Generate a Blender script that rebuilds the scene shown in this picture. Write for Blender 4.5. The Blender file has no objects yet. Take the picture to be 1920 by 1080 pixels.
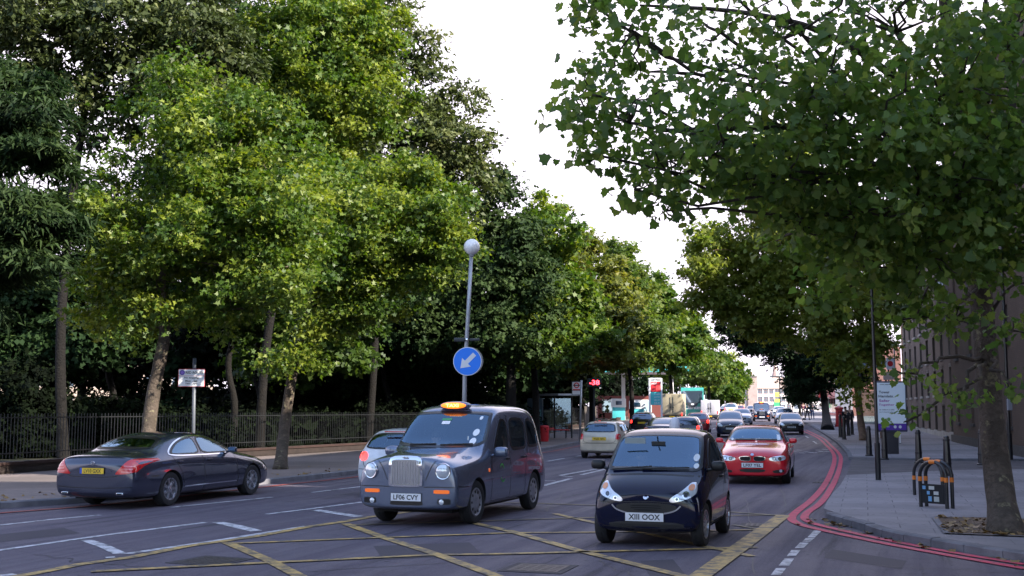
import bpy, bmesh, math, random
import numpy as np
from mathutils import Vector, Matrix
from mathutils.bvhtree import BVHTree
random.seed(7); RNG = np.random.default_rng(7)
R = math.radians; PI = math.pi

# ------------------------------------------------------------ camera
SC = bpy.context.scene
FPX, CAMH, PITCH = 2150.0, 1.84, math.atan(228/2150.0)
cam_d = bpy.data.cameras.new('camera'); cam = bpy.data.objects.new('camera', cam_d)
SC.collection.objects.link(cam); SC.camera = cam
cam.location = (0, 0, CAMH); cam.rotation_euler = (PI/2 + PITCH, 0, 0)
cam_d.sensor_width = 36; cam_d.lens = 36*FPX/1920; cam_d.clip_start = 0.1; cam_d.clip_end = 3000

# ------------------------------------------------------------ light
SUN_EL, SUN_AZ = 31.0, 121.0        # azimuth of the sun, degrees clockwise from +Y (the way the camera looks)
w = bpy.data.worlds.new('World'); SC.world = w; w.use_nodes = True
wn = w.node_tree.nodes; wl = w.node_tree.links
sky = wn.new('ShaderNodeTexSky'); sky.sky_type = 'NISHITA'; sky.sun_disc = False
sky.sun_elevation = R(SUN_EL); sky.sun_rotation = R(SUN_AZ)
sky.air_density = 1.2; sky.dust_density = 1.0; sky.ozone_density = 4.0
# thin bright cloud veil from the horizon up, opening to blue overhead
tcw = wn.new('ShaderNodeTexCoord'); spw = wn.new('ShaderNodeSeparateXYZ'); wl.new(tcw.outputs['Generated'], spw.inputs[0])
nzw = wn.new('ShaderNodeTexNoise'); nzw.inputs['Scale'].default_value = 2.2; nzw.inputs['Detail'].default_value = 6; wl.new(tcw.outputs['Generated'], nzw.inputs['Vector'])
adw = wn.new('ShaderNodeMath'); adw.operation = 'MULTIPLY_ADD'; wl.new(nzw.outputs['Fac'], adw.inputs[0]); adw.inputs[1].default_value = -.5; 
zyw = wn.new('ShaderNodeMath'); zyw.operation = 'MULTIPLY_ADD'; wl.new(spw.outputs[1], zyw.inputs[0]); zyw.inputs[1].default_value = -.32; wl.new(spw.outputs[2], zyw.inputs[2]); wl.new(zyw.outputs[0], adw.inputs[2])   # brightest ahead, clear blue behind
mrw = wn.new('ShaderNodeMapRange'); mrw.interpolation_type = 'SMOOTHSTEP'; wl.new(adw.outputs[0], mrw.inputs[0])
mrw.inputs[1].default_value = -.12; mrw.inputs[2].default_value = .28; mrw.inputs[3].default_value = 1.0; mrw.inputs[4].default_value = .14
mxw = wn.new('ShaderNodeMix'); mxw.data_type = 'RGBA'; wl.new(mrw.outputs[0], mxw.inputs[0]); wl.new(sky.outputs[0], mxw.inputs[6]); mxw.inputs[7].default_value = (3.75, 3.45, 4.0, 1)
wl.new(mxw.outputs[2], wn['Background'].inputs[0]); wn['Background'].inputs[1].default_value = 0.135
sun_d = bpy.data.lights.new('sun', 'SUN'); sun_d.energy = 3.7; sun_d.angle = R(0.5); sun_d.color = (1, .92, .80)
sun = bpy.data.objects.new('sun', sun_d); SC.collection.objects.link(sun)
sdir = Vector((math.sin(R(SUN_AZ))*math.cos(R(SUN_EL)), math.cos(R(SUN_AZ))*math.cos(R(SUN_EL)), math.sin(R(SUN_EL))))
sun.rotation_euler = (-sdir).to_track_quat('-Z', 'Y').to_euler(); sun.location = sdir*60
SC.view_settings.view_transform = 'Standard'; SC.view_settings.look = 'None'
SC.view_settings.exposure = 1.85; SC.view_settings.gamma = 1.0
SC.render.engine = 'CYCLES'
SC.cycles.max_bounces = 6; SC.cycles.diffuse_bounces = 3; SC.cycles.glossy_bounces = 3
SC.cycles.transmission_bounces = 4; SC.cycles.transparent_max_bounces = 12; SC.cycles.use_denoising = True

# ------------------------------------------------------------ ground profile and pixel -> place
def gz(y):
    pts = [(60, 0), (72, .13), (103, .52), (140, .85), (200, 1.15), (400, 1.3)]
    if y <= 60: return 0.0
    for (a, za), (b, zb) in zip(pts, pts[1:]):
        if y <= b: return za + (zb-za)*(y-a)/(b-a)
    return 1.3
def ray(u, v):
    p = PITCH
    return Vector((u-960, FPX*math.cos(p) - (540-v)*math.sin(p), FPX*math.sin(p) + (540-v)*math.cos(p)))
def at(u, v, y):                      # the point of the ray through photo pixel (u, v) at distance y
    d = ray(u, v); k = y/d.y
    return Vector((d.x*k, y, CAMH + d.z*k))
def G(u, v, z0=0.0):                  # the point of the ground under photo pixel (u, v)
    d = ray(u, v); z = z0
    for _ in range(30):
        if d.z > -0.5: d.z = -0.5
        k = (z-CAMH)/d.z; y = d.y*k; z = .5*z + .5*(gz(y)+z0)
    return Vector((d.x*k, y, gz(y)+z0))

# ------------------------------------------------------------ object helpers
def link(o, parent=None):
    SC.collection.objects.link(o)
    if parent is not None: o.parent = parent
    return o
def tag(o, label=None, cat=None, group=None, kind=None):
    if label: o['label'] = label
    if cat: o['category'] = cat
    if group: o['group'] = group
    if kind: o['kind'] = kind
    return o
def empty(name, loc=(0, 0, 0), rz=0, parent=None):
    o = bpy.data.objects.new(name, None); link(o, parent); o.location = loc; o.rotation_euler = (0, 0, rz)
    o.empty_display_size = .2
    return o
class MB:                             # collects shapes, then links them as ONE mesh object
    def __init__(s): s.v = []; s.f = []; s.m = []; s.mats = []
    def mi(s, mat):
        if mat is None: return 0
        if mat not in s.mats: s.mats.append(mat)
        return s.mats.index(mat)
    def add(s, vs, fs, mat=None, M=None):
        n = len(s.v); i = s.mi(mat)
        if M is not None: vs = [M @ Vector(v) for v in vs]
        s.v += [tuple(v) for v in vs]; s.f += [tuple(n+k for k in f) for f in fs]; s.m += [i]*len(fs)
        return s
    def box(s, c, d, mat=None, rz=0, M=None, bev=0.0):
        x, y, z = d[0]/2, d[1]/2, d[2]/2
        if bev > 0:
            b = min(bev, x*.9, y*.9, z*.9); vs = []; fs = []
            bm = bmesh.new(); bmesh.ops.create_cube(bm, size=1)
            for v in bm.verts: v.co = Vector((v.co.x*2*x, v.co.y*2*y, v.co.z*2*z))
            bmesh.ops.bevel(bm, geom=bm.edges[:], offset=b, segments=2, profile=.6, affect='EDGES')
            bm.verts.ensure_lookup_table()
            vs = [v.co.copy() for v in bm.verts]; fs = [[v.index for v in f.verts] for f in bm.faces]; bm.free()
        else:
            vs = [Vector(p) for p in ((-x,-y,-z),(x,-y,-z),(x,y,-z),(-x,y,-z),(-x,-y,z),(x,-y,z),(x,y,z),(-x,y,z))]
            fs = [(0,3,2,1),(4,5,6,7),(0,1,5,4),(1,2,6,5),(2,3,7,6),(3,0,4,7)]
        T = Matrix.Translation(c) @ Matrix.Rotation(rz, 4, 'Z')
        if M is not None: T = M @ T
        return s.add([T @ v for v in vs], fs, mat)
    def tube(s, pts, rad, mat=None, n=8, cap=True, M=None):
        pts = [Vector(p) for p in pts]
        rs = rad if hasattr(rad, '__len__') else [rad]*len(pts)
        vs = []; fs = []; up = None
        for i, p in enumerate(pts):
            t = (pts[min(i+1, len(pts)-1)] - pts[max(i-1, 0)]).normalized()
            if up is None:
                a = Vector((0, 0, 1)) if abs(t.z) < .9 else Vector((1, 0, 0))
                up = (a - t*a.dot(t)).normalized()
            else:
                up = (up - t*up.dot(t)); up = up.normalized() if up.length > 1e-6 else t.orthogonal().normalized()
            sd = t.cross(up)
            for k in range(n):
                an = 2*PI*k/n; vs.append(p + (up*math.cos(an) + sd*math.sin(an))*rs[i])
        for i in range(len(pts)-1):
            for k in range(n):
                k2 = (k+1) % n; fs.append((i*n+k, i*n+k2, (i+1)*n+k2, (i+1)*n+k))
        if cap: fs.append(tuple(range(n))[::-1]); fs.append(tuple((len(pts)-1)*n+k for k in range(n)))
        return s.add(vs, fs, mat, M)
    def lathe(s, prof, mat=None, n=24, M=None):      # prof: (radius, z) about Z
        vs = []; fs = []
        for r, z in prof:
            for k in range(n): a = 2*PI*k/n; vs.append((r*math.cos(a), r*math.sin(a), z))
        for i in range(len(prof)-1):
            for k in range(n): k2 = (k+1) % n; fs.append((i*n+k, i*n+k2, (i+1)*n+k2, (i+1)*n+k))
        if prof[0][0] > 1e-4: fs.append(tuple(range(n))[::-1])
        if prof[-1][0] > 1e-4: fs.append(tuple((len(prof)-1)*n+k for k in range(n)))
        return s.add(vs, fs, mat, M)
    def prism(s, outline, z0, z1, mat=None, M=None): # outline in XY, extruded along Z
        n = len(outline)
        vs = [(x, y, z0) for x, y in outline] + [(x, y, z1) for x, y in outline]
        fs = [tuple(range(n))[::-1], tuple(range(n, 2*n))] + [(k, (k+1) % n, n+(k+1) % n, n+k) for k in range(n)]
        return s.add(vs, fs, mat, M)
    def build(s, name, parent=None, smooth=False, mat=None, fix=True):
        me = bpy.data.meshes.new(name); me.from_pydata(s.v, [], s.f)
        for m in (s.mats or ([mat] if mat else [])): me.materials.append(m)
        if s.mats: me.polygons.foreach_set('material_index', s.m)
        if fix and len(s.v) < 60000:
            bm = bmesh.new(); bm.from_mesh(me); bmesh.ops.recalc_face_normals(bm, faces=bm.faces); bm.to_mesh(me); bm.free()
        me.polygons.foreach_set('use_smooth', [bool(smooth)]*len(me.polygons))
        if smooth and smooth is not True: me.set_sharp_from_angle(angle=R(smooth))
        me.update()
        return link(bpy.data.objects.new(name, me), parent)
_txt = {}
def text_geo(body, size, width=None):                # glyph outlines as filled faces in XY, centred
    if body in _txt: vs, fs = _txt[body]
    else:
        c = bpy.data.curves.new('t', 'FONT'); c.body = body; c.resolution_u = 3; c.offset = .022; c.align_x = 'CENTER'; c.align_y = 'CENTER'
        o = bpy.data.objects.new('t', c); SC.collection.objects.link(o)
        bpy.context.view_layer.update()
        me = bpy.data.meshes.new_from_object(o.evaluated_get(bpy.context.evaluated_depsgraph_get()))
        vs = [v.co.copy() for v in me.vertices]; fs = [tuple(p.vertices) for p in me.polygons]
        bpy.data.objects.remove(o); bpy.data.meshes.remove(me); bpy.data.curves.remove(c)
        xs = [v.x for v in vs]; ys = [v.y for v in vs]; cx = (min(xs)+max(xs))/2; cy = (min(ys)+max(ys))/2
        vs = [Vector((v.x-cx, v.y-cy, 0)) for v in vs]; _txt[body] = (vs, fs)
    xs = [v.x for v in vs]; ys = [v.y for v in vs]; hx = max(xs)-min(xs); hy = max(ys)-min(ys)
    sy = size/hy; sx = (width/hx) if width else sy
    return [Vector((v.x*sx, v.y*sy, 0)) for v in vs], fs
def add_text(mb, body, size, mat, M, width=None):
    vs, fs = text_geo(body, size, width); return mb.add([M @ v for v in vs], fs, mat)
def frame(c, xdir, ydir):                            # matrix whose X runs along xdir, Y along ydir, Z out of the face
    x = Vector(xdir).normalized(); y = Vector(ydir); y = (y - x*y.dot(x)).normalized(); z = x.cross(y)
    return Matrix.Translation(c) @ Matrix((x, y, z)).transposed().to_4x4()
def copy_tree(o, parent=None):
    c = o.copy(); link(c, parent)
    for ch in o.children: copy_tree(ch, c)
    return c

# ------------------------------------------------------------ materials
_mats = {}
def mat(name, col, rough=.6, metal=0.0, spec=.5, coat=0.0, emit=None, es=0.0, var=0.0, vs=8.0, bump=0.0, bs=60.0, col2=None, alpha=None):
    if name in _mats: return _mats[name]
    m = bpy.data.materials.new(name); m.use_nodes = True; nt = m.node_tree; b = nt.nodes['Principled BSDF']
    c = tuple(col)+(1,)
    b.inputs['Base Color'].default_value = c; b.inputs['Roughness'].default_value = rough
    b.inputs['Metallic'].default_value = metal; b.inputs['Specular IOR Level'].default_value = spec
    b.inputs['Coat Weight'].default_value = coat; b.inputs['Coat Roughness'].default_value = .04
    if emit: b.inputs['Emission Color'].default_value = tuple(emit)+(1,); b.inputs['Emission Strength'].default_value = es
    if var > 0 or bump > 0:
        tc = nt.nodes.new('ShaderNodeTexCoord')
    if var > 0:
        n = nt.nodes.new('ShaderNodeTexNoise'); n.inputs['Scale'].default_value = vs; n.inputs['Detail'].default_value = 6
        n.inputs['Roughness'].default_value = .62
        nt.links.new(tc.outputs['Object'], n.inputs['Vector'])
        mx = nt.nodes.new('ShaderNodeMix'); mx.data_type = 'RGBA'
        c2 = tuple(col2)+(1,) if col2 else tuple(x*(1-var) for x in col)+(1,)
        rmp = nt.nodes.new('ShaderNodeMapRange'); rmp.inputs[1].default_value = .35; rmp.inputs[2].default_value = .65
        nt.links.new(n.outputs['Fac'], rmp.inputs[0]); nt.links.new(rmp.outputs[0], mx.inputs[0])
        mx.inputs[6].default_value = c; mx.inputs[7].default_value = c2
        nt.links.new(mx.outputs[2], b.inputs['Base Color'])
        r2 = nt.nodes.new('ShaderNodeMapRange'); r2.inputs[3].default_value = max(0, rough-.06); r2.inputs[4].default_value = min(1, rough+.06)
        nt.links.new(n.outputs['Fac'], r2.inputs[0]); nt.links.new(r2.outputs[0], b.inputs['Roughness'])
    if bump > 0:
        n2 = nt.nodes.new('ShaderNodeTexNoise'); n2.inputs['Scale'].default_value = bs; n2.inputs['Detail'].default_value = 4
        nt.links.new(tc.outputs['Object'], n2.inputs['Vector'])
        bp = nt.nodes.new('ShaderNodeBump'); bp.inputs['Strength'].default_value = bump; bp.inputs['Distance'].default_value = .02
        nt.links.new(n2.outputs['Fac'], bp.inputs['Height']); nt.links.new(bp.outputs[0], b.inputs['Normal'])
    _mats[name] = m
    return m
def paint(name, col, metal=.55, rough=.32, dirt=.25):
    m = mat(name, col, rough, metal, .5, 1.0, var=dirt, vs=2.2)
    nt = m.node_tree; b = nt.nodes['Principled BSDF']
    if 'in' not in m:                                 # the inside of the shell is dark trim
        m['in'] = 1
        g = nt.nodes.new('ShaderNodeNewGeometry'); d = nt.nodes.new('ShaderNodeBsdfDiffuse'); d.inputs[0].default_value = (.03, .03, .032, 1)
        mx = nt.nodes.new('ShaderNodeMixShader'); out = nt.nodes['Material Output']
        nt.links.new(g.outputs['Backfacing'], mx.inputs[0]); nt.links.new(b.outputs[0], mx.inputs[1]); nt.links.new(d.outputs[0], mx.inputs[2])
        nt.links.new(mx.outputs[0], out.inputs[0])
        b.inputs['Coat Roughness'].default_value = .03
    return m
def glass_mat(name, tint=(.55, .62, .6), ior=1.5, extra=.08):
    if name in _mats: return _mats[name]
    m = bpy.data.materials.new(name); m.use_nodes = True; nt = m.node_tree; nt.nodes.remove(nt.nodes['Principled BSDF'])
    t = nt.nodes.new('ShaderNodeBsdfTransparent'); t.inputs[0].default_value = tuple(tint)+(1,)
    g = nt.nodes.new('ShaderNodeBsdfGlossy'); g.inputs['Roughness'].default_value = .03; g.inputs[0].default_value = (.50, .74, 1, 1)
    f = nt.nodes.new('ShaderNodeFresnel'); f.inputs[0].default_value = ior
    a = nt.nodes.new('ShaderNodeMath'); a.operation = 'ADD'; a.inputs[1].default_value = extra; a.use_clamp = True
    mx = nt.nodes.new('ShaderNodeMixShader')
    nt.links.new(f.outputs[0], a.inputs[0]); nt.links.new(a.outputs[0], mx.inputs[0])
    nt.links.new(t.outputs[0], mx.inputs[1]); nt.links.new(g.outputs[0], mx.inputs[2])
    nt.links.new(mx.outputs[0], nt.nodes['Material Output'].inputs[0])
    _mats[name] = m
    return m
BLACK = mat('black_plastic', (.012, .012, .014), .45, var=.3)
TRIM = mat('black_trim', (.01, .01, .011), .3)
RUBBER = mat('tyre_rubber', (.016, .016, .018), .8, var=.4, vs=20)
ALLOY = mat('alloy', (.55, .56, .6), .28, .9, var=.3, vs=12)
CHROME = mat('chrome', (.8, .8, .83), .12, 1.0)
COVER = mat('wheel_cover', (.36, .36, .4), .4, .5, var=.3, vs=10)
WELL = mat('wheel_well', (.008, .008, .009), .9)
DKGLASS = mat('dark_window_glass', (.10, .14, .20), .05, .6, 1.0, 1.0)
CLEAR = glass_mat('clear_window_glass', (.74, .82, .79), 1.5, .17)
CLEARB = glass_mat('blue_reflecting_glass', (.58, .68, .68), 1.5, .21)
LAMPG = mat('lamp_lens', (.72, .75, .8), .08, .35, .8, 1.0)
LAMPD = mat('lamp_inner', (.12, .13, .15), .15, .7)
ORANGE = mat('orange_lens', (.9, .16, .015), .15, 0, .6, .8, emit=(1, .2, .03), es=.12)
AMBER = mat('amber_lens', (.75, .25, .06), .15, 0, .6, .8)
RED = mat('red_lens', (.62, .015, .02), .12, 0, .6, 1.0)
REDLIT = mat('red_lamp_lit', (.8, .02, .02), .2, 0, .6, 1.0, emit=(1, .03, .02), es=1.2)
PLW = mat('plate_white', (.78, .78, .8), .4)
PLY = mat('plate_yellow', (.85, .55, .03), .4)
INK = mat('plate_ink', (.01, .01, .012), .5)
WHITE = mat('white_sticker', (.8, .82, .84), .5)
SEAT = mat('seat_fabric', (.035, .035, .04), .85, var=.3)
GREYIN = mat('cabin_trim', (.025, .025, .028), .8)
# ------------------------------------------------------------ car kit
def chaikin(pts, it=2, closed=True):
    pts = [Vector(p) for p in pts]
    for _ in range(it):
        q = []
        n = len(pts)
        for i in range(n if closed else n-1):
            a = pts[i]; b = pts[(i+1) % n]; q += [a*.75+b*.25, a*.25+b*.75]
        if not closed: q = [pts[0]] + q + [pts[-1]]
        pts = q
    return pts
class Car:
    """local frame: x forward (front bumper at x=0, tail at x=-L), y left, z up"""
    def __init__(s, st, paintm, wheels, wr, sub=3, capz=None, L=None, holes=True):
        # st: stations (s, zb, zm, zsh, w, (yb,zb), (yr,zr), (ye,ze), zt)
        s.L = st[-1][0]; s.paint = paintm; s.sub = sub; s.holes = []
        bm = bmesh.new(); rows = []
        for (d, z0, zm, zs, w, b, r, e, zt) in st:
            x = -d; half = [(0, z0), (w*.86, z0), (w*.965, z0+.07), (w, zm), (w*.985, zs), b, r, e, (e[0]*.5, zt-(zt-e[1])*.25)]
            ring = [bm.verts.new((x, y, z)) for y, z in half] + [bm.verts.new((x, 0, zt))]
            ring += [bm.verts.new((x, -y, z)) for y, z in half[:0:-1]]
            rows.append(ring)
        n = len(rows[0])
        for a, c in zip(rows, rows[1:]):
            for k in range(n):
                k2 = (k+1) % n; bm.faces.new((a[k], a[k2], c[k2], c[k]))
        for ring, flip in ((rows[0], False), (rows[-1], True)):
            # close the ends with strips from side to side
            m = n//2
            for k in range(m):
                l0, l1 = ring[k], ring[k+1]; r0, r1 = ring[(n-k) % n], ring[n-k-1]
                vs = [l0, l1, r1, r0]; u = []
                for q in vs:
                    if q not in u: u.append(q)
                if len(u) >= 3:
                    try: bm.faces.new(u if flip else u[::-1])
                    except ValueError: pass
        bmesh.ops.recalc_face_normals(bm, faces=bm.faces)
        me = bpy.data.meshes.new('tmp'); bm.to_mesh(me); bm.free()
        me.materials.append(paintm); me.materials.append(WELL)
        o = bpy.data.objects.new('tmp', me); SC.collection.objects.link(o)
        md = o.modifiers.new('s', 'SUBSURF'); md.levels = sub; md.render_levels = sub
        cut = MB()
        for (wx, wy) in wheels:
            for sd in (1, -1):
                M = Matrix.Translation((-wx, sd*wy, wr)) @ Matrix.Rotation(PI/2, 4, 'X')
                cut.lathe([(wr*1.13, -.24), (wr*1.13, .24)], WELL, 28, M)
        co = cut.build('cut'); md = o.modifiers.new('b', 'BOOLEAN'); md.object = co; md.operation = 'DIFFERENCE'; md.solver = 'EXACT'
        try: md.material_mode = 'TRANSFER'
        except Exception: pass
        bpy.context.view_layer.update()
        s.me = bpy.data.meshes.new_from_object(o.evaluated_get(bpy.context.evaluated_depsgraph_get()))
        bpy.data.objects.remove(o); bpy.data.objects.remove(co)
        s.bm = bmesh.new(); s.bm.from_mesh(s.me)
        s.bvh = BVHTree.FromBMesh(s.bm)
        s.parts = []
    AX = {'F': (Vector((1, 0, 0)), lambda a, b: Vector((3, a, b))), 'B': (Vector((-1, 0, 0)), lambda a, b: Vector((-9, a, b))),
          'L': (Vector((0, 1, 0)), lambda a, b: Vector((a, 3, b))), 'R': (Vector((0, -1, 0)), lambda a, b: Vector((a, -3, b))),
          'T': (Vector((0, 0, 1)), lambda a, b: Vector((a, b, 4)))}
    def hit(s, ax, a, b):
        out, f = s.AX[ax]; o = f(a, b); h = s.bvh.ray_cast(o, -out)
        if h[0] is None:
            q = s.bvh.find_nearest(o - out*(3 if ax != 'B' else 5)); return q[0], q[1]
        return h[0], h[1]
    def patch(s, mb, ax, outline, off, m, step=.06, smooth=2, skirt=.03, inner=None, back=None):
        out = s.AX[ax][0]
        pts = chaikin([(a, b, 0) for a, b in outline], smooth) if smooth else [Vector((a, b, 0)) for a, b in outline]
        bm = bmesh.new(); vs = [bm.verts.new(p) for p in pts]
        if inner:
            ip = [Vector((a, b, 0)) for a, b in inner]; iv = [bm.verts.new(p) for p in ip]; n = len(vs)
            for k in range(n): bm.faces.new((vs[k], vs[(k+1) % n], iv[(k+1) % n], iv[k]))
        else: bm.faces.new(vs)
        xs = [p.x for p in pts]; ys = [p.y for p in pts]
        if not inner:
            for i in range(1, int((max(xs)-min(xs))/step)+1):
                bmesh.ops.bisect_plane(bm, geom=bm.verts[:]+bm.edges[:]+bm.faces[:], plane_co=(min(xs)+i*step, 0, 0), plane_no=(1, 0, 0))
            for i in range(1, int((max(ys)-min(ys))/step)+1):
                bmesh.ops.bisect_plane(bm, geom=bm.verts[:]+bm.edges[:]+bm.faces[:], plane_co=(0, min(ys)+i*step, 0), plane_no=(0, 1, 0))
        for v in bm.verts:
            p, nn = s.hit(ax, v.co.x, v.co.y)
            if nn is None: nn = out
            if nn.dot(out) < 0: nn = -nn
            v.co = p + (nn*.7+out*.3)*off
        bm.normal_update()
        for f in bm.faces:
            if f.normal.dot(out) < 0: f.normal_flip()
        if skirt:
            be = [e for e in bm.edges if e.is_boundary]
            r = bmesh.ops.extrude_edge_only(bm, edges=be)
            for g in r['geom']:
                if isinstance(g, bmesh.types.BMVert): g.co -= out*skirt
        bm.verts.index_update()
        mb.add([v.co.copy() for v in bm.verts], [[v.index for v in f.verts] for f in bm.faces], m)
        bm.free()
        return mb
    @staticmethod
    def shrink(pts, d):                     # inset a closed smoothed outline
        n = len(pts); area = sum(pts[i].x*pts[(i+1) % n].y - pts[(i+1) % n].x*pts[i].y for i in range(n)); sg = 1 if area > 0 else -1
        q = []
        for i in range(n):
            t = (pts[(i+1) % n]-pts[i-1]); nrm = Vector((-t.y, t.x, 0)).normalized()*sg; q.append(pts[i]+nrm*d)
        return q
    def window(s, root, name, ax, outline, border=.045, smooth=2, glass=None, seal=None, off=.004, label=None):
        """a pane with its black seal; the shell behind it is cut away"""
        pts = chaikin([(a, b, 0) for a, b in outline], smooth)
        inn = s.shrink(pts, border)
        g = MB(); s.patch(g, ax, [(p.x, p.y) for p in s.shrink(pts, border*.6)], off, glass or CLEAR, .07, 0, 0)
        o = g.build(name, root, True, fix=False)
        f = MB(); s.patch(f, ax, [(p.x, p.y) for p in pts], off+.003, seal or TRIM, .06, 0, .012, inner=[(p.x, p.y) for p in inn])
        f.build('window_seal', o, 40)
        s.holes.append((ax, [(p.x, p.y) for p in s.shrink(pts, border*.45)]))
        if label: o['label'] = label
        return o
    def finish(s, root):
        def inside(x, y, poly):
            c = False; n = len(poly)
            for i in range(n):
                x1, y1 = poly[i]; x2, y2 = poly[i-1]
                if (y1 > y) != (y2 > y) and x < (x2-x1)*(y-y1)/(y2-y1)+x1: c = not c
            return c
        kill = set()
        for ax, poly in s.holes:
            out = s.AX[ax][0]
            for f in s.bm.faces:
                n = f.normal
                if n.dot(out) < .12 or f.material_index == 1: continue
                ok = True
                for v in f.verts:
                    c = v.co
                    a, b = (c.y, c.z) if ax in 'FB' else ((c.x, c.z) if ax in 'LR' else (c.x, c.y))
                    if not inside(a, b, poly): ok = False; break
                if ok: kill.add(f)
        bmesh.ops.delete(s.bm, geom=list(kill), context='FACES')
        for f in s.bm.faces: f.smooth = True
        s.bm.to_mesh(s.me); s.me.name = 'body'
        s.me.set_sharp_from_angle(angle=R(38))
        o = link(bpy.data.objects.new('body', s.me), root); s.bm.free()
        return o
    def line(s, mb, ax, pts, wd=.007, m=None, off=.003, it=2):
        """a narrow gap or strip that follows the surface"""
        wd = max(wd, .012); pts = chaikin([(a, b, 0) for a, b in pts], it, False); q = []
        for a, b in zip(pts, pts[1:]):
            k = max(1, int((b-a).length/.05))
            q += [a+(b-a)*i/k for i in range(k)]
        q.append(pts[-1]); out = s.AX[ax][0]; vs = []; fs = []
        for i, p in enumerate(q):
            t = (q[min(i+1, len(q)-1)]-q[max(i-1, 0)]).normalized(); nrm = Vector((-t.y, t.x, 0))*wd/2
            for sg in (1, -1):
                h, nn = s.hit(ax, p.x+nrm.x*sg, p.y+nrm.y*sg); vs.append(h+out*off)
        for i in range(len(q)-1): fs.append((2*i, 2*i+1, 2*i+3, 2*i+2))
        return mb.add(vs, fs, m or TRIM)
def rrect(cy, cz, w, h): return [(cy-w/2, cz-h/2), (cy, cz-h/2), (cy+w/2, cz-h/2), (cy+w/2, cz), (cy+w/2, cz+h/2), (cy, cz+h/2), (cy-w/2, cz+h/2), (cy-w/2, cz)]
def circ(cy, cz, r, n=20, rz=None): return [(cy+r*math.cos(2*PI*k/n), cz+(rz or r)*math.sin(2*PI*k/n)) for k in range(n)]
def make_wheel(root, x, y, r, wd, style, steer=0.0):
    sd = 1 if y > 0 else -1
    wh = empty('wheel', (x, y, r), steer, root)
    M = Matrix.Rotation(-PI/2*sd, 4, 'X')            # local +z -> outward
    t = MB(); h = wd/2
    t.lathe([(r*.64, -h*.8), (r*.8, -h), (r*.95, -h*.92), (r, -h*.6), (r, -h*.2), (r*.985, -h*.18), (r*.985, -h*.12), (r, -h*.1), (r, h*.6), (r*.95, h*.92), (r*.8, h), (r*.66, h*.86), (r*.63, h*.6)], RUBBER, 36, M)
    t.build('tyre', wh, 50)
    m = MB(); rr = r*.655; z = h*.7
    if style == 'cover':
        m.lathe([(rr, h*.55), (rr, h*.86), (rr*.93, h*.93), (rr*.8, z), (rr*.45, h*.9), (rr*.28, h*1.02), (0, h*1.05)], COVER, 32, M)
        for k in range(9):
            a = 2*PI*k/9; T = M @ Matrix.Rotation(a, 4, 'Z') @ Matrix.Translation((rr*.72, 0, h*.83))
            m.box((0, 0, 0), (rr*.2, rr*.16, .012), TRIM, M=T, bev=.005)
    else:
        m.lathe([(rr, -h*.5), (rr, h*.88), (rr*.92, h*.86), (rr*.88, h*.3), (rr*.85, -h*.3), (0, -h*.32)], WELL if style == 'dark' else ALLOY, 32, M)
        m.lathe([(rr*.86, -h*.1), (rr*.85, h*.02), (0, h*.02)], WELL, 24, M)
        m.lathe([(rr*1.0, h*.6), (rr*1.0, h*.92), (rr*.9, h*.9), (rr*.88, h*.5)], ALLOY, 32, M)
        ns = int(style[5:]) if style.startswith('spoke') else 5
        for k in range(ns):
            a = 2*PI*k/ns; T = M @ Matrix.Rotation(a, 4, 'Z')
            m.prism([(rr*.1, -rr*.12), (rr*.9, -rr*.085*(8/ns)), (rr*.9, rr*.085*(8/ns)), (rr*.1, rr*.12)], h*.5, h*.8, ALLOY, T)
        m.lathe([(rr*.26, h*.3), (rr*.26, h*.84), (rr*.16, h*.9), (0, h*.9)], ALLOY, 20, M)
    m.build('rim', wh, 35)
    return wh
def plate(root, c, n_dir, text, yellow=False, w=.52, h=.112, blue=False):
    n_dir = Vector(n_dir).normalized(); up = Vector((0, 0, 1)); x = up.cross(n_dir)
    M = frame(c, x, up); mb = MB(); mb.box((0, 0, 0), (w+.012, h+.012, .01), BLACK, M=M); mb.box((0, 0, .005), (w, h, .006), PLY if yellow else PLW, M=M)
    if text: add_text(mb, text, h*.68, INK, M @ Matrix.Translation((.015 if blue else 0, 0, .010)), w*(.72 if blue else .83))
    if blue: mb.box((-w/2+.022, 0, .0085), (.044, h, .002), mat('plate_blue', (.02, .08, .5), .4), M=M)
    return mb.build('number_plate', root)
def mirrorshape(mb, c, m, sd, d=(.13, .22, .14)):
    T = Matrix.Translation(c) @ Matrix.Diagonal((d[0]/2, d[1]/2, d[2]/2, 1))
    vs = []; fs = []; n = 16; k = 8
    for i in range(k+1):
        a = PI*i/k - PI/2
        for j in range(n):
            b = 2*PI*j/n
            def sp(t, e): return math.copysign(abs(t)**e, t)
            vs.append(T @ Vector((sp(math.cos(a), .6)*sp(math.cos(b), .7), sp(math.cos(a), .6)*sp(math.sin(b), .7), sp(math.sin(a), .7))))
    for i in range(k):
        for j in range(n): fs.append((i*n+j, i*n+(j+1) % n, (i+1)*n+(j+1) % n, (i+1)*n+j))
    mb.add(vs, fs, m)
def door_mirror(root, car, x, z, m, w, d=(.13, .22, .14), sides=(1, -1)):
    for sd in sides:
        mb = MB(); mirrorshape(mb, (x, sd*(w+.02+d[1]/2), z+.02), m, sd, d)
        mb.tube([(x+.02, sd*(w-.12), z-.06), (x+.01, sd*(w+.02), z-.03), (x, sd*(w+.1), z)], [.03, .022, .02], m if m is not BLACK else BLACK, 8)
        mb.box((x-d[0]/2+.004, sd*(w+.02+d[1]/2), z+.02), (.012, d[1]*.78, d[2]*.7), DKGLASS)
        mb.build('door_mirror', root, 40)
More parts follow.
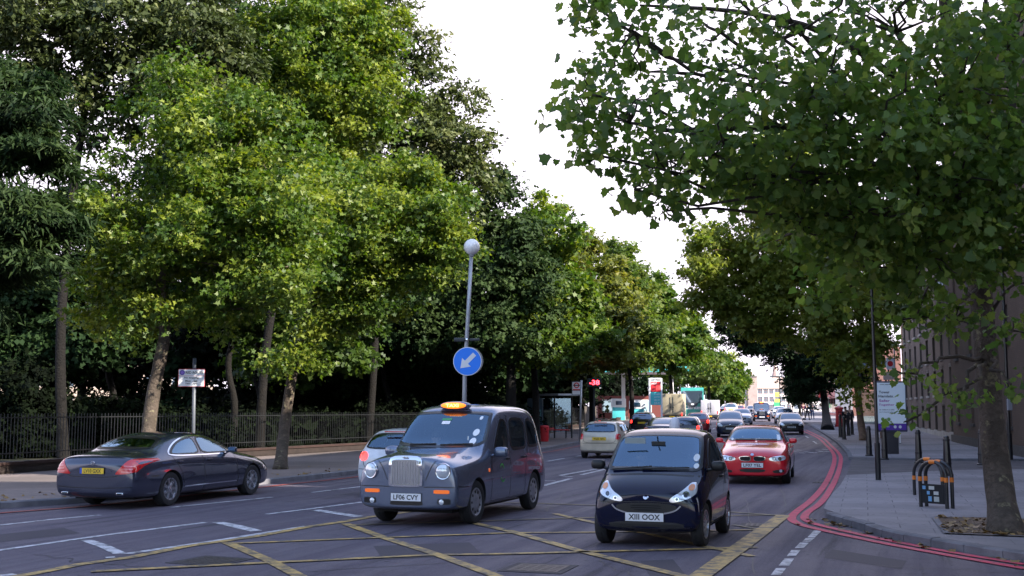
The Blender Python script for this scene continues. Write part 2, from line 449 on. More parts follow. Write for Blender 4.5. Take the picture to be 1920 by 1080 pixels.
def cabin(root, x0, x1, w, zb, seats, steer_side=-1, dash=True):
    """dashboard, floor tray and seats seen through the glass"""
    mb = MB(); mb.box(((x0+x1)/2, 0, zb-.2), (x0-x1, 2*w*.9, .06), GREYIN)
    if dash:
        mb.box((x0-.12, 0, zb-.1), (.5, 2*w*.86, .16), GREYIN, bev=.06)
        T = Matrix.Translation((x0-.5, steer_side*.36, zb-.03)) @ Matrix.Rotation(R(-65), 4, 'Y')
        pts = [(T @ Vector((.18*math.cos(a), .18*math.sin(a), 0))) for a in [2*PI*k/20 for k in range(21)]]
        mb.tube(pts, .014, BLACK, 6); mb.tube([T @ Vector((-.17, 0, 0)), T @ Vector((.17, 0, 0))], .018, BLACK, 6); mb.tube([T @ Vector((0, -.17, 0)), T @ Vector((0, .17, 0))], .018, BLACK, 6)
    mb.build('cabin_trim', root, 40)
    for (sx, sy, zt) in seats:
        b = MB(); b.box((sx, sy, (zb-.2+zt)/2-.05), (.14, .46, zt-zb+.12), SEAT, bev=.06)
        b.box((sx-.03, sy, zt+.06), (.09, .24, .16), SEAT, bev=.04); b.tube([(sx-.02, sy, zt-.1), (sx-.03, sy, zt+.03)], .02, CHROME, 6)
        b.build('seat', root, 40)
def wiper(mb, car, ax, a, b):
    """arm and blade lying on the screen from point a to b"""
    pts = []
    for i in range(9):
        t = i/8; p, n = car.hit(ax, a[0]+(b[0]-a[0])*t, a[1]+(b[1]-a[1])*t); pts.append(p+Vector((.02, 0, .015)))
    mb.tube(pts, .011, BLACK, 6)
def place(root, end, pos, yaw_away, L, oncoming, wheelbase_mid=None):
    """put a car with its near end's ground point at pos; yaw_away: angle of the away direction from +Y towards +X"""
    d = Vector((math.sin(yaw_away), math.cos(yaw_away), 0))
    if oncoming: root.location = pos; f = -d
    else: root.location = Vector(pos) + d*L; f = d
    root.rotation_euler = (0, math.atan2(-(gz(root.location.y)-gz(root.location.y-f.y*L)), L)*1.0 if abs(f.y) > .1 else 0, math.atan2(f.y, f.x))
    p = root.location; tail = p - f*L
    root.location.z = gz(p.y)
    return root
# ------------------------------------------------------------ the five body shapes
ST_TAXI = [
 (0, .30, .5, .64, .82, (.78, .80), (.68, .93), (.42, 1.01), 1.03), (.05, .25, .5, .68, .87, (.82, .86), (.72, .97), (.44, 1.04), 1.06),
 (.45, .22, .5, .76, .89, (.85, .94), (.73, .99), (.48, 1.09), 1.12), (.95, .22, .55, .8, .89, (.86, .98), (.75, 1.03), (.54, 1.13), 1.155),
 (1.26, .22, .55, .82, .89, (.86, 1.0), (.80, 1.10), (.68, 1.17), 1.19), (1.38, .22, .55, .83, .89, (.86, 1.01), (.81, 1.2), (.74, 1.27), 1.29),
 (1.93, .22, .55, .84, .89, (.87, 1.02), (.80, 1.62), (.71, 1.76), 1.79), (2.3, .22, .55, .85, .89, (.875, 1.02), (.80, 1.71), (.68, 1.825), 1.86),
 (3.1, .22, .55, .86, .89, (.875, 1.03), (.80, 1.72), (.68, 1.83), 1.865), (3.8, .22, .55, .86, .89, (.875, 1.03), (.795, 1.70), (.67, 1.80), 1.83),
 (4.12, .22, .55, .86, .89, (.865, 1.03), (.77, 1.60), (.64, 1.69), 1.72), (4.3, .22, .55, .85, .88, (.83, 1.03), (.70, 1.3), (.52, 1.38), 1.42),
 (4.5, .24, .52, .8, .85, (.76, .98), (.62, 1.08), (.45, 1.12), 1.14), (4.58, .32, .5, .7, .79, (.68, .85), (.5, .95), (.35, .98), 1.0)]
ST_CITY = [
 (0, .26, .40, .50, .64, (.58, .58), (.48, .66), (.3, .69), .70), (.06, .2, .42, .58, .72, (.66, .68), (.56, .75), (.34, .78), .79),
 (.25, .18, .45, .66, .775, (.71, .79), (.62, .85), (.42, .89), .90), (.50, .18, .48, .74, .785, (.73, .89), (.67, .94), (.52, .98), 1.0),
 (.64, .18, .5, .76, .785, (.735, .93), (.69, 1.03), (.6, 1.09), 1.11), (1.0, .18, .5, .8, .785, (.74, .97), (.67, 1.32), (.57, 1.41), 1.43),
 (1.25, .18, .5, .82, .785, (.75, .98), (.655, 1.45), (.55, 1.53), 1.55), (1.7, .18, .5, .84, .785, (.76, 1.0), (.645, 1.48), (.53, 1.56), 1.58),
 (2.1, .18, .5, .84, .785, (.76, 1.02), (.63, 1.44), (.5, 1.52), 1.55), (2.4, .2, .5, .84, .785, (.75, 1.02), (.6, 1.3), (.48, 1.39), 1.42),
 (2.6, .22, .5, .8, .76, (.72, .98), (.6, 1.05), (.45, 1.1), 1.12), (2.7, .3, .45, .7, .68, (.62, .85), (.5, .9), (.35, .92), .94)]
ST_SALOON = [
 (0, .24, .42, .53, .72, (.66, .61), (.55, .67), (.34, .70), .715), (.08, .19, .42, .58, .82, (.74, .68), (.62, .75), (.4, .78), .795),
 (.4, .18, .46, .66, .885, (.80, .79), (.68, .84), (.46, .89), .90), (.9, .18, .5, .74, .905, (.82, .87), (.7, .915), (.5, .96), .97),
 (1.25, .18, .5, .78, .905, (.83, .91), (.73, .97), (.6, 1.01), 1.03), (1.42, .18, .5, .79, .905, (.83, .93), (.73, 1.04), (.65, 1.10), 1.12),
 (2.05, .18, .5, .8, .905, (.83, .95), (.66, 1.31), (.55, 1.39), 1.42), (2.5, .18, .5, .81, .905, (.84, .96), (.64, 1.36), (.51, 1.43), 1.45),
 (3.1, .18, .5, .82, .905, (.84, .97), (.63, 1.31), (.51, 1.38), 1.40), (3.72, .18, .5, .83, .905, (.82, .98), (.67, 1.09), (.56, 1.14), 1.155),
 (3.95, .18, .5, .83, .90, (.8, .98), (.68, 1.02), (.5, 1.05), 1.06), (4.33, .2, .5, .82, .88, (.77, .97), (.66, 1.01), (.45, 1.03), 1.04),
 (4.45, .24, .48, .78, .84, (.73, .91), (.62, .95), (.4, .97), .98), (4.52, .32, .46, .68, .76, (.64, .79), (.5, .83), (.3, .85), .86)]
ST_HATCH = [
 (0, .26, .42, .53, .68, (.62, .61), (.52, .67), (.34, .70), .71), (.07, .2, .44, .6, .77, (.7, .7), (.6, .76), (.4, .79), .8),
 (.35, .18, .48, .68, .81, (.75, .82), (.66, .88), (.45, .92), .93), (.75, .18, .5, .74, .815, (.76, .9), (.68, .95), (.52, 1.0), 1.01),
 (.9, .18, .5, .76, .815, (.765, .93), (.69, 1.03), (.59, 1.09), 1.10), (1.45, .18, .5, .78, .815, (.77, .95), (.64, 1.33), (.53, 1.40), 1.42),
 (1.9, .18, .5, .79, .815, (.77, .96), (.63, 1.37), (.51, 1.43), 1.45), (2.6, .18, .5, .8, .815, (.77, .97), (.62, 1.36), (.51, 1.42), 1.44),
 (3.03, .18, .5, .8, .81, (.76, .97), (.61, 1.31), (.5, 1.38), 1.40), (3.22, .2, .5, .79, .80, (.75, .96), (.63, 1.12), (.51, 1.19), 1.21),
 (3.36, .24, .48, .76, .78, (.72, .9), (.64, .95), (.46, .97), .98), (3.43, .30, .45, .6, .70, (.65, .72), (.55, .77), (.36, .79), .80)]
def scl(st, L, W, H):
    k = L/st[-1][0]; kw = W; kh = H
    return [(s*k, a*kh, b*kh, c*kh, w*kw) + tuple((p[0]*kw, p[1]*kh) for p in r[:3]) + (r[3]*kh,) for (s, a, b, c, w, *r) in st]
def tag_car(root, label, cat, group=None): return tag(root, label, cat, group)

def black_cab(label, body, near=True, lit=True, name='taxi', ptext=None):
    root = empty(name); tag(root, label, 'taxi')
    c = Car(scl(ST_TAXI, 4.58, 1, 1), body, [(.87, .76), (3.75, .76)], .335, 3 if near else 2)
    g = CLEAR if near else DKGLASS; W = lambda n, ax, o, b=.045, s=2: c.window(root, n, ax, o, b, s, g)
    if near:
        W('windscreen', 'F', [(-.80, 1.18), (-.4, 1.165), (0, 1.16), (.4, 1.165), (.80, 1.18), (.775, 1.4), (.72, 1.68), (.68, 1.715), (.3, 1.73), (0, 1.735), (-.3, 1.73), (-.68, 1.715), (-.72, 1.68), (-.775, 1.4)])
        for ax in 'LR':
            W('side_window', ax, [(-1.62, 1.10), (-1.9, 1.08), (-2.33, 1.08), (-2.36, 1.3), (-2.34, 1.6), (-2.1, 1.62), (-2.02, 1.56), (-1.8, 1.32)])
            W('side_window', ax, [(-2.47, 1.08), (-2.9, 1.08), (-3.25, 1.08), (-3.28, 1.3), (-3.26, 1.6), (-2.9, 1.63), (-2.47, 1.62), (-2.45, 1.35)])
            W('side_window', ax, [(-3.38, 1.10), (-3.7, 1.10), (-4.02, 1.12), (-3.98, 1.35), (-3.8, 1.56), (-3.6, 1.61), (-3.38, 1.61), (-3.37, 1.35)])
        W('rear_window', 'B', [(-.55, 1.2), (0, 1.2), (.55, 1.2), (.5, 1.55), (0, 1.57), (-.5, 1.55)])
    else:
        for nm, ax, o in [('windscreen', 'F', [(-.74, 1.17), (0, 1.145), (.74, 1.17), (.70, 1.4), (.62, 1.69), (0, 1.71), (-.62, 1.69), (-.70, 1.4)])]+[('side_window', q, [(-1.6, 1.08), (-2.6, 1.08), (-4.0, 1.1), (-3.8, 1.56), (-3.2, 1.62), (-2.05, 1.6)]) for q in 'LR']:
            m = MB(); c.patch(m, ax, o, .006, g, .1, 2, 0); m.build(nm, root, True)
    # grille, lamps, bumper
    m = MB(); gy, gz0, gz1 = .285, .61, 1.03
    o = [(-gy*.98, gz0), (0, gz0-.01), (gy*.98, gz0), (gy*1.03, gz0+.04), (gy*1.0, gz1-.05), (gy*.9, gz1), (0, gz1+.012), (-gy*.9, gz1), (-gy*1.0, gz1-.05), (-gy*1.03, gz0+.04)]
    c.patch(m, 'F', o, .045, CHROME, .08, 1, .09)
    c.patch(m, 'F', [(y*.86, gz0+(z-gz0)*.88+.022) for y, z in o], .049, mat('grille_back', (.38, .37, .36), .4, .6), .08, 1, .0)
    for k in range(17):
        y = -.225+k*.45/16; m.box((.035, y, .815), (.012, .014, .35), CHROME)
    p0 = c.hit('F', 0, .82)[0].x
    for i in range(len(m.v)):
        if abs(m.v[i][0]-.035) < .0061 and abs(m.v[i][2]-.815) < .18: m.v[i] = (m.v[i][0]-.035+p0+.056, m.v[i][1], m.v[i][2])
    m.box((p0+.04, 0, 1.045), (.05, .1, .02), CHROME, bev=.008)
    m.build('grille', root, 40)
    for sd in (1, -1):
        m = MB(); y = sd*.615; p, n = c.hit('F', y, .84); T = Matrix.Translation((p.x-.035, y, .84)) @ Matrix.Rotation(PI/2, 4, 'Y') @ Matrix.Rotation(-sd*.22, 4, 'X')
        m.lathe([(.125, 0), (.125, .055), (.118, .066), (.108, .062)], CHROME, 28, T); m.lathe([(.11, .06), (.085, .075), (.045, .084), (0, .087)], LAMPG, 28, T)
        m.build('headlight', root, 45)
        m = MB(); c.patch(m, 'F', [(sd*(.55+a), .535+b) for a, b in rrect(.05, 0, .26, .055)], .008, ORANGE, .06, 1, .03); m.build('indicator', root, 50)
        m = MB(); c.patch(m, 'F', [(sd*.64+a, .39+b) for a, b in rrect(0, 0, .22, .085)], .003, TRIM, .06, 2, .0)
        p, n = c.hit('F', sd*.6, .385); T = Matrix.Translation((p.x-.01, sd*.6, .385)) @ Matrix.Rotation(PI/2, 4, 'Y'); m.lathe([(.04, 0), (.04, .02), (0, .03)], LAMPG, 16, T); m.build('fog_lamp', root, 50)
    m = MB(); c.patch(m, 'F', rrect(0, .355, .56, .06), .004, TRIM, .08, 2, 0); c.line(m, 'F', [(-.87, .6), (-.5, .605), (-.3, .6)], .010); c.line(m, 'F', [(.87, .6), (.5, .605), (.3, .6)], .010)
    c.line(m, 'F', [(-.5, .99), (-.42, .9), (-.33, .70)], .006); c.line(m, 'F', [(.5, .99), (.42, .9), (.33, .70)], .006)
    for ax in 'LR':
        c.line(m, ax, [(-1.52, 1.05), (-1.50, .9), (-1.50, .33)], .009, it=1); c.line(m, ax, [(-2.41, 1.64), (-2.41, .9), (-2.41, .32)], .010, it=1)
        c.line(m, ax, [(-3.32, 1.64), (-3.33, 1.0), (-3.2, .75), (-3.2, .5), (-3.2, .33)], .009, it=1); c.line(m, ax, [(-1.5, .30), (-3.2, .30)], .012, it=0)
        c.line(m, ax, [(-.06, .62), (-.25, .60), (-.48, .60)], .009, it=0)
    m.build('panel_gap', root)
    m = MB()
    for sd, ax in ((1, 'L'), (-1, 'R')):
        for x in (-2.26, -3.12):
            p, n = c.hit(ax, x, .95); m.box((x, p.y+sd*.018, .95), (.15, .03, .035), BLACK, bev=.01)
    m.build('door_handle', root, 40)
    if near:
        m = MB(); p, n = c.hit('L', -1.3, .82); m.lathe([(.035, 0), (.03, .015), (0, .02)], ORANGE, 14, Matrix.Translation((-1.38, p.y-.005, .80)) @ Matrix.Rotation(-PI/2, 4, 'X')); m.build('indicator', root, 50)
        # green swirl on the front door
        gm = mat('green_decal', (.03, .32, .05), .35, coat=.8); m = MB()
        for k, (a0, a1, cz, cx) in enumerate(((20, 200, .80, -1.98), (200, 380, .66, -2.02))):
            c.line(m, 'L', [(cx+.085*math.cos(R(a)), cz+.07*math.sin(R(a))) for a in range(a0, a1, 20)], .032, gm, .004)
        m.build('door_emblem', root)
    # roof sign
    m = MB(); T = Matrix.Translation((-1.98, 0, 1.80))
    pz = c.hit('T', -1.98, 0)[0].z
    T = Matrix.Translation((-2.0, 0, pz+.065)) @ Matrix.Diagonal((.11, .30, .075, 1))
    sph = [(math.cos(a), math.sin(a)) for a in [R(-90+k*15) for k in range(13)]]
    m.lathe([(r**.8 if r > 0 else 0, z) for r, z in sph], body, 28, T)
    M2 = Matrix.Translation((-1.905, 0, pz+.07)) @ Matrix.Rotation(PI/2, 4, 'Y') @ Matrix.Diagonal((.052, .235, .05, 1))
    lit_m = mat('taxi_sign_lit', (.95, .3, .03), .3, emit=(1, .16, .01), es=.75 if lit else .3); m.lathe([(1, 0), (.96, .35), (.7, .8), (0, 1)], lit_m, 28, M2)
    add_text(m, 'TAXI', .055, mat('taxi_letter', (.95, .65, .3), .4, emit=(1, .5, .15), es=1.1), frame((-1.85, 0, pz+.07), (0, 1, 0), (0, 0, 1)), .24)
    m.build('taxi_sign', root, 50)
    for sd, ax in ((1, 'L'), (-1, 'R')):
        for s_ in (.87, 3.75): make_wheel(root, -s_, sd*.76, .335, .2, 'cover', R(-3) if s_ < 1 else 0)
    door_mirror(root, c, -1.58, 1.06, body, .86, (.14, .26, .17))
    if near:
        cabin(root, -1.3, -4.0, .8, 1.05, [(-2.15, -.36, 1.32), (-3.6, .4, 1.3), (-3.6, -.4, 1.3)])
        m = MB(); wiper(m, c, 'F', (-.5, 1.185), (-.02, 1.20)); wiper(m, c, 'F', (.08, 1.185), (.62, 1.205)); m.build('wiper', root)
        m = MB(); c.patch(m, 'F', [(.05, 1.58), (-.13, 1.58), (-.13, 1.615), (.05, 1.615)], .008, mat('green_sticker', (.03, .3, .12), .5), .2, 0, 0)
        c.patch(m, 'F', [(.04, 1.52), (-.11, 1.52), (-.11, 1.57), (.04, 1.57)], .008, WHITE, .2, 0, 0)
        for z in (1.39, 1.25): c.patch(m, 'F', circ(.59, z, .055), .009, WHITE, .2, 0, 0)
        c.patch(m, 'F', circ(.575, 1.62, .03), .009, WHITE, .2, 0, 0); m.build('screen_sticker', root)
        m = MB(); m.box((-1.35, -.1, 1.10), (.2, .3, .01), WHITE); m.box((-1.4, -.58, 1.11), (.1, .15, .05), WHITE, bev=.02); m.build('papers', root)
    p = c.hit('F', 0, .44)[0]; plate(root, (p.x+.012, 0, .445), (1, 0, 0), ptext)
    for sd in (1, -1):
        m = MB(); c.patch(m, 'B', [(sd*.68+a, .85+b) for a, b in rrect(0, 0, .1, .3)], .01, RED, .06, 1, .03); m.build('tail_light', root, 50)
    m = MB(); m.box((-2.3, 0, .26), (4.0, 1.3, .12), WELL); m.build('underbody', root)
    c.finish(root); root.scale = (1, 1, 1.045); return root

def city_car(label, body):
    root = empty('small_car'); tag(root, label, 'car')
    c = Car(scl(ST_CITY, 2.7, 1, 1), body, [(.42, .66), (2.29, .68)], .295, 3)
    W = lambda n, ax, o, b=.05, s=2, **k: c.window(root, n, ax, o, b, s, CLEARB, **k)
    W('windscreen', 'F', [(-.67, .985), (-.35, .995), (0, 1.0), (.35, .995), (.67, .985), (.655, 1.15), (.61, 1.43), (.55, 1.495), (.27, 1.51), (0, 1.515), (-.27, 1.51), (-.55, 1.495), (-.61, 1.43), (-.655, 1.15)])
    for ax in 'LR':
        W('side_window', ax, [(-.80, 1.0), (-1.2, 1.0), (-1.78, 1.02), (-1.82, 1.2), (-1.78, 1.40), (-1.5, 1.43), (-1.28, 1.41), (-1.0, 1.22)])
        W('side_window', ax, [(-1.93, 1.1), (-2.2, 1.12), (-2.3, 1.16), (-2.2, 1.33), (-2.0, 1.38), (-1.92, 1.3)], .03)
    silver = mat('silver_shell', (.3, .3, .34), .3, .8, coat=.6)
    for sd in (1, -1):
        # almond head lamp: wide orange end outboard and high, tail inboard and low
        o = [(sd*a, b) for a, b in [(.66, .80), (.665, .72), (.60, .665), (.45, .615), (.33, .60), (.315, .635), (.36, .68), (.46, .735), (.53, .80), (.58, .86), (.64, .855)]]
        m = MB(); c.patch(m, 'F', o, .010, LAMPG, .04, 2, .04); m.build('headlight', root, 60)
        l = root.children[-1]
        m = MB(); c.patch(m, 'F', circ(sd*.595, .795, .040), .014, AMBER, .05, 0, .0)
        for y, r in ((.535, .047), (.42, .030)): 
            c.patch(m, 'F', circ(sd*y, .70 if y > .5 else .647, r), .014, CHROME, .05, 0, 0); c.patch(m, 'F', circ(sd*y, .70 if y > .5 else .647, r*.6), .017, LAMPD, .05, 0, 0)
        m.build('reflector', root, 60)
    m = MB()   # smiling mouth with its dark inlet, logo ring
    c.patch(m, 'F', [(-.42, .575), (0, .60), (.42, .575), (.40, .50), (.22, .46), (0, .452), (-.22, .46), (-.40, .50)], .006, TRIM, .05, 2, .01)
    c.patch(m, 'F', [(-.22, .565), (0, .575), (.22, .565), (.20, .50), (0, .485), (-.20, .50)], .012, WELL, .05, 1, .01)
    for k in range(3): c.line(m, 'F', [(-.38+.02*k, .56-.025*k), (0, .575-.03*k), (.38-.02*k, .56-.025*k)], .006, BLACK, .014)
    c.line(m, 'F', [(-.47, .56), (-.40, .49), (-.22, .448), (0, .438), (.22, .448), (.40, .49), (.47, .56)], .020, silver, .012)
    m.build('grille', root, 50)
    m = MB(); c.patch(m, 'F', [(-.52, .335), (0, .345), (.52, .335), (.5, .255), (0, .25), (-.5, .255)], .004, BLACK, .06, 1, .0); m.build('lower_grille', root)
    m = MB(); pl = chaikin([(-.70, .26, 0), (0, .235, 0), (.70, .26, 0)], 2, False)
    c.patch(m, 'F', [(-.70, .29), (-.3, .262), (0, .258), (.3, .262), (.70, .29), (.69, .22), (0, .20), (-.69, .22)], .012, mat('grey_bumper', (.045, .045, .055), .45), .08, 1, .02); m.build('bumper_lip', root, 50)
    m = MB(); p, n = c.hit('F', 0, .665); T = Matrix.Translation((p.x, 0, .665)) @ Matrix.Rotation(PI/2-.6, 4, 'Y')
    m.lathe([(.035, 0), (.035, .008), (.022, .010), (.020, .004)], CHROME, 20, T); m.box((0, 0, .006), (.016, .02, .008), CHROME, M=T @ Matrix.Translation((0, .03, 0))); m.build('badge', root, 50)
    m = MB(); c.line(m, 'F', [(-.70, .60), (-.5, .585), (-.3, .60), (0, .615), (.3, .60), (.5, .585), (.70, .60)], .007)
    c.line(m, 'F', [(-.69, .93), (0, .965), (.69, .93)], .02, BLACK)
    for ax in 'LR':
        c.line(m, ax, [(-.66, .96), (-.70, .7), (-.78, .5), (-.80, .30)], .008); c.line(m, ax, [(-1.86, 1.42), (-1.88, .9), (-1.80, .6), (-1.78, .30)], .008); c.line(m, ax, [(-.8, .28), (-1.78, .28)], .01, it=0)
    m.build('panel_gap', root)
    m = MB(); c.line(m, 'L', [(-.78, .25), (-1.8, .25)], .07, silver, .01, 0)
    for sd, ax in ((1, 'L'), (-1, 'R')):
        p, n = c.hit(ax, -1.68, .88); m.box((-1.68, p.y+sd*.015, .88), (.14, .03, .04), BLACK, bev=.012)
    m.build('door_handle', root, 40)
    door_mirror(root, c, -.80, 1.04, BLACK, .735, (.13, .21, .14))
    for sd in (1, -1):
        for s_, y in ((.42, .66), (2.29, .68)): make_wheel(root, -s_, sd*y, .295, .175, 'spoke9', R(-2) if s_ < 1 else 0)
    cabin(root, -.62, -2.3, .72, .98, [(-1.45, -.33, 1.22), (-1.45, .33, 1.22)])
    m = MB(); wiper(m, c, 'F', (-.58, .995), (-.02, 1.04)); wiper(m, c, 'F', (-.15, 1.01), (.50, 1.03)); m.build('wiper', root)
    m = MB(); c.patch(m, 'F', circ(.57, 1.17, .04, 16, .05), .01, WHITE, .2, 0, 0); c.patch(m, 'F', circ(.585, 1.06, .035, 16, .035), .01, WHITE, .2, 0, 0); m.build('screen_sticker', root)
    m = MB(); m.box((-.82, -.32, 1.40), (.012, .3, .085), mat('sun_visor', (.3, .34, .33), .7)); m.tube([(-.84, 0, 1.46), (-.88, 0, 1.38)], .01, BLACK); m.box((-.9, 0, 1.36), (.02, .2, .06), BLACK, bev=.01); m.build('sun_visor', root)
    p = c.hit('F', 0, .405)[0]; plate(root, (p.x+.014, -.02, .405), (1, 0, .05), 'XIII OOX')
    m = MB(); m.box((-1.35, 0, .26), (2.2, 1.1, .12), WELL); m.build('underbody', root)
    for sd in (1, -1):
        m = MB(); c.patch(m, 'B', [(sd*.62+a, .8+b) for a, b in rrect(0, 0, .12, .16)], .01, RED, .06, 1, .03); m.build('tail_light', root, 50)
    c.finish(root); return root

def saloon(label, body, L=4.52, Wd=1.0, H=1.0, wh=(.77, 3.53), wr=.32, near='F', style='spoke5', face='kidney', ptext='', yellow=False, lit=False, name='car', cat='car', sub=3, chrome=False, ht=None):
    """near: which end faces the camera; 'F' gets the full face, 'B' the full tail"""
    root = empty(name); tag(root, label, cat)
    st = scl(ST_SALOON, L, Wd, H); k = L/4.52; det = sub >= 3
    if face == 'long': st = [(r[0]+(.10 if 7 <= i <= 8 else .04 if i == 9 else 0),)+tuple(r[1:]) for i, r in enumerate(st)]
    c = Car(st, body, [(w_, .76*Wd) for w_ in wh], wr, sub)
    X = lambda o: [(a*k, b*H) for a, b in o]; Y = lambda o: [(a*Wd, b*H) for a, b in o]
    gl = CLEARB if det else DKGLASS
    def Wn(n, ax, o, b=.04):
        if det: c.window(root, n, ax, o, b, 2, gl)
        else:
            m = MB(); c.patch(m, ax, o, .006, gl, .1, 2, 0); m.build(n, root, True)
    Wn('windscreen', 'F', Y([(-.72, 1.035), (-.4, 1.05), (0, 1.055), (.4, 1.05), (.72, 1.035), (.66, 1.2), (.55, 1.355), (.28, 1.375), (0, 1.38), (-.28, 1.375), (-.55, 1.355), (-.66, 1.2)]))
    Wn('rear_window', 'B', Y([(-.62, 1.105), (0, 1.125), (.62, 1.105), (.57, 1.22), (.47, 1.335), (0, 1.355), (-.47, 1.335), (-.57, 1.22)]))
    for ax in 'LR':
        if chrome: 
            m = MB(); c.line(m, ax, X([(-2.4, .965), (-1.45, .965), (-1.7, 1.13), (-2.05, 1.30), (-2.40, 1.36), (-2.8, 1.345), (-3.15, 1.25), (-3.45, 1.08), (-3.5, .98), (-2.4, .965)]), .024, CHROME, .011, 2); m.build('window_trim', root, 50)
        Wn('side_window', ax, X([(-1.50, .98), (-1.9, .975), (-2.46, .98), (-2.51, 1.15), (-2.49, 1.34), (-2.3, 1.345), (-2.05, 1.29), (-1.75, 1.14)]), .035)
        Wn('side_window', ax, X([(-2.57, .98), (-3.0, .98), (-3.43, .99), (-3.38, 1.08), (-3.12, 1.24), (-2.8, 1.325), (-2.59, 1.34), (-2.55, 1.15)]), .035)
    # face
    if near == 'F':
        for sd in (1, -1):
            if face == 'kidney': o = [(sd*a, b) for a, b in [(.80, .70), (.80, .61), (.62, .575), (.42, .59), (.40, .645), (.48, .68), (.66, .71)]]
            else: o = [(sd*a, b) for a, b in [(.80, .75), (.80, .62), (.64, .575), (.5, .60), (.52, .67), (.62, .74)]]
            m = MB(); c.patch(m, 'F', Y(o), .008, LAMPG, .05, 2, .03)
            for y in (.53, .66): c.patch(m, 'F', Y(circ(sd*y, .635, .042)), .014, LAMPD, .08, 0, 0); c.patch(m, 'F', Y(circ(sd*y, .635, .028)), .018, CHROME, .08, 0, 0)
            m.build('headlight', root, 60)
            m = MB(); c.patch(m, 'F', Y([(sd*.78, .38), (sd*.5, .36), (sd*.48, .29), (sd*.74, .29)]), .005, TRIM, .06, 1, .01); c.patch(m, 'F', Y(circ(sd*.68, .345, .035)), .012, LAMPG, .06, 0, 0); m.build('fog_lamp', root, 50)
        m = MB()
        if face == 'kidney':
            for sd in (1, -1):
                o = [(sd*a, b) for a, b in [(.035, .70), (.30, .69), (.33, .64), (.27, .575), (.06, .57), (.03, .62)]]
                c.patch(m, 'F', Y(o), .016, CHROME, .06, 2, .03); c.patch(m, 'F', Y([(sd*.168+(a-sd*.168)*.9, .635+(b-.635)*.84) for a, b in o]), .020, WELL, .06, 2, 0)
                for q in range(7): c.line(m, 'F', Y([(sd*(.075+.033*q), .585), (sd*(.075+.033*q), .685)]), .008, BLACK, .026, 0)
            p, n = c.hit('F', 0, .735*H); m.lathe([(.04, 0), (.038, .008), (0, .01)], mat('round_badge', (.5, .55, .7), .3, .5), 20, Matrix.Translation(p) @ Matrix.Rotation(PI/2-.7, 4, 'Y'))
        else:
            c.patch(m, 'F', Y([(-.36, .70), (0, .71), (.36, .70), (.3, .59), (0, .58), (-.3, .59)]), .01, TRIM, .06, 1, .02)
            for q in range(3): c.line(m, 'F', Y([(-.32+.01*q, .68-.03*q), (.32-.01*q, .68-.03*q)]), .008, CHROME, .02, 0)
        m.build('grille', root, 50)
        m = MB(); c.patch(m, 'F', Y([(-.33, .385), (.33, .385), (.28, .30), (-.28, .30)]), .005, TRIM, .06, 1, .01); m.build('lower_grille', root)
        p = c.hit('F', 0, .48*H)[0]; plate(root, (p.x+.012, 0, .475*H), (1, 0, 0), ptext, False)
        if det:
            m = MB(); wiper(m, c, 'F', (-.5, 1.06), (0, 1.07)); wiper(m, c, 'F', (.05, 1.06), (.55, 1.06)); m.build('wiper', root)
            m = MB(); c.patch(m, 'F', [(.55, 1.06), (.63, 1.06), (.60, 1.19), (.53, 1.19)], .01, WHITE, .2, 0, 0); c.patch(m, 'F', circ(-.58, 1.075, .03), .01, WHITE, .2, 0, 0); m.build('screen_sticker', root)
    else:
        for sd in (1, -1):
            o = [(sd*a, b) for a, b in [(.84, .95), (.85, .80), (.83, .69), (.50, .665), (.47, .68), (.58, .80), (.68, .93), (.74, .955)]] if face == 'long' else [(sd*a, b) for a, b in [(.80, .93), (.82, .80), (.78, .73), (.5, .73), (.5, .80), (.6, .92)]]
            m = MB(); c.patch(m, 'B', Y(o), .010, RED, .05, 1, .04)
            for q in range(3): c.line(m, 'B', Y([(sd*(.60+.02*q), .72+.055*q), (sd*.80, .71+.055*q)]), .012, REDLIT if lit else mat('red_stripe', (.9, .25, .25), .2, coat=1), .016, 0)
            o = m.build('tail_light', root, 60)
            m = MB(); c.patch(m, 'L' if sd > 0 else 'R', [(-L+.06, .71*H), (-L+.06, .9*H), (-L+.17*k, .92*H), (-L+.19*k, .80*H), (-L+.15, .71*H)], .008, RED, .05, 2, .02); m.build('tail_light', root, 60)
        m = MB(); c.patch(m, 'B', Y([(-.42, .78), (.42, .78), (.38, .66), (-.38, .66)]), .003, TRIM if face != 'long' else body, .06, 1, 0)
        c.line(m, 'B', Y([(-.72, .93), (-.55, .655), (-.45, .62), (0, .615), (.45, .62), (.55, .655), (.72, .93)]), .010)
        c.line(m, 'B', Y([(-.85, .43), (0, .40), (.85, .43)]), .010); m.build('panel_gap', root)
        p = c.hit('B', 0, .735*H)[0]; plate(root, (p.x-.016, 0, .73*H), (-1, 0, .1), ptext, yellow, blue=bool(ptext))
        m = MB(); p, n = c.hit('B', 0, .875*H); T = Matrix.Translation(p) @ Matrix.Rotation(-PI/2, 4, 'Y')
        ring = [T @ Vector((.038*math.cos(a), .038*math.sin(a), .012)) for a in [2*PI*q/20 for q in range(21)]]; m.tube(ring, .005, CHROME, 6)
        for q in range(3): m.tube([T @ Vector((0, 0, .012)), T @ Vector((.038*math.cos(2*PI*q/3), .038*math.sin(2*PI*q/3), .012))], .004, CHROME, 6)
        m.build('badge', root, 50)
        m = MB()
        for sd in (1, -1):
            p, n = c.hit('B', sd*.58*Wd, .31*H); m.box((p.x+.0, sd*.58*Wd, .305*H), (.06, .15, .05), CHROME, bev=.02); m.box((p.x-.028, sd*.58*Wd, .305*H), (.012, .11, .03), WELL)
        m.build('exhaust', root, 40)
    m = MB()
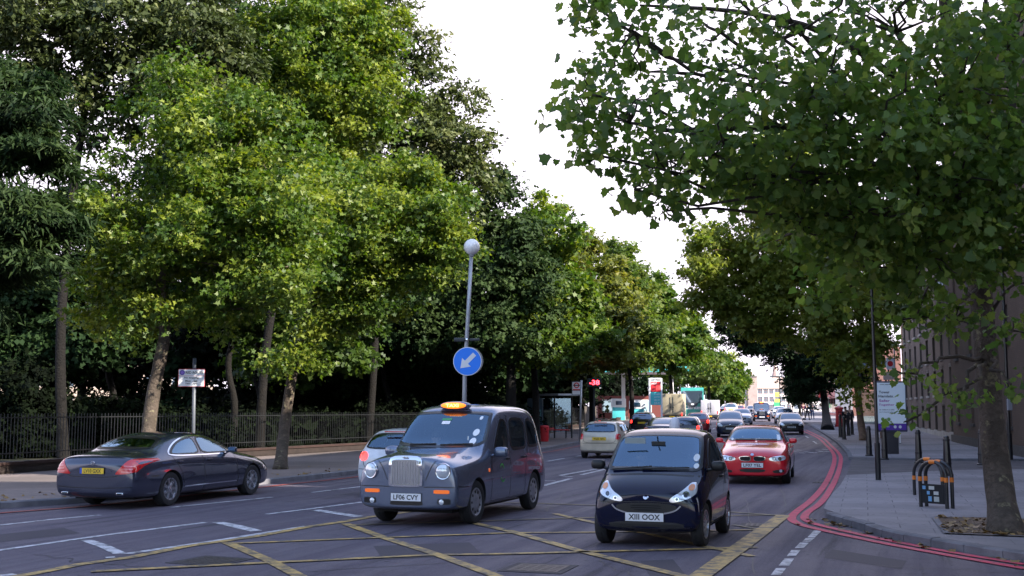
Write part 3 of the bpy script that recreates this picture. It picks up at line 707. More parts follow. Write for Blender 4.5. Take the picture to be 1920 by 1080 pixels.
    for ax in 'LR':
        c.line(m, ax, X([(-1.42, .96), (-1.38, .75), (-1.33, .5), (-1.33, .26)]), .008); c.line(m, ax, X([(-2.53, 1.34), (-2.50, .98), (-2.47, .6), (-2.47, .25)]), .008)
        c.line(m, ax, X([(-3.45, 1.02), (-3.3, .82), (-3.14, .60), (-3.10, .42)]), .008); c.line(m, ax, X([(-1.35, .235), (-3.1, .235)]), .012, it=0)
        if chrome: c.line(m, ax, X([(-1.38, .36), (-3.08, .36)]), .022, CHROME, .008, 0)
    m.build('door_gap', root)
    m = MB()
    for sd, ax in ((1, 'L'), (-1, 'R')):
        for x in (-2.3, -3.22):
            p, n = c.hit(ax, x*k, .86*H); m.box((x*k, p.y+sd*.016, .86*H), (.17, .028, .028), body, bev=.01)
    m.build('door_handle', root, 40)
    door_mirror(root, c, -1.62*k, 1.02*H, body, .82*Wd, (.11, .2, .13))
    for sd in (1, -1):
        for w_ in wh: make_wheel(root, -w_, sd*.775*Wd, wr, .22, style)
    if det: cabin(root, -1.45*k, -3.5*k, .76, .98*H, [(-2.3*k, -.38, 1.16), (-2.3*k, .38, 1.16), (-3.2*k, 0, 1.1)])
    m = MB(); m.box((-L/2, 0, .24), (L*.85, 1.3, .12), WELL); m.build('underbody', root)
    c.finish(root); return root

def hatch(label, body, L=3.43, Wd=1.0, H=1.0, wh=(.55, 2.9), wr=.28, near='B', ptext='', lit=False, name='car', cat='car', sub=2, style='cover', lampshape='tall', spot=None):
    root = empty(name); tag(root, label, cat)
    k = L/3.43; det = sub >= 3
    c = Car(scl(ST_HATCH, L, Wd, H), body, [(w_, .69*Wd) for w_ in wh], wr, sub)
    X = lambda o: [(a*k, b*H) for a, b in o]; Y = lambda o: [(a*Wd, b*H) for a, b in o]
    def Wn(n, ax, o, b=.035):
        if det: c.window(root, n, ax, o, b, 2, CLEAR)
        else: m = MB(); c.patch(m, ax, o, .006, DKGLASS, .1, 2, 0); m.build(n, root, True)
    Wn('windscreen', 'F', Y([(-.66, 1.02), (0, 1.04), (.66, 1.02), (.61, 1.2), (.52, 1.35), (0, 1.375), (-.52, 1.35), (-.61, 1.2)]))
    Wn('rear_window', 'B', Y([(-.62, 1.0), (0, .995), (.62, 1.0), (.60, 1.12), (.54, 1.33), (0, 1.345), (-.54, 1.33), (-.60, 1.12)]))
    for ax in 'LR':
        Wn('side_window', ax, X([(-1.08, .99), (-1.9, .995), (-1.95, 1.15), (-1.92, 1.32), (-1.6, 1.31), (-1.4, 1.25)]), .03)
        Wn('side_window', ax, X([(-2.03, .995), (-2.8, 1.01), (-2.84, 1.12), (-2.78, 1.3), (-2.4, 1.32), (-2.03, 1.32)]), .03)
    for sd in (1, -1):
        if near == 'B':
            o = {'tall': [(.765, .93), (.775, .74), (.72, .72), (.62, .73), (.62, .92), (.69, .95)], 'round': circ(.62, .85, .10, 12)}[lampshape]
            m = MB(); c.patch(m, 'B', Y([(sd*a, b) for a, b in o]), .01, REDLIT if lit else RED, .05, 1, .04); m.build('tail_light', root, 60)
        else:
            o = [(.74, .80), (.74, .66), (.58, .60), (.42, .62), (.46, .70), (.6, .79)]
            m = MB(); c.patch(m, 'F', Y([(sd*a, b) for a, b in o]), .01, LAMPG, .05, 2, .03); c.patch(m, 'F', Y(circ(sd*.6, .69, .05)), .016, CHROME, .05, 0, 0); m.build('headlight', root, 60)
    m = MB()
    if near == 'B':
        c.line(m, 'B', Y([(-.66, .98), (-.62, .70), (-.58, .60), (0, .595), (.58, .60), (.62, .70), (.66, .98)]), .009); c.line(m, 'B', Y([(-.78, .58), (0, .565), (.78, .58)]), .012)
        p = c.hit('B', 0, .75*H)[0]; plate(root, (p.x-.014, 0, (.75 if lampshape == 'tall' else .5)*H), (-1, 0, .1), ptext, True)
        mm = MB(); wiper(mm, c, 'B', (0, 1.0*H), (.22, 1.06*H)); mm.build('wiper', root)
        mm = MB(); mm.box((-L*.93, 0, c.hit('T', -L*.88, 0)[0].z+.005), (.05, .5, .02), RED); mm.build('brake_light', root)
        if lampshape == 'round':
            mm = MB(); p, n = c.hit('B', 0, .87*H); mm.lathe([(.05, 0), (.048, .01), (0, .012)], CHROME, 20, Matrix.Translation(p) @ Matrix.Rotation(-PI/2, 4, 'Y')); mm.lathe([(.036, .012), (0, .014)], TRIM, 20, Matrix.Translation(p) @ Matrix.Rotation(-PI/2, 4, 'Y')); mm.build('badge', root)
    else:
        c.patch(m, 'F', Y([(-.34, .66), (.34, .66), (.3, .59), (-.3, .59)]), .008, TRIM, .06, 1, .01); c.patch(m, 'F', Y([(-.45, .40), (.45, .40), (.4, .30), (-.4, .30)]), .006, TRIM, .06, 1, .01)
        p = c.hit('F', 0, .5*H)[0]; plate(root, (p.x+.014, 0, .5*H), (1, 0, 0), ptext)
        mm = MB(); p, n = c.hit('F', 0, .71*H); mm.lathe([(.045, 0), (.04, .01), (0, .012)], CHROME, 16, Matrix.Translation(p) @ Matrix.Rotation(PI/2-.5, 4, 'Y')); mm.build('badge', root)
    for ax in 'LR':
        c.line(m, ax, X([(-1.0, .95), (-.98, .6), (-1.0, .26)]), .008); c.line(m, ax, X([(-1.99, 1.34), (-1.99, .6), (-1.97, .25)]), .008); c.line(m, ax, X([(-1.0, .24), (-2.5, .24)]), .010, it=0)
    m.build('panel_gap', root)
    m = MB()
    for sd, ax in ((1, 'L'), (-1, 'R')):
        p, n = c.hit(ax, -1.85*k, .87*H); m.box((-1.85*k, p.y+sd*.016, .87*H), (.15, .028, .03), BLACK, bev=.01)
    m.build('door_handle', root, 40)
    door_mirror(root, c, -1.1*k, 1.0*H, body, .74*Wd, (.1, .17, .12))
    for sd in (1, -1):
        for w_ in wh: make_wheel(root, -w_, sd*.69*Wd, wr, .18, style)
    if det: cabin(root, -.95*k, -3.0*k, .7, .97*H, [(-1.75*k, -.35, 1.18), (-1.75*k, .35, 1.18), (-2.7*k, 0, 1.05)])
    m = MB(); m.box((-L/2, 0, .25), (L*.82, 1.15, .12), WELL); m.build('underbody', root)
    c.finish(root); return root
# ------------------------------------------------------------ ground, road, pavements
YC = [60, 72, 103, 140, 200, 400]
def sheet(name, pts, z, m, thick=0.0, kind='structure', side=None, cell=0):
    """a flat polygon (world x, y) laid on the ground profile, or a slab when thick > 0"""
    bm = bmesh.new(); vs = [bm.verts.new((p[0], p[1], 0)) for p in pts]; bm.faces.new(vs)
    for y in YC: bmesh.ops.bisect_plane(bm, geom=bm.verts[:]+bm.edges[:]+bm.faces[:], plane_co=(0, y, 0), plane_no=(0, 1, 0))
    for v in bm.verts: v.co.z = gz(v.co.y) + z
    bmesh.ops.recalc_face_normals(bm, faces=bm.faces)
    if bm.faces and sum(f.normal.z for f in bm.faces) < 0: bmesh.ops.reverse_faces(bm, faces=bm.faces)
    if thick:
        be = [e for e in bm.edges if e.is_boundary]
        r = bmesh.ops.extrude_edge_only(bm, edges=be)
        for g in r['geom']:
            if isinstance(g, bmesh.types.BMVert): g.co.z -= thick
        bmesh.ops.recalc_face_normals(bm, faces=bm.faces)
    me = bpy.data.meshes.new(name); bm.to_mesh(me); bm.free(); me.materials.append(m)
    o = link(bpy.data.objects.new(name, me)); tag(o, kind=kind); return o
def ribbon(mb, pts, wd, z, m, smooth=0, closed=False):
    P = [Vector((p[0], p[1], 0)) for p in pts]
    if smooth: P = chaikin(P, smooth, closed)
    q = []
    for a, b in zip(P, P[1:]):
        k = max(1, int((b-a).length/1.5)); q += [a+(b-a)*i/k for i in range(k)]
    q.append(P[-1]); vs = []; fs = []
    for i, p in enumerate(q):
        t = (q[min(i+1, len(q)-1)]-q[max(i-1, 0)]).normalized(); n = Vector((-t.y, t.x, 0))*wd/2
        for s in (1, -1): c = p+n*s; vs.append((c.x, c.y, gz(c.y)+z))
    for i in range(len(q)-1): fs.append((2*i+1, 2*i, 2*i+2, 2*i+3))
    mb.add(vs, fs, m)
def pg(pts): return [G(u, v) for u, v in pts]
def nodes(m): return m.node_tree.nodes, m.node_tree.links
def tex_mat(name, builder, rough=.8):
    m = bpy.data.materials.new(name); m.use_nodes = True; N, L = nodes(m); b = N['Principled BSDF']; b.inputs['Roughness'].default_value = rough
    b.inputs['Specular IOR Level'].default_value = .35
    g = N.new('ShaderNodeNewGeometry'); builder(m, N, L, b, g.outputs['Position']); return m
def noise(N, L, vec, sc, det=5, rough=.6, lo=.35, hi=.65):
    n = N.new('ShaderNodeTexNoise'); n.inputs['Scale'].default_value = sc; n.inputs['Detail'].default_value = det; n.inputs['Roughness'].default_value = rough
    L.new(vec, n.inputs['Vector']); r = N.new('ShaderNodeMapRange'); r.inputs[1].default_value = lo; r.inputs[2].default_value = hi; L.new(n.outputs['Fac'], r.inputs[0]); return r.outputs[0]
def mixc(N, L, f, a, b):
    x = N.new('ShaderNodeMix'); x.data_type = 'RGBA'
    if isinstance(f, float): x.inputs[0].default_value = f
    else: L.new(f, x.inputs[0])
    for i, c in ((6, a), (7, b)):
        if isinstance(c, tuple): x.inputs[i].default_value = c+(1,)
        else: L.new(c, x.inputs[i])
    return x.outputs[2]
def bump(N, L, b, h, st=.3, d=.01):
    p = N.new('ShaderNodeBump'); p.inputs['Strength'].default_value = st; p.inputs['Distance'].default_value = d; L.new(h, p.inputs['Height']); L.new(p.outputs[0], b.inputs['Normal'])
def stretch(N, L, vec, ang, sx, sy):
    q = N.new('ShaderNodeMapping'); q.vector_type = 'TEXTURE'; q.inputs['Rotation'].default_value = (0, 0, ang); q.inputs['Scale'].default_value = (sx, sy, 1); L.new(vec, q.inputs[0]); return q.outputs[0]
def b_asphalt(m, N, L, b, P):
    base = mixc(N, L, noise(N, L, P, .35, 6), (.092, .077, .100), (.122, .104, .128))
    streak = noise(N, L, stretch(N, L, P, R(-19), .5, 12), 1.0, 4, .6, .42, .7)
    base = mixc(N, L, streak, base, (.080, .066, .090))
    patchy = noise(N, L, P, 1.6, 3, .5, .60, .64); base = mixc(N, L, patchy, base, (.098, .086, .112))
    base = mixc(N, L, noise(N, L, P, 3.2, 7, .75, .52, .72), base, (.060, .050, .066)); base = mixc(N, L, noise(N, L, stretch(N, L, P, R(-19), .25, 5), 1.0, 5, .7, .56, .66), base, (.046, .040, .052)); base = mixc(N, L, noise(N, L, P, 7, 2, .5, .70, .74), base, (.030, .027, .034))
    grit = noise(N, L, P, 38, 4, .8, .3, .7); base2 = mixc(N, L, grit, (.45, .45, .45), (1.55, 1.55, 1.55))
    x = N.new('ShaderNodeMix'); x.data_type = 'RGBA'; x.blend_type = 'MULTIPLY'; x.inputs[0].default_value = .8; L.new(base, x.inputs[6]); L.new(base2, x.inputs[7])
    L.new(x.outputs[2], b.inputs['Base Color']); bump(N, L, b, grit, .5, .006)
    r = N.new('ShaderNodeMapRange'); r.inputs[3].default_value = .62; r.inputs[4].default_value = .85; L.new(streak, r.inputs[0]); L.new(r.outputs[0], b.inputs['Roughness'])
ASPH = tex_mat('asphalt', b_asphalt)
def worn(name, col, wear, lo=.45, hi=.62, sc=9):
    def f(m, N, L, b, P):
        a = noise(N, L, P, sc, 8, .75, lo, hi); d = noise(N, L, P, .9, 3, .5, .3, .7)
        c = mixc(N, L, d, col, tuple(x*.8 for x in col)); g = noise(N, L, P, 70, 2, .5, .3, .7); c = mixc(N, L, g, c, tuple(x*.82 for x in col))
        c2 = mixc(N, L, a, c, tuple(x*(1-wear)+.07*wear for x in col)); L.new(c2, b.inputs['Base Color']); bump(N, L, b, g, .3, .004)
    return tex_mat(name, f, .6)
M_WHITE = worn('road_paint_white', (.66, .64, .66), .9, .47, .60, 5)
M_YEL = worn('road_paint_yellow', (.66, .43, .14), .95, .42, .60, 4)
M_YEL2 = worn('road_paint_yellow_faded', (.38, .28, .14), .95, .35, .6, 5)
M_RED = worn('road_paint_red', (.74, .05, .12), .6, .47, .62, 6)
M_REDL = worn('road_paint_red_faded', (.40, .07, .06), .75, .42, .66)
def b_slab(ang, w, h, c1, c2, mort):
    def f(m, N, L, b, P):
        v = stretch(N, L, P, ang, 1, 1); t = N.new('ShaderNodeTexBrick'); L.new(v, t.inputs['Vector']); t.inputs['Scale'].default_value = 1
        t.inputs['Brick Width'].default_value = w; t.inputs['Row Height'].default_value = h; t.inputs['Mortar Size'].default_value = .010; t.inputs['Mortar Smooth'].default_value = .2
        t.inputs['Color1'].default_value = c1+(1,); t.inputs['Color2'].default_value = c2+(1,); t.inputs['Mortar'].default_value = mort+(1,); t.inputs['Bias'].default_value = -.2
        n = noise(N, L, P, .8, 6, .65); c = mixc(N, L, n, t.outputs['Color'], tuple(x*.78 for x in c1))
        sp = noise(N, L, P, 5, 5, .7, .62, .70); c = mixc(N, L, sp, c, tuple(x*.4 for x in c1)); st_ = noise(N, L, P, .22, 5, .6, .45, .62); c = mixc(N, L, st_, c, tuple(x*.62 for x in c2)); gm = noise(N, L, P, 11, 1, .4, .70, .71); c = mixc(N, L, gm, c, tuple(x*.35 for x in c1))
        x = N.new('ShaderNodeMix'); x.data_type = 'RGBA'; x.inputs[0].default_value = .8; L.new(t.outputs['Color'], x.inputs[6]); L.new(c, x.inputs[7])
        L.new(x.outputs[2], b.inputs['Base Color']); bump(N, L, b, t.outputs['Fac'], -.4, .008)
    return f
M_SLAB = tex_mat('paving_slabs', b_slab(R(-17), .9, .6, (.33, .30, .31), (.25, .23, .245), (.07, .066, .08)))
M_SLABL = tex_mat('paving_slabs_worn', b_slab(R(-23), .75, .6, (.22, .175, .165), (.18, .15, .14), (.07, .06, .06)))
M_KERB = mat('kerb_stone', (.17, .165, .185), .8, var=.35, vs=3, bump=.4, bs=40)
M_STRIP = mat('tar_strip', (.115, .10, .105), .85, var=.35, vs=1.2, bump=.3, bs=50)
def b_soil(m, N, L, b, P):
    c = mixc(N, L, noise(N, L, P, 3, 8, .7), (.19, .125, .09), (.11, .08, .06)); c = mixc(N, L, noise(N, L, P, 30, 3, .6, .55, .62), c, (.20, .14, .08))
    L.new(c, b.inputs['Base Color']); bump(N, L, b, noise(N, L, P, 20), .8, .03)
M_SOIL = tex_mat('soil', b_soil, .95)
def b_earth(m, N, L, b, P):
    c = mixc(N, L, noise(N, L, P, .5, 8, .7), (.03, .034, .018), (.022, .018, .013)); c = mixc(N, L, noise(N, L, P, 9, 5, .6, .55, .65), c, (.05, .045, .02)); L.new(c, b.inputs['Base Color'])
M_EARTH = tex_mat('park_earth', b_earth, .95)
g = MB(); sheet('ground', [(-900, -300), (900, -300), (900, 1500), (-900, 1500)], -.02, mat('ground_far', (.10, .10, .09), .9, var=.4, vs=.05))

# left kerb foot and right kerb foot, traced on the ground
d11 = Vector((math.sin(R(11.6)), math.cos(R(11.6)), 0))
LK = pg([(0, 954), (150, 944), (270, 932.5), (480, 910), (675, 889), (1020, 845), (1084, 832)])
LK = [LK[0] + Vector((-.47, -.883, 0))*40] + LK; LK += [LK[-1] + d11*k for k in (30, 70, 150, 330)]
RKF = pg([(1591, 863), (1587, 852), (1570, 833), (1545, 815), (1523, 802)]); RKF += [RKF[-1] + d11*k for k in (30, 90, 290)]
sheet('road', [p for p in LK] + [p for p in RKF[::-1]] + [(16, 41), (40, 36), (60, -40), (-60, -40)], 0.0, ASPH)
def offset(P, d):
    o = []
    for i, p in enumerate(P):
        t = (P[min(i+1, len(P)-1)]-P[max(i-1, 0)]); t.z = 0; t.normalize(); o.append(p + Vector((-t.y, t.x, 0))*d)
    return o
KH = .12
LK2 = offset(LK, .16)
WL = pg([(0, 898), (190, 882), (500, 861), (680, 849), (1000, 822)])
WL = [WL[0] + Vector((-.47, -.883, 0))*45] + WL; WL += [WL[-1]+d11*k for k in (60, 150, 400)]
sheet('left_pavement', LK2 + WL[::-1], KH, M_SLABL, .15)
def kerb(name, P, wd, hz, m, flip=1):
    q = []
    for a, b in zip(P, P[1:]):
        k = max(1, int((b-a).length/.95)) if (a.y < 60) else max(1, int((b-a).length/8)); q += [a+(b-a)*i/k for i in range(k)]
    q.append(P[-1]); mb = MB(); r = random.Random(3)
    for a, b in zip(q, q[1:]):
        t = (b-a); t.z = 0; ln = t.length; t.normalize(); n = Vector((-t.y, t.x, 0))*wd*flip; a2 = a+t*.006; b2 = b-t*.006; h = hz+r.uniform(-.006, .006)
        za, zb = gz(a.y), gz(b.y); c = n*.18
        vs = [a2+Vector((0, 0, -.05)), b2+Vector((0, 0, -.05)), b2+Vector((0, 0, h-.02)), a2+Vector((0, 0, h-.02)), a2+c+Vector((0, 0, h)), b2+c+Vector((0, 0, h)), b2+n+Vector((0, 0, h)), a2+n+Vector((0, 0, h)), a2+n+Vector((0, 0, -.05)), b2+n+Vector((0, 0, -.05))]
        vs = [Vector((v.x, v.y, v.z-(0 if False else 0))) for v in vs]
        mb.add(vs, [(0, 1, 2, 3), (3, 2, 5, 4), (4, 5, 6, 7), (7, 6, 9, 8), (0, 3, 4, 7, 8), (1, 9, 6, 5, 2)], m)
    o = mb.build(name); tag(o, kind='structure'); return o
kerb('left_kerb', LK, .155, KH+.004, M_KERB)
kerb('far_right_kerb', RKF, .16, KH+.004, M_KERB, -1)

# right side: near pavement, drop-kerb driveway band, far pavement
CN = pg([(1920, 1056), (1773, 1031), (1670, 1013), (1607, 992), (1570, 982), (1549, 974.5)])
CN = [CN[0]+Vector((1.2, -3.5, 0)), CN[0]+Vector((.4, -1.3, 0))] + CN; CN = chaikin(CN, 1, False)
CF = pg([(1545, 966), (1552, 950), (1562, 935), (1576, 919), (1587, 899)])
kerb('corner_kerb', CN, .16, KH+.004, M_KERB, -1)
near = offset(CN, -.165) + CF + [Vector((12.6, 33.2, 0)), Vector((17.6, 34.5, 0)), Vector((45, 37, 0)), Vector((45, 6, 0))]
sheet('near_pavement', near, KH, M_SLAB, .15)
band = [CF[-1]+Vector((.0, .06, 0)), RKF[0]+Vector((.1, -.08, 0)), Vector((14.6, 40.9, 0)), Vector((20, 40.5, 0)), Vector((46, 41, 0)), Vector((46, 37.2, 0)), Vector((17.6, 34.6, 0)), Vector((12.6, 33.3, 0))]
sheet('crossing_strip', band, .045, M_STRIP, .08)
FN = [RKF[0]+Vector((.15, .05, 0)), Vector((14.6, 41.0, 0)), Vector((20, 40.6, 0)), Vector((46, 41.1, 0))]
kerb('strip_kerb', FN, .15, KH+.004, M_KERB, 1)
far = offset(RKF, -.165)
sheet('far_pavement', far + [Vector((160, 330, 0)), Vector((46, 41.3, 0)), Vector((20, 40.78, 0)), Vector((14.6, 41.17, 0))], KH, M_SLAB, .15)
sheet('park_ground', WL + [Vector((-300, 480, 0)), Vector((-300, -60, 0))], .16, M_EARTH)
# planting pit at the foot of the near tree
tb = G(1886, 1003)
pit = pg([(1752, 985), (1900, 986), (2010, 1000), (2050, 1030), (1775, 1018)])
sheet('tree_pit', pit, KH+.012, M_SOIL)
pe = MB(); ribbon(pe, pit+[pit[0]], .09, KH+.02, M_KERB); tag(pe.build('pit_edging'), kind='structure')

# painted markings
mk = MB()
for P, wd in [([(0, 985), (95, 974.5), (188, 966)], .11), ([(322, 951.5), (415, 942), (510, 932.5)], .11), ([(585, 923.5), (682, 912)], .11), ([(1026, 865), (1058, 859.5)], .12),
        ([(-60, 1040), (0, 1032), (195, 1004), (385, 980)], .12), ([(500, 964.5), (600, 952), (692, 940)], .12), ([(1018, 911), (1070, 897.5)], .15), ([(1050, 891.5), (1122, 879)], .13), ([(1090, 890.5), (1137, 879.5)], .13),
        ([(235, 1039), (400, 1015), (575, 987)], .13), ([(198, 1046), (216, 1045)], .12), ([(-30, 1083), (28, 1077)], .13), ([(1080, 855.5), (1092, 854)], .12), ([(1050, 892), (1075, 894.5)], .1), ([(1020, 901.5), (1042, 902)], .1)]:
    ribbon(mk, pg(P), wd, .005, M_WHITE)
for q in [[(148, 1013), (174, 1013), (205, 1023), (238, 1038), (212, 1039), (185, 1026)], [(397, 980), (420, 979), (455, 986), (492, 995), (470, 997)], [(582, 957), (602, 956), (682, 968), (664, 970)]]:
    v = pg(q); mk.add([(p.x, p.y, .005) for p in v], [tuple(range(len(v)))[::-1]], M_WHITE)
for q in [[(1526, 995), (1543, 994), (1528, 1008), (1514, 1008)], [(1511, 1009.5), (1528, 1009), (1519, 1016), (1504, 1016.5)], [(1500, 1018), (1517, 1018), (1507, 1028), (1490, 1028.5)], [(1484, 1032), (1501, 1032), (1492, 1043), (1475, 1043.5)], [(1471, 1048), (1489, 1048), (1480, 1061), (1460, 1061)], [(1455, 1066), (1474, 1066), (1464, 1079), (1445, 1079)], [(1440, 1084), (1460, 1084), (1452, 1096), (1430, 1096)]]:
    v = pg(q); mk.add([(p.x, p.y, .005) for p in v], [tuple(range(len(v)))], M_WHITE)
for u, v in [(1492, 846), (1498, 844), (1512, 847.5), (1521, 848.5), (1527, 849), (1540, 847), (1547, 843), (1552, 847), (1504, 849.5), (1534, 844)]:
    p = G(u, v); mk.add([(p.x-.11, p.y-.22, .005), (p.x+.11, p.y-.22, .005), (p.x+.11, p.y+.22, .005), (p.x-.11, p.y+.22, .005)], [(0, 1, 2, 3)], M_WHITE)
# lane dashes further up the road
for k in range(14):
    for off in (-3.2, -6.4, 3.3):
        a = Vector((13.2-off*.98, 62, 0)) + d11*(k*9) ; ribbon(mk, [a, a+d11*3.5], .11, .006, M_WHITE)
tag(mk.build('white_markings'), kind='structure')
mk = MB()
for P, wd, m in [([(-40, 1092), (60, 1077), (150, 1059), (250, 1045), (350, 1025), (480, 1006.5), (580, 988), (640, 979.5), (700, 969), (830, 952), (905, 942)], .17, M_YEL),
        ([(905, 942), (1010, 944.5), (1115, 948), (1300, 955), (1380, 961.5), (1476, 968)], .12, M_YEL2),
        ([(425, 1018), (505, 1052), (570, 1086)], .16, M_YEL), ([(648, 983), (720, 1009), (820, 1041), (935, 1083)], .16, M_YEL),
        ([(885, 981), (960, 998), (1087, 1034), (1290, 1084)], .16, M_YEL), ([(1040, 964), (1115, 981), (1250, 1010), (1410, 1044)], .13, M_YEL), ([(1375, 985), (1440, 996)], .09, M_YEL2),
        ([(170, 1073), (480, 1057.5), (805, 1042), (960, 1039.5), (1090, 1036), (1285, 1031), (1420, 1027)], .14, M_YEL), ([(440, 1020), (715, 1009), (960, 1000), (1115, 999), (1440, 994)], .12, M_YEL),
        ([(655, 985), (805, 981), (900, 978), (1010, 974), (1115, 971), (1470, 966)], .11, M_YEL2)]:
    ribbon(mk, pg(P), wd, .009+.0007*len(mk.mats)+.0004*(len(mk.f) % 7), m)
v = pg([(1455, 967.5), (1482, 968), (1430, 1010), (1330, 1086), (1285, 1086), (1390, 1012)]); mk.add([(p.x, p.y, .015) for p in v], [tuple(range(len(v)))[::-1]], M_YEL)
tag(mk.build('yellow_box_markings'), kind='structure')
mk = MB()
ribbon(mk, pg([(1500, 806), (1528, 818), (1541, 826), (1562, 847), (1566, 863), (1557, 891), (1543, 916), (1520, 941), (1493, 960), (1482, 972), (1490, 981), (1518, 990), (1579, 1003.5), (1662, 1021), (1801, 1046.5), (1925, 1068)]), .15, .012, M_RED, 2)
ribbon(mk, pg([(1512, 807), (1538, 819), (1551, 827), (1576, 852), (1577, 866), (1570, 894), (1554, 924), (1537, 947), (1515, 960), (1507, 970), (1511, 977), (1532, 985), (1584, 997), (1662, 1014), (1801, 1040), (1925, 1060)]), .14, .0125, M_RED, 2)
ribbon(mk, pg([(-200, 981), (0, 962.5), (150, 951.5), (270, 940), (480, 915), (675, 894.5), (1020, 850), (1084, 836.5), (1130, 827)]), .15, .012, M_REDL, 1)
tag(mk.build('red_route_lines'), kind='structure')
for (u, v, gname, lab) in []: pass
def cover(u, v, w_, l_, ang, name):
    p = G(u, v); T0 = Matrix.Translation((p.x, p.y, .0)) @ Matrix.Rotation(R(ang), 4, 'Z'); m = MB(); m.box((0, 0, .004), (w_+.16, l_+.16, .006), mat('tar_surround', (.03, .027, .035), .7, var=.3), M=T0); m.box((0, 0, .007), (w_, l_, .006), mat('iron_cover', (.06, .05, .05), .5, .3, var=.4, vs=9), M=T0)
    for i in range(5):
        for j in range(5): m.box(((i-2)*w_/5.5, (j-2)*l_/5.5, .0105), (w_/9, l_/9, .003), mat('iron_cover', (.06, .05, .05)), M=T0)
    tag(m.build(name), kind='structure')
for a in [(1010, 1066, .6, .6, -18, 'manhole_cover'), (395, 1052, .6, .6, -24, 'manhole_cover'), (1210, 908, .7, .5, -16, 'manhole_cover'), (930, 905, .6, .6, -18, 'manhole_cover'), (1425, 985, .45, .45, -15, 'manhole_cover'), (1548, 905, .45, .35, -20, 'drain_grate')]: cover(*a)
# repairs and cracks
M_REP = tex_mat('asphalt_repair', lambda m, N, L, b, P: (L.new(mixc(N, L, noise(N, L, P, 60, 2, .5, .3, .7), (.034, .030, .040), (.062, .053, .068)), b.inputs['Base Color'])), .7)
M_CRK = mat('crack_sealant', (.018, .016, .02), .5)
rp = MB()
for q in [[(700, 1024), (880, 1017), (905, 1040), (718, 1050)], [(1200, 1052), (1262, 1049), (1290, 1084), (1222, 1086)], [(-10, 1003), (120, 990), (150, 1000), (-10, 1018)], [(1560, 1030), (1700, 1052), (1690, 1068), (1545, 1046)]]:
    v = pg(q); rp.add([(p.x, p.y, .0025) for p in v], [tuple(range(4))[::-1]], M_REP)
rr_ = random.Random(12)
for s0, s1 in [((520, 1075), (900, 1052)), ((1120, 1045), (1180, 1080)), ((1400, 930), (1425, 1075)), ((300, 1070), (60, 1040)), ((1060, 920), (1020, 960)), ((1640, 1062), (1900, 1076)), ((700, 935), (560, 952)), ((1450, 870), (1470, 950))]:
    a, b = G(*s0), G(*s1); n = 26; q = []; off = 0
    for i in range(n+1): off = off*.8 + rr_.uniform(-.05, .05); p = a.lerp(b, i/n); q.append((p.x+off, p.y+off))
    ribbon(rp, q, .018, .0035, M_CRK)
tag(rp.build('road_repairs'), kind='structure')
# ------------------------------------------------------------ brick and building kit
def b_brick(c1, c2, mort, sc=1.0):
    def f(m, N, L, b, P):
        sep = N.new('ShaderNodeSeparateXYZ'); L.new(P, sep.inputs[0]); ad = N.new('ShaderNodeMath'); ad.operation = 'ADD'; L.new(sep.outputs[0], ad.inputs[0]); L.new(sep.outputs[1], ad.inputs[1])
        cb = N.new('ShaderNodeCombineXYZ'); L.new(ad.outputs[0], cb.inputs[0]); L.new(sep.outputs[2], cb.inputs[1])
        t = N.new('ShaderNodeTexBrick'); L.new(cb.outputs[0], t.inputs['Vector']); t.inputs['Scale'].default_value = sc; t.inputs['Brick Width'].default_value = .225; t.inputs['Row Height'].default_value = .075; t.inputs['Mortar Size'].default_value = .010
        t.inputs['Color1'].default_value = c1+(1,); t.inputs['Color2'].default_value = c2+(1,); t.inputs['Mortar'].default_value = mort+(1,)
        c = mixc(N, L, noise(N, L, P, .6, 6, .7), t.outputs['Color'], tuple(x*.6 for x in c1)); x = N.new('ShaderNodeMix'); x.data_type = 'RGBA'; x.inputs[0].default_value = .7
        L.new(t.outputs['Color'], x.inputs[6]); L.new(c, x.inputs[7]); L.new(x.outputs[2], b.inputs['Base Color']); bump(N, L, b, t.outputs['Fac'], -.3, .01)
    return f
M_BRICK = tex_mat('brown_brick', b_brick((.13, .080, .056), (.095, .062, .046), (.08, .062, .05)), .9)
M_BRICKO = tex_mat('orange_brick', b_brick((.42, .22, .12), (.34, .17, .09), (.3, .25, .2)), .9)
M_BRICKR = tex_mat('red_brick', b_brick((.30, .12, .09), (.24, .10, .08), (.25, .2, .18)), .9)
M_STONE = mat('pale_stone', (.42, .39, .35), .85, var=.3, vs=1.5, bump=.2)
M_DKFR = mat('window_frame_dark', (.03, .035, .04), .5)
M_WFR = mat('window_frame_white', (.6, .6, .6), .5)
M_SLATE = mat('roof_slate', (.06, .06, .07), .7, var=.4, vs=2)
M_RTILE = mat('roof_tile', (.28, .13, .09), .8, var=.4, vs=2)
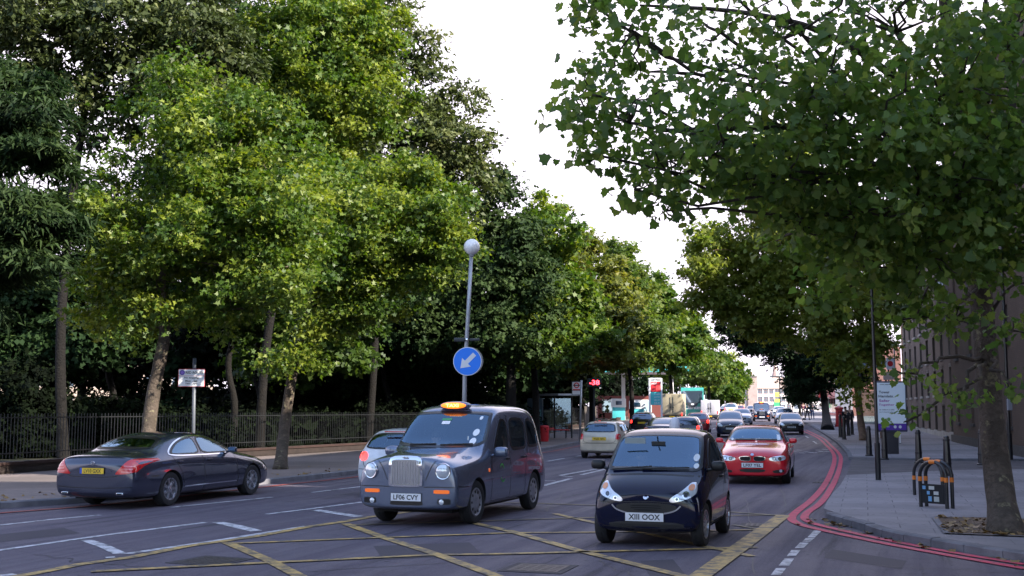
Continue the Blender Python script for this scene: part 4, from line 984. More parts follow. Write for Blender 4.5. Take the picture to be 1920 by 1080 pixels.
def building(label, a, b, depth, h, wallm, floors, bays, win=(1.1, 1.7), sill=1.0, z0=None, name='building', framem=None, arch=False, piers=False, roof='flat', roofm=None, group=None, ground_h=None, cornice=True, stone=None, pairw=1.0, detail=True):
    """block whose front runs from a to b (world x, y); its depth goes to the right-hand side of a->b when depth > 0"""
    a = Vector((a[0], a[1], 0)); b = Vector((b[0], b[1], 0)); t = (b-a); Lg = t.length; t.normalize(); out = Vector((-t.y, t.x, 0))    # out: towards the street
    if depth < 0: out = -out
    D = abs(depth); base = min(gz(a.y), gz(b.y))-.1 if z0 is None else z0
    root = empty(name, (a.x, a.y, base)); tag(root, label, 'building', group); o0 = Vector((a.x, a.y, base))
    P = lambda s, z, d=0: a + t*s + out*d + Vector((0, 0, base+z)) - o0
    mb = MB(); fh = h/floors if ground_h is None else (h-ground_h)/(floors-1)
    zs = [(0 if i == 0 else ((ground_h or fh)+fh*(i-1))) for i in range(floors)] + [h]
    bw = Lg/bays; wins = []
    for i in range(floors):
        z0_, z1_ = zs[i], zs[i+1]; ww, wh = win[0], min(win[1], (z1_-z0_)*.7); zb = z0_+sill*(z1_-z0_)/3.2
        for j in range(bays):
            s0, s1 = j*bw, (j+1)*bw; c = (s0+s1)/2; l, r = c-ww/2, c+ww/2; zt = zb+wh; rec = -.18
            for q in ((s0, l, z0_, z1_), (r, s1, z0_, z1_), (l, r, z0_, zb), (l, r, zt, z1_)):
                mb.add([P(q[0], q[2]), P(q[1], q[2]), P(q[1], q[3]), P(q[0], q[3])], [(0, 1, 2, 3)], wallm)
            for q in ((l, zb, r, zb), (r, zb, r, zt), (r, zt, l, zt), (l, zt, l, zb)):
                mb.add([P(q[0], q[1]), P(q[2], q[3]), P(q[2], q[3], rec), P(q[0], q[1], rec)], [(0, 1, 2, 3)], wallm)
            wins.append((l, r, zb, zt, rec))
    mb.add([P(0, 0), P(0, h), P(0, h, -D), P(0, 0, -D)], [(0, 1, 2, 3)], wallm); mb.add([P(Lg, 0), P(Lg, h), P(Lg, h, -D), P(Lg, 0, -D)], [(0, 1, 2, 3)], wallm)
    mb.add([P(0, 0, -D), P(Lg, 0, -D), P(Lg, h, -D), P(0, h, -D)], [(0, 1, 2, 3)], wallm)
    if roof == 'flat': mb.add([P(0, h), P(Lg, h), P(Lg, h, -D), P(0, h, -D)], [(0, 1, 2, 3)], roofm or M_SLATE)
    mb.build('wall', root)
    if roof == 'gable':
        r = MB(); rh = D*.35; e = .3
        r.add([P(-e, h-.05, e), P(Lg+e, h-.05, e), P(Lg+e, h+rh, -D/2), P(-e, h+rh, -D/2), P(-e, h-.05, -D-e), P(Lg+e, h-.05, -D-e), P(-e, h+.12, e), P(Lg+e, h+.12, e), P(Lg+e, h+rh+.15, -D/2), P(-e, h+rh+.15, -D/2), P(-e, h+.12, -D-e), P(Lg+e, h+.12, -D-e)],
              [(0, 1, 2, 3), (3, 2, 5, 4), (6, 7, 8, 9), (9, 8, 11, 10), (0, 1, 7, 6), (4, 5, 11, 10), (0, 6, 9, 3), (3, 9, 10, 4), (1, 7, 8, 2), (2, 8, 11, 5)], roofm or M_RTILE)
        r.build('roof', root)
        g_ = MB()
        for s in (.02, Lg-.02): g_.add([P(s, h-.02, -.02), P(s, h+rh, -D/2), P(s, h-.02, -D+.02)], [(0, 1, 2)], wallm)
        g_.build('gable', root)
    Mx = Matrix((t, out, Vector((0, 0, 1)))).transposed().to_4x4()
    fm = framem or M_DKFR
    for k, (l, r, zb, zt, rec) in enumerate(wins[:100]):
        f = MB(); w_ = r-l; hh = zt-zb; c = P((l+r)/2, (zb+zt)/2, rec+.02)
        T = Matrix.Translation(c) @ Mx
        for (x, z, dx, dz) in ((0, hh/2-.04, w_, .08), (0, -hh/2+.04, w_, .08), (w_/2-.04, 0, .08, hh-.16), (-w_/2+.04, 0, .08, hh-.16), (0, .1*hh, w_-.16, .06), (0, 0, .05, hh-.16)):
            f.box((x, 0, z), (dx, .06, dz), fm, M=T)
        if stone: f.box((0, .17, -hh/2-.08), (w_+.3, .16, .14), stone, M=T); f.box((0, .13, hh/2+.12), (w_+.3, .06, .22), stone, M=T)
        fo = f.build('window', root)
        if detail: pn = MB(); pn.box((0, -.015, 0), (w_-.05, .01, hh-.05), DKGLASS, M=T); pn.build('pane', fo)
        else: f2 = 0
    if cornice:
        m = MB()
        m.box((0, 0, 0), (Lg+.3, .35, .35), stone or wallm, M=Matrix.Translation(P(Lg/2, h-.3, .14)) @ Mx)
        m.box((0, 0, 0), (Lg+.1, .12, .5), stone or wallm, M=Matrix.Translation(P(Lg/2, .35, .065)) @ Mx)
        if piers:
            for j in range(bays+1): m.box((0, 0, 0), (.55, .28, h-1.2), wallm, M=Matrix.Translation(P(min(max(j*bw, .28), Lg-.28), h/2+.1, .13)) @ Mx)
        m.build('cornice', root)
    return root, P, Mx
# ------------------------------------------------------------ buildings
fA = Vector((18.4, 41, 0)); fd = Vector((.246, .969, 0))
n0 = fA - fd*24; n1 = fA + fd*22
bl, Pm, Mm = building('long brown brick building with small sunk windows beside the near pavement', n0, n1, 16, 16.5, M_BRICK, 5, 9, (.95, 1.45), 1.25, stone=mat('sooty_stone', (.07, .06, .055), .9, var=.4), piers=False)
# dark iron hoppers and downpipes on the facade, the ring sign
m = MB()
for s in (31.5,):
    T0 = Matrix.Translation(Pm(s, 0, .34)) @ Mm
    m.box((0, 0, 6.5), (.55, .25, 13.), BLACK, M=T0, bev=.03)
    for z in (3.9, 4.0, 9.6): m.prism([(-.3, 0), (.3, 0), (.62, .5), (-.62, .5)], -.2, .25, BLACK, T0 @ Matrix.Translation((0, 0, z)) @ Matrix.Rotation(PI/2, 4, 'X'))
m.build('downpipe', bl, 40)
ring = MB(); c = at(1763, 521, 50.0); T0 = Matrix.Translation(c) @ Matrix.Rotation(R(62), 4, 'Z') @ Matrix.Rotation(PI/2, 4, 'X')
rs = empty('projecting_sign', c); tag(rs, 'white ring sign projecting from the brown brick facade', 'sign'); T0 = Matrix.Rotation(R(64), 4, 'Z') @ Matrix.Rotation(PI/2, 4, 'X')
pts = [T0 @ Vector((.62*math.cos(2*PI*k/40), .72*math.sin(2*PI*k/40), 0)) for k in range(41)]; ring.tube(pts, .055, mat('sign_white', (.7, .7, .72), .4), 8); ring.build('ring', rs, 40)
ring = MB(); add_text(ring, 'S', .75, mat('sign_letter', (.6, .6, .65), .4), T0 @ Matrix.Translation((0, 0, .03))); vs = [(v[0], v[1], v[2]) for v in ring.v]; ring.tube([T0 @ Vector((.0, -.72, 0)), T0 @ Vector((0, .72, 0))], .02, BLACK, 6); ring.tube([T0 @ Vector((.6, 0, 0)), T0 @ Vector((1.8, 0, 0))], .04, BLACK, 6); ring.build('letter', rs)
n2 = n1+fd*.6; n3 = n2 + fd*30
building('taller pale brick building after the brown one', n2+Vector((.3, 0, 0)), n3, 14, 15, mat('buff_render', (.15, .11, .09), .85, var=.25, vs=.5), 7, 8, (1.3, 1.9), 1.0, stone=M_STONE, roof='gable', roofm=M_SLATE)
o2 = n3 + fd*1.5
building('orange brick frontage beyond the twin plane', o2+Vector((1, 0, 0)), o2+fd*12+Vector((1, 0, 0)), 12, 12, M_BRICKO, 3, 4, (1.4, 2), 1)
# grey fluted hoarding and shop fronts up the right side
def shop(label, a, b, h, col, fascia, pcol):
    a = Vector(a); b = Vector(b); t = (b-a).normalized(); L_ = (b-a).length; z = gz(a.y); root = empty('shop', (a.x, a.y, z)); tag(root, label, 'shop')
    T0 = Matrix((t, Vector((-t.y, t.x, 0)), Vector((0, 0, 1)))).transposed().to_4x4(); m = MB(); m.box((L_/2, -4, h/2), (L_, 8, h), col, M=T0); m.build('wall', root)
    m = MB(); m.box((L_/2, .12, 3.1), (L_-.2, .22, .8), fascia, M=T0, bev=.03); m.build('fascia', root)
    k = max(2, int(L_/3))
    for j in range(k):
        m = MB(); x = (j+.5)*L_/k; m.box((x, .03, 1.35), (L_/k-.3, .08, 2.6), pcol, M=T0); fo = m.build('shop_window', root); m = MB(); m.box((x, .075, 1.5), (L_/k-.6, .03, 2.0), DKGLASS, M=T0); m.build('pane', fo)
    for j in range(k):
        for zz in (4.8, 7.4):
            if zz+1 < h: m = MB(); x = (j+.5)*L_/k; m.box((x, .03, zz), (1.1, .07, 1.6), M_WFR, M=T0); fo = m.build('window', root); m = MB(); m.box((x, .07, zz), (.95, .03, 1.4), DKGLASS, M=T0); m.build('pane', fo)
    return root
base = at(1590, 760, 118)
p0 = at(1598, 780, 112); p1 = at(1568, 780, 130)
hb = empty('hoarding', (p0.x, p0.y, gz(p0.y)+KH)); tag(hb, 'pale grey fluted hoarding on the far right pavement', 'hoarding'); m = MB(); t = Vector((p1.x-p0.x, p1.y-p0.y, 0)); Lh = t.length; t.normalize(); T0 = Matrix((t, Vector((-t.y, t.x, 0)), Vector((0, 0, 1)))).transposed().to_4x4()
for k in range(int(Lh/.5)): m.box((k*.5+.25, 0, 1.75), (.42, .12+.05*(k % 2), 3.5), mat('hoarding_grey', (.52, .52, .56), .6, var=.2), M=T0)
m.box((Lh/2, 0, 3.6), (Lh, .3, .2), mat('hoarding_cap', (.3, .3, .33), .5), M=T0); m.build('panel', hb)
M_REDF = mat('red_fascia', (.55, .04, .04), .4); M_ORF = mat('orange_fascia', (.6, .2, .05), .4)
q0 = at(1572, 780, 150); q0.z = 0
shop('low shop with a red fascia up the right pavement', q0, q0+d11*16, 9, M_BRICKR, M_REDF, M_REDF)
shop('shop with an orange front just past the red one', q0+d11*16.3, q0+d11*32, 10, M_BRICKO, M_ORF, mat('shop_cream', (.6, .55, .45), .5))
shop('last shop of the right pavement, pale with a red fascia', q0+d11*32.3, q0+d11*70, 8, mat('pale_render', (.6, .56, .52), .8, var=.2, vs=.4), M_REDF, M_WFR)
# end of the street
def pt(u, y): p = at(u, 760, y); return Vector((p.x, p.y, 0))
M_WR = mat('white_render', (.75, .68, .66), .8, var=.15, vs=.2)
building('pale building with a tiled gable closing the street', pt(1420, 300), pt(1484, 302), -8, 6.2, M_WR, 3, 6, (1.3, 1.9), 1.0, roof='gable', roofm=mat('faded_tile', (.42, .31, .26), .8, var=.3, vs=.6), framem=M_BRICKR, cornice=False)  # roof tile paled: the washed-out far light is put into its colour
m = MB(); a = pt(1431, 299.3); z = gz(300)
ch = empty('chimney_stack', pt(1410, 296)+Vector((0, 0, z))); tag(ch, 'square red brick tower left of the pale gabled building', 'tower'); m.box((0, 0, 4.6), (2.4, 2.4, 9.2), mat('faded_brick', (.40, .30, .27), .85, var=.3, vs=.8)); m.box((0, 0, 9.3), (3.0, 3.0, .4), M_STONE); m.build('shaft', ch); m = MB(); m.lathe([(.3, 9.5), (.25, 10.3)], M_BRICKO, 10); m.build('chimney_pot', ch, 40)  # tower brick paled, glare of the far end put into the colour
building('orange block behind the last plane of the left side', pt(1378, 340), pt(1402, 340), -14, 7.0, mat('apricot_render', (.62, .42, .28), .8, var=.2, vs=.3), 3, 4, (1.6, 1.6), 1.0, cornice=False, stone=M_STONE)
building('white block with a flat roof right of the pale gabled building', pt(1487, 302), pt(1535, 304), -14, 8.0, M_WR, 3, 4, (1.4, 1.8), 1.0, cornice=False)
sp = empty('church', pt(1455, 420)+Vector((0, 0, 1.2))); tag(sp, 'thin church spire rising over the gabled building', 'church'); m = MB(); PK = mat('pinkish_stone', (.55, .38, .33), .85, var=.2, vs=.4); m.box((0, 0, 5.5), (3, 3, 11), PK); m.build('tower', sp); m = MB(); m.lathe([(1.8, 11), (1.2, 13), (.75, 15.5), (.4, 18), (.05, 22.5)], PK, 8); m.build('spire', sp); m = MB(); m.box((0, -12, 3.5), (7, 20, 7), PK); m.build('nave', sp)  # church stone made pale pink, bright distant light put into the colour
for kx, hh in ((-6.5, 11.6), (3.5, 11.2)): 
    pass
# unseen corner block off to the right, put in and raised to shade the junction
building('brick corner block across the side road', (15, -46), (15, 1.5), 34, 31, M_BRICK, 6, 12, (1.3, 1.9), 1.0, stone=M_STONE)
building('pale terrace glimpsed through the trunks beyond the park', pt(-260, 125), pt(400, 150), -10, 9, mat('warm_render', (.40, .31, .26), .8, var=.5, vs=.5), 3, 12, (1.3, 1.7), 1.0, cornice=False, framem=M_WFR)
# park wall and railings
lwm = MB(); W2 = WL[1:-2]
pw = empty('park_wall', (0, 0, 0)); 
q = []
for a, b in zip(WL, WL[1:]):
    if a.y > 150: break
    k = max(1, int((b-a).length/6)); q += [a+(b-a)*i/k for i in range(k)]
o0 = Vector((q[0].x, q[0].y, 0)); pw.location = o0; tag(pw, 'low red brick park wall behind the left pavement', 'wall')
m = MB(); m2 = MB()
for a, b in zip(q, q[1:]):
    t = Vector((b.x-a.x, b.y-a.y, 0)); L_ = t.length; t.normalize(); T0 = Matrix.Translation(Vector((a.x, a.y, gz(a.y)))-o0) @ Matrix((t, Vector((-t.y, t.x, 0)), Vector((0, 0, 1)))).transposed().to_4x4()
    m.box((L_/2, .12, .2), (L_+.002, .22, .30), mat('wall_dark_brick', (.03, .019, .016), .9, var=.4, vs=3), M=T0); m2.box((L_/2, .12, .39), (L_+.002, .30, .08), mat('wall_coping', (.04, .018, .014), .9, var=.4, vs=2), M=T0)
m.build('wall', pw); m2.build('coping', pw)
IRON = mat('railing_iron', (.012, .013, .014), .5)
rl = empty('railings', o0); tag(rl, 'black iron railings on the low park wall', 'railings'); m = MB(); m2 = MB(); nb = 0
for a, b in zip(q, q[1:]):
    if b.y < 16 or a.y > 95: continue
    t = Vector((b.x-a.x, b.y-a.y, 0)); L_ = t.length; t.normalize(); T0 = Matrix.Translation(Vector((a.x, a.y, gz(a.y)))-o0) @ Matrix((t, Vector((-t.y, t.x, 0)), Vector((0, 0, 1)))).transposed().to_4x4()
    for z in (.65, 1.62): m2.box((L_/2, .12, z), (L_, .035, .03), IRON, M=T0)
    for k in range(int(L_/.14)): m.box((k*.14+.07, .12, 1.12), (.016, .016, 1.22), IRON, M=T0)
m.build('bars', rl)['kind'] = 'stuff'; m2.build('rails', rl)
# ------------------------------------------------------------ street furniture
M_POLE = mat('galvanised_pole', (.42, .42, .44), .45, .4, var=.2, vs=3)
M_BLK = mat('gloss_black_paint', (.010, .010, .014), .35, coat=.4, var=.3, vs=4)
M_BLUE = mat('sign_blue', (.005, .20, .85), .4); M_SW = mat('sign_face_white', (.72, .72, .74), .4); M_SR = mat('sign_red', (.6, .03, .04), .4); M_PUR = mat('sign_purple', (.09, .05, .32), .45)
# keep-left post with a globe, on its island
Y = 27.0; p = at(869, 800, Y); p.z = 0
isl = MB(); isl.prism([(1.0*math.cos(2*PI*k/20), 1.7*math.sin(2*PI*k/20)) for k in range(20)], -.02, .12, M_KERB, Matrix.Translation((p.x, p.y, 0)) @ Matrix.Rotation(R(-12), 4, 'Z')); isl.prism([(.86*math.cos(2*PI*k/20), 1.55*math.sin(2*PI*k/20)) for k in range(20)], .12, .126, M_STRIP, Matrix.Translation((p.x, p.y, 0)) @ Matrix.Rotation(R(-12), 4, 'Z')); tag(isl.build('traffic_island'), kind='structure')
base = Vector((p.x, p.y, .12)); root = empty('beacon_post', base); tag(root, 'slim grey post with a white globe and a round blue keep left sign', 'post')
pts = [Vector((0, 0, 0)), at(871.5, 700, Y)-base, at(877, 600, Y)-base, at(883.5, 480, Y)-base]
m = MB(); m.tube(pts, [.055, .05, .047, .043], M_POLE, 14); m.tube([Vector((0, 0, 0)), Vector((0.0, 0, .9))], .075, M_POLE, 14); m.build('pole', root, True)
top = at(884.5, 463, Y)-base; m = MB(); m.lathe([(.02, -.24), (.055, -.23), (.075, -.16), (.06, -.15)], M_POLE, 16, Matrix.Translation(top)); m.build('collar', root, 40)
m = MB(); m.lathe([(max(.0001, .19*math.cos(R(-90+k*10))), .19*math.sin(R(-90+k*10))) for k in range(19)], mat('globe_opal', (.97, .92, .88), .25, coat=.5, var=.1, vs=4), 28, Matrix.Translation(top)); m.build('globe', root, True)
c = at(876.3, 677.5, Y-.08)-base; T0 = Matrix.Translation(c) @ Matrix.Rotation(R(-2), 4, 'Z') @ Matrix.Rotation(PI/2, 4, 'X')
m = MB(); m.lathe([(.335, -.02), (.335, .0)], M_SW, 40, T0); m.lathe([(.318, .0), (.318, .004)], M_BLUE, 40, T0)
Ta = T0 @ Matrix.Rotation(R(-135), 4, 'Z'); m.prism([(.25, 0), (.05, .145), (.05, .052), (-.22, .052), (-.22, -.052), (.05, -.052), (.05, -.145)], .004, .007, M_SW, Ta @ Matrix.Translation((-.02, 0, 0))); m.build('keep_left_sign', root, 40)
c2 = at(880, 677, Y+.09)-base; T1 = Matrix.Translation(c2) @ Matrix.Rotation(R(178+12), 4, 'Z') @ Matrix.Rotation(PI/2, 4, 'X'); m = MB(); m.lathe([(.33, -.02), (.33, .0)], mat('sign_back', (.35, .33, .3), .5, .4), 40, T1); m.build('sign_back', root, 40)
c = at(875.5, 637, Y)-base; m = MB(); m.box(c+Vector((-.17, -.02, 0)), (.27, .12, .085), M_DKFR, bev=.02); m.box(c+Vector((.18, -.02, .0)), (.24, .10, .06), M_DKFR, bev=.02); m.box(c+Vector((0, -.05, 0)), (.06, .08, .05), CHROME, bev=.01); m.build('sign_lamp', root, 40)
p = at(1265, 800, 38); p.z = 0; isl = MB(); isl.prism([(.6*math.cos(2*PI*k/20), 1.3*math.sin(2*PI*k/20)) for k in range(20)], -.02, .12, M_KERB, Matrix.Translation((p.x, p.y, 0))); tag(isl.build('traffic_island'), kind='structure')
root = empty('island_bollard', (p.x, p.y, .12)); tag(root, 'white domed island bollard showing just over the roof of the black city car', 'bollard'); hb_ = at(0, 782, 38).z-.12; m = MB(); m.lathe([(.2, 0), (.2, .06), (.155, .09), (.16, hb_*.75)], mat('bollard_grey', (.5, .46, .48), .5), 20); m.build('shaft', root, 40); m = MB(); m.lathe([(.17, hb_*.75), (.175, hb_*.84), (.14, hb_*.95), (.07, hb_*.99), (0, hb_)], mat('bollard_white', (.75, .74, .78), .35), 20); m.build('dome', root, 40)
# red route sign
Y = 30.0; base = G(361, 896, KH); Y = base.y; root = empty('road_sign', base); tag(root, 'white red route plate on a grey post behind the saloon', 'sign')
m = MB(); m.tube([Vector((0, 0, 0)), at(365, 672, Y)-base], .045, mat('dull_pole', (.09, .10, .12), .5), 12); m.build('pole', root, True)
c = at(359, 708.5, Y-.07)-base; T0 = Matrix.Translation(c) @ Matrix.Rotation(R(3), 4, 'Z') @ Matrix.Rotation(PI/2, 4, 'X'); W_ = 49*Y/FPX; H_ = 33*Y/FPX
m = MB(); m.box((0, 0, -.01), (W_, H_, .012), M_SR, M=T0, bev=.003); m.box((0, 0, 0), (W_-.025, H_-.025, .006), M_SW, M=T0); m.box((0, H_*.11, .004), (W_-.03, .008, .003), M_SR, M=T0)
m.lathe([(H_*.15, 0), (H_*.15, .006)], M_PUR, 24, T0 @ Matrix.Translation((-W_*.35, H_*.30, .002))); m.lathe([(H_*.09, .006), (H_*.09, .008)], mat('sign_purple2', (.2, .1, .5), .4), 20, T0 @ Matrix.Translation((-W_*.35, H_*.30, .002)))
for t_, s_, yy, wd, xx in (('RED ROUTE', .065, .30, .44, .08), ('No stopping', .06, .0, .36, 0), ('Mon - Sat', .05, -.17, .30, 0), ('7am - 7pm', .05, -.33, .30, 0)): add_text(m, t_, s_, INK, T0 @ Matrix.Translation((xx*W_*1.3, yy*H_, .0065)), wd)
m.build('sign_plate', root)
# bus stop flag, shelter, red number display
Y = 62.0; base = G(1087, 827, KH); Y = base.y; root = empty('bus_stop', base); tag(root, 'tall bus stop pole with a white flag at the left kerb', 'bus stop'); m = MB(); m.tube([Vector((0, 0, 0)), at(1090, 713, Y)-base], .06, M_POLE, 12); m.build('pole', root, True)
c = at(1081, 727.5, Y)-base; T0 = Matrix.Translation(c) @ Matrix.Rotation(PI/2, 4, 'X'); k = Y/FPX; m = MB(); m.box((0, 0, 0), (18*k, 26*k, .05), M_DKFR, M=T0); m.box((0, 3.6*k, .027), (16*k, 15*k, .006), M_SW, M=T0); m.box((0, -8.6*k, .027), (16*k, 7.2*k, .006), M_SW, M=T0)
m.lathe([(5.3*k, .03), (5.3*k, .034)], M_SR, 24, T0 @ Matrix.Translation((0, 5*k, 0))); m.lathe([(3.1*k, .034), (3.1*k, .036)], M_SW, 24, T0 @ Matrix.Translation((0, 5*k, 0))); m.box((0, 5*k, .037), (12.5*k, 2.0*k, .004), INK, M=T0); m.box((0, -3.2*k, .033), (14*k, 2.4*k, .004), M_SR, M=T0); m.build('flag', root)
Y = 66.0; base = at(1040, 828, Y); base.z = gz(Y)+KH; root = empty('bus_shelter', base, R(-12)); tag(root, 'glass bus shelter under the yellow green plane', 'bus shelter'); k = Y/FPX
m = MB(); m.box((.2, 0, 2.5), (2.5, 1.5, .12), mat('shelter_roof', (.10, .11, .12), .5), bev=.04); m.box((.9, -.77, 2.5), (1.1, .05, .1), mat('shelter_lightbox', (.75, .76, .8), .4)); m.build('roof', root, 40)
for x in (-1.0, -.1, .9):
    m = MB(); m.box((x, .55, 1.25), (.08, .08, 2.45), M_DKFR); m.build('post', root)
m = MB(); m.box((-.05, .56, 1.35), (1.85, .02, 1.9), CLEAR); m.build('back_panel', root)
m = MB(); m.box((-1.05, -.1, 1.35), (.1, 1.2, 2.0), M_DKFR, bev=.02); m.box((-1.0, -.71, 1.4), (.9, .06, 1.8), mat('poster_dark', (.03, .06, .10), .3)); m.box((-.9, -.745, 1.3), (.5, .02, .7), mat('poster_teal', (.10, .30, .32), .4, var=.5, vs=3)); m.build('poster_panel', root)
m = MB(); m.box((.1, .35, .5), (1.4, .3, .06), M_SR, bev=.02); m.box((-.4, .35, .25), (.06, .2, .46), M_DKFR); m.box((.6, .35, .25), (.06, .2, .46), M_DKFR); m.build('bench', root, 40)
m = MB(); pb = at(1021, 822, 62); pb.z = gz(62)+KH; root = empty('litter_bin', pb); tag(root, 'small red litter bin by the bus shelter', 'bin'); m.lathe([(.20, 0), (.22, .05), (.24, .75), (.25, .8), (.2, .84), (0, .86)], M_SR, 20); m.build('bin_body', root, 40); m = MB(); m.box((.27, 0, .7), (.5, .04, .05), M_SR); m.build('bracket', root)
Y = 70.0; c = at(1115, 717, Y); z = gz(Y)+KH; root = empty('number_display', (c.x, c.y+.4, z)); tag(root, 'red lit number display glowing under the planes', 'display'); hz = c.z-z
m = MB(); m.tube([Vector((0, .1, 0)), Vector((0, .1, hz+.3))], .06, M_DKFR, 10); m.build('pole', root); m = MB(); T0 = Matrix.Translation((0, -.1, hz)) @ Matrix.Rotation(PI/2, 4, 'X'); m.box((0, 0, 0), (.85, .5, .2), M_DKFR, M=T0, bev=.02); m.build('housing', root)
m = MB(); add_text(m, '-38', .28, mat('led_red', (.8, .02, .02), .4, emit=(1, .02, .03), es=6), T0 @ Matrix.Translation((0, 0, .11)), .62); m.build('lit_digits', root)
# bollards
def bollard(label, u, v, hpx, group='black bollards on the right pavements', r0=.11, r1=.075, proto=[]):
    p = G(u, v, KH); h = hpx*p.y/FPX; root = empty('bollard', p); tag(root, label, 'bollard', group)
    m = MB(); m.lathe([(r0*1.35, 0), (r0*1.35, .04), (r0, .06), (r0*.93, h*.3), (r1*1.05, h*.86), (r1*1.2, h*.87), (r1*1.2, h*.91), (r1*.95, h*.92), (r1*.9, h*.97), (r1*.5, h*.995), (0, h)], M_BLK, 20); m.build('post', root, 40); m = MB(); m.lathe([(r0*.98, h*.28), (r0*1.02, h*.29), (r0*1.0, h*.33), (r0*.95, h*.335)], M_BLK, 20); m.build('band', root, 40)
for lab, u, v, h in [('bollard left of the information panel, by the dark signpost', 1630, 855, 56), ('bollard just in front of the information panel base', 1659, 862, 60), ('bollard between the information panel and the cycle hoops', 1723, 868, 62),
                     ('tallest bollard, behind the cycle hoops', 1777, 892, 74), ('bollard at the left side of the mottled trunk', 1841, 872, 66)]: bollard(lab, u, v, h)
for lab, u, v in [('foremost bollard of the far cluster', 1583, 824), ('bollard at the outer edge of the far cluster', 1576, 820), ('bollard nearest the twin plane in the far cluster', 1591, 817), ('bollard at the back of the far cluster', 1598, 815)]: bollard(lab, u, v, 43)
# dark signpost, slim lamp posts
def post(name, label, u, v, vt, r, ut=None, cat='post', extra=None, h_=None):
    b = G(u, v, KH); t = at(ut or u, vt, b.y)-b; root = empty(name, b); tag(root, label, cat); m = MB(); m.tube([Vector((0, 0, 0)), Vector((0, 0, .9))], r*1.5, M_BLK, 14); m.tube([Vector((0, 0, .9)), t], [r, r*.8], M_BLK, 12); m.build('column', root, 40); return root, t
root, t = post('lamp_post', 'thin black lamp post standing before the information panel', 1647, 900, 540, .045, 1634, 'lamp post'); m = MB(); m.box(t+Vector((0, -.35, .1)), (.22, .9, .12), M_DKFR, bev=.03); m.build('lamp_head', root, 40)
root, t = post('lamp_post', 'black lamp post with a grey box, close behind the mottled trunk', 1894, 862, 300, .065, 1870, 'lamp post'); m = MB(); m.box((t*.18)+Vector((.02, -.1, 0)), (.16, .12, .4), mat('grey_box', (.25, .25, .28), .5), bev=.02); m.build('control_box', root); m = MB(); m.box(t+Vector((-.4, 0, .1)), (1.0, .22, .12), M_DKFR, bev=.03); m.build('lamp_head', root, 40)
# information panel
b = G(1673, 851, KH); Y = b.y; k = Y/FPX; root = empty('information_panel', b); tag(root, 'freestanding white poster panel with a purple foot on the far pavement', 'information panel')
cz = at(1671, 762, Y).z-b.z; m = MB(); m.box((0, .05, cz/2-.3), (.5, .22, cz-.9+.3), mat('panel_leg', (.05, .045, .05), .5, var=.2), bev=.02); m.build('leg', root, 40)
m = MB(); m.box((0, 0, cz), (57*k, .22, 94*k), mat('panel_case', (.06, .06, .09), .4), bev=.03); m.build('case', root, 40)
T0 = Matrix.Translation((0, -.115, cz)) @ Matrix.Rotation(PI/2, 4, 'X'); PW = 52*k; PH = 88*k; m = MB(); m.box((0, .07*PH, 0), (PW, PH*.86, .01), mat('poster_white', (.85, .90, .92), .35), M=T0); m.box((0, -.43*PH, 0), (PW, PH*.13, .012), mat('poster_purple', (.12, .05, .35), .35), M=T0)
for t_, s_, x, y, wd, cc in (('TOWER HAMLETS', .03, -.22, .46, .4, INK), ('Tower', .10, -.25, .30, .42, INK), ('Hamlets', .10, -.2, .215, .56, INK), ('Safer', .10, -.25, .12, .42, mat('poster_pink', (.45, .12, .38), .4)), ('Together', .10, -.18, .03, .62, mat('poster_pink', (.45, .12, .38), .4)), ('to make it a safer', .04, -.17, -.07, .6, INK), ('and cleaner place', .04, -.17, -.12, .6, INK)):
    add_text(m, t_, s_, cc, T0 @ Matrix.Translation((x*PW, y*PH, .007)), wd)
for x, s_ in ((-.33, .07), (-.12, .07)): m.lathe([(s_, .007), (s_, .010)], mat('poster_green', (.16, .3, .08), .4), 14, T0 @ Matrix.Translation((x*PW, -.27*PH, 0)))
for x in (.1, .28): m.lathe([(.06, .008), (.06, .011)], M_SW, 12, T0 @ Matrix.Translation((x*PW, -.43*PH, 0)))
m.box((-.25*PW, -.43*PH, .008), (.35, .02, .002), M_SW, M=T0); m.build('poster', root)
# far stop flag over the panel and a second shelter behind the stems
Y = 80; c = at(1667, 705, Y); z = gz(Y)+KH; root = empty('bus_stop', (c.x, c.y, z)); tag(root, 'red topped stop pole rising behind the information panel', 'bus stop'); m = MB(); m.tube([Vector((.42, 0, 0)), Vector((.42, 0, c.z-z+1.9))], .05, M_POLE, 10); m.build('pole', root); T0 = Matrix.Translation((0, 0, c.z-z)) @ Matrix.Rotation(PI/2, 4, 'X'); k = Y/FPX
m = MB(); m.box((0, 0, 0), (22*k, 14*k, .05), mat('flag_cream', (.62, .48, .42), .5), M=T0); m.box((.1, 23*k, 0), (14*k, 22*k, .05), M_SW, M=T0); m.lathe([(5.2*k, .03), (5.2*k, .04)], M_SR, 20, T0 @ Matrix.Translation((.1, 23*k, 0))); m.build('flag', root)
Y = 84; c = at(1640, 680, Y); z = gz(Y)+KH; root = empty('bus_shelter', (c.x, c.y, z), R(-10)); tag(root, 'bus shelter with a blue grey roof behind the twin plane', 'bus shelter'); m = MB(); m.box((0, 0, c.z-z-.1), (2.4, 1.4, .5), mat('shelter_blue', (.25, .32, .38), .35), bev=.05); m.build('roof', root, 40)
for x in (-1.0, 1.0): m = MB(); m.box((x, .4, (c.z-z)/2-.2), (.1, .1, c.z-z-.4), M_DKFR); m.build('post', root)
m = MB(); m.box((0, .42, 1.6), (1.9, .03, 2.4), CLEAR); m.build('back_panel', root)
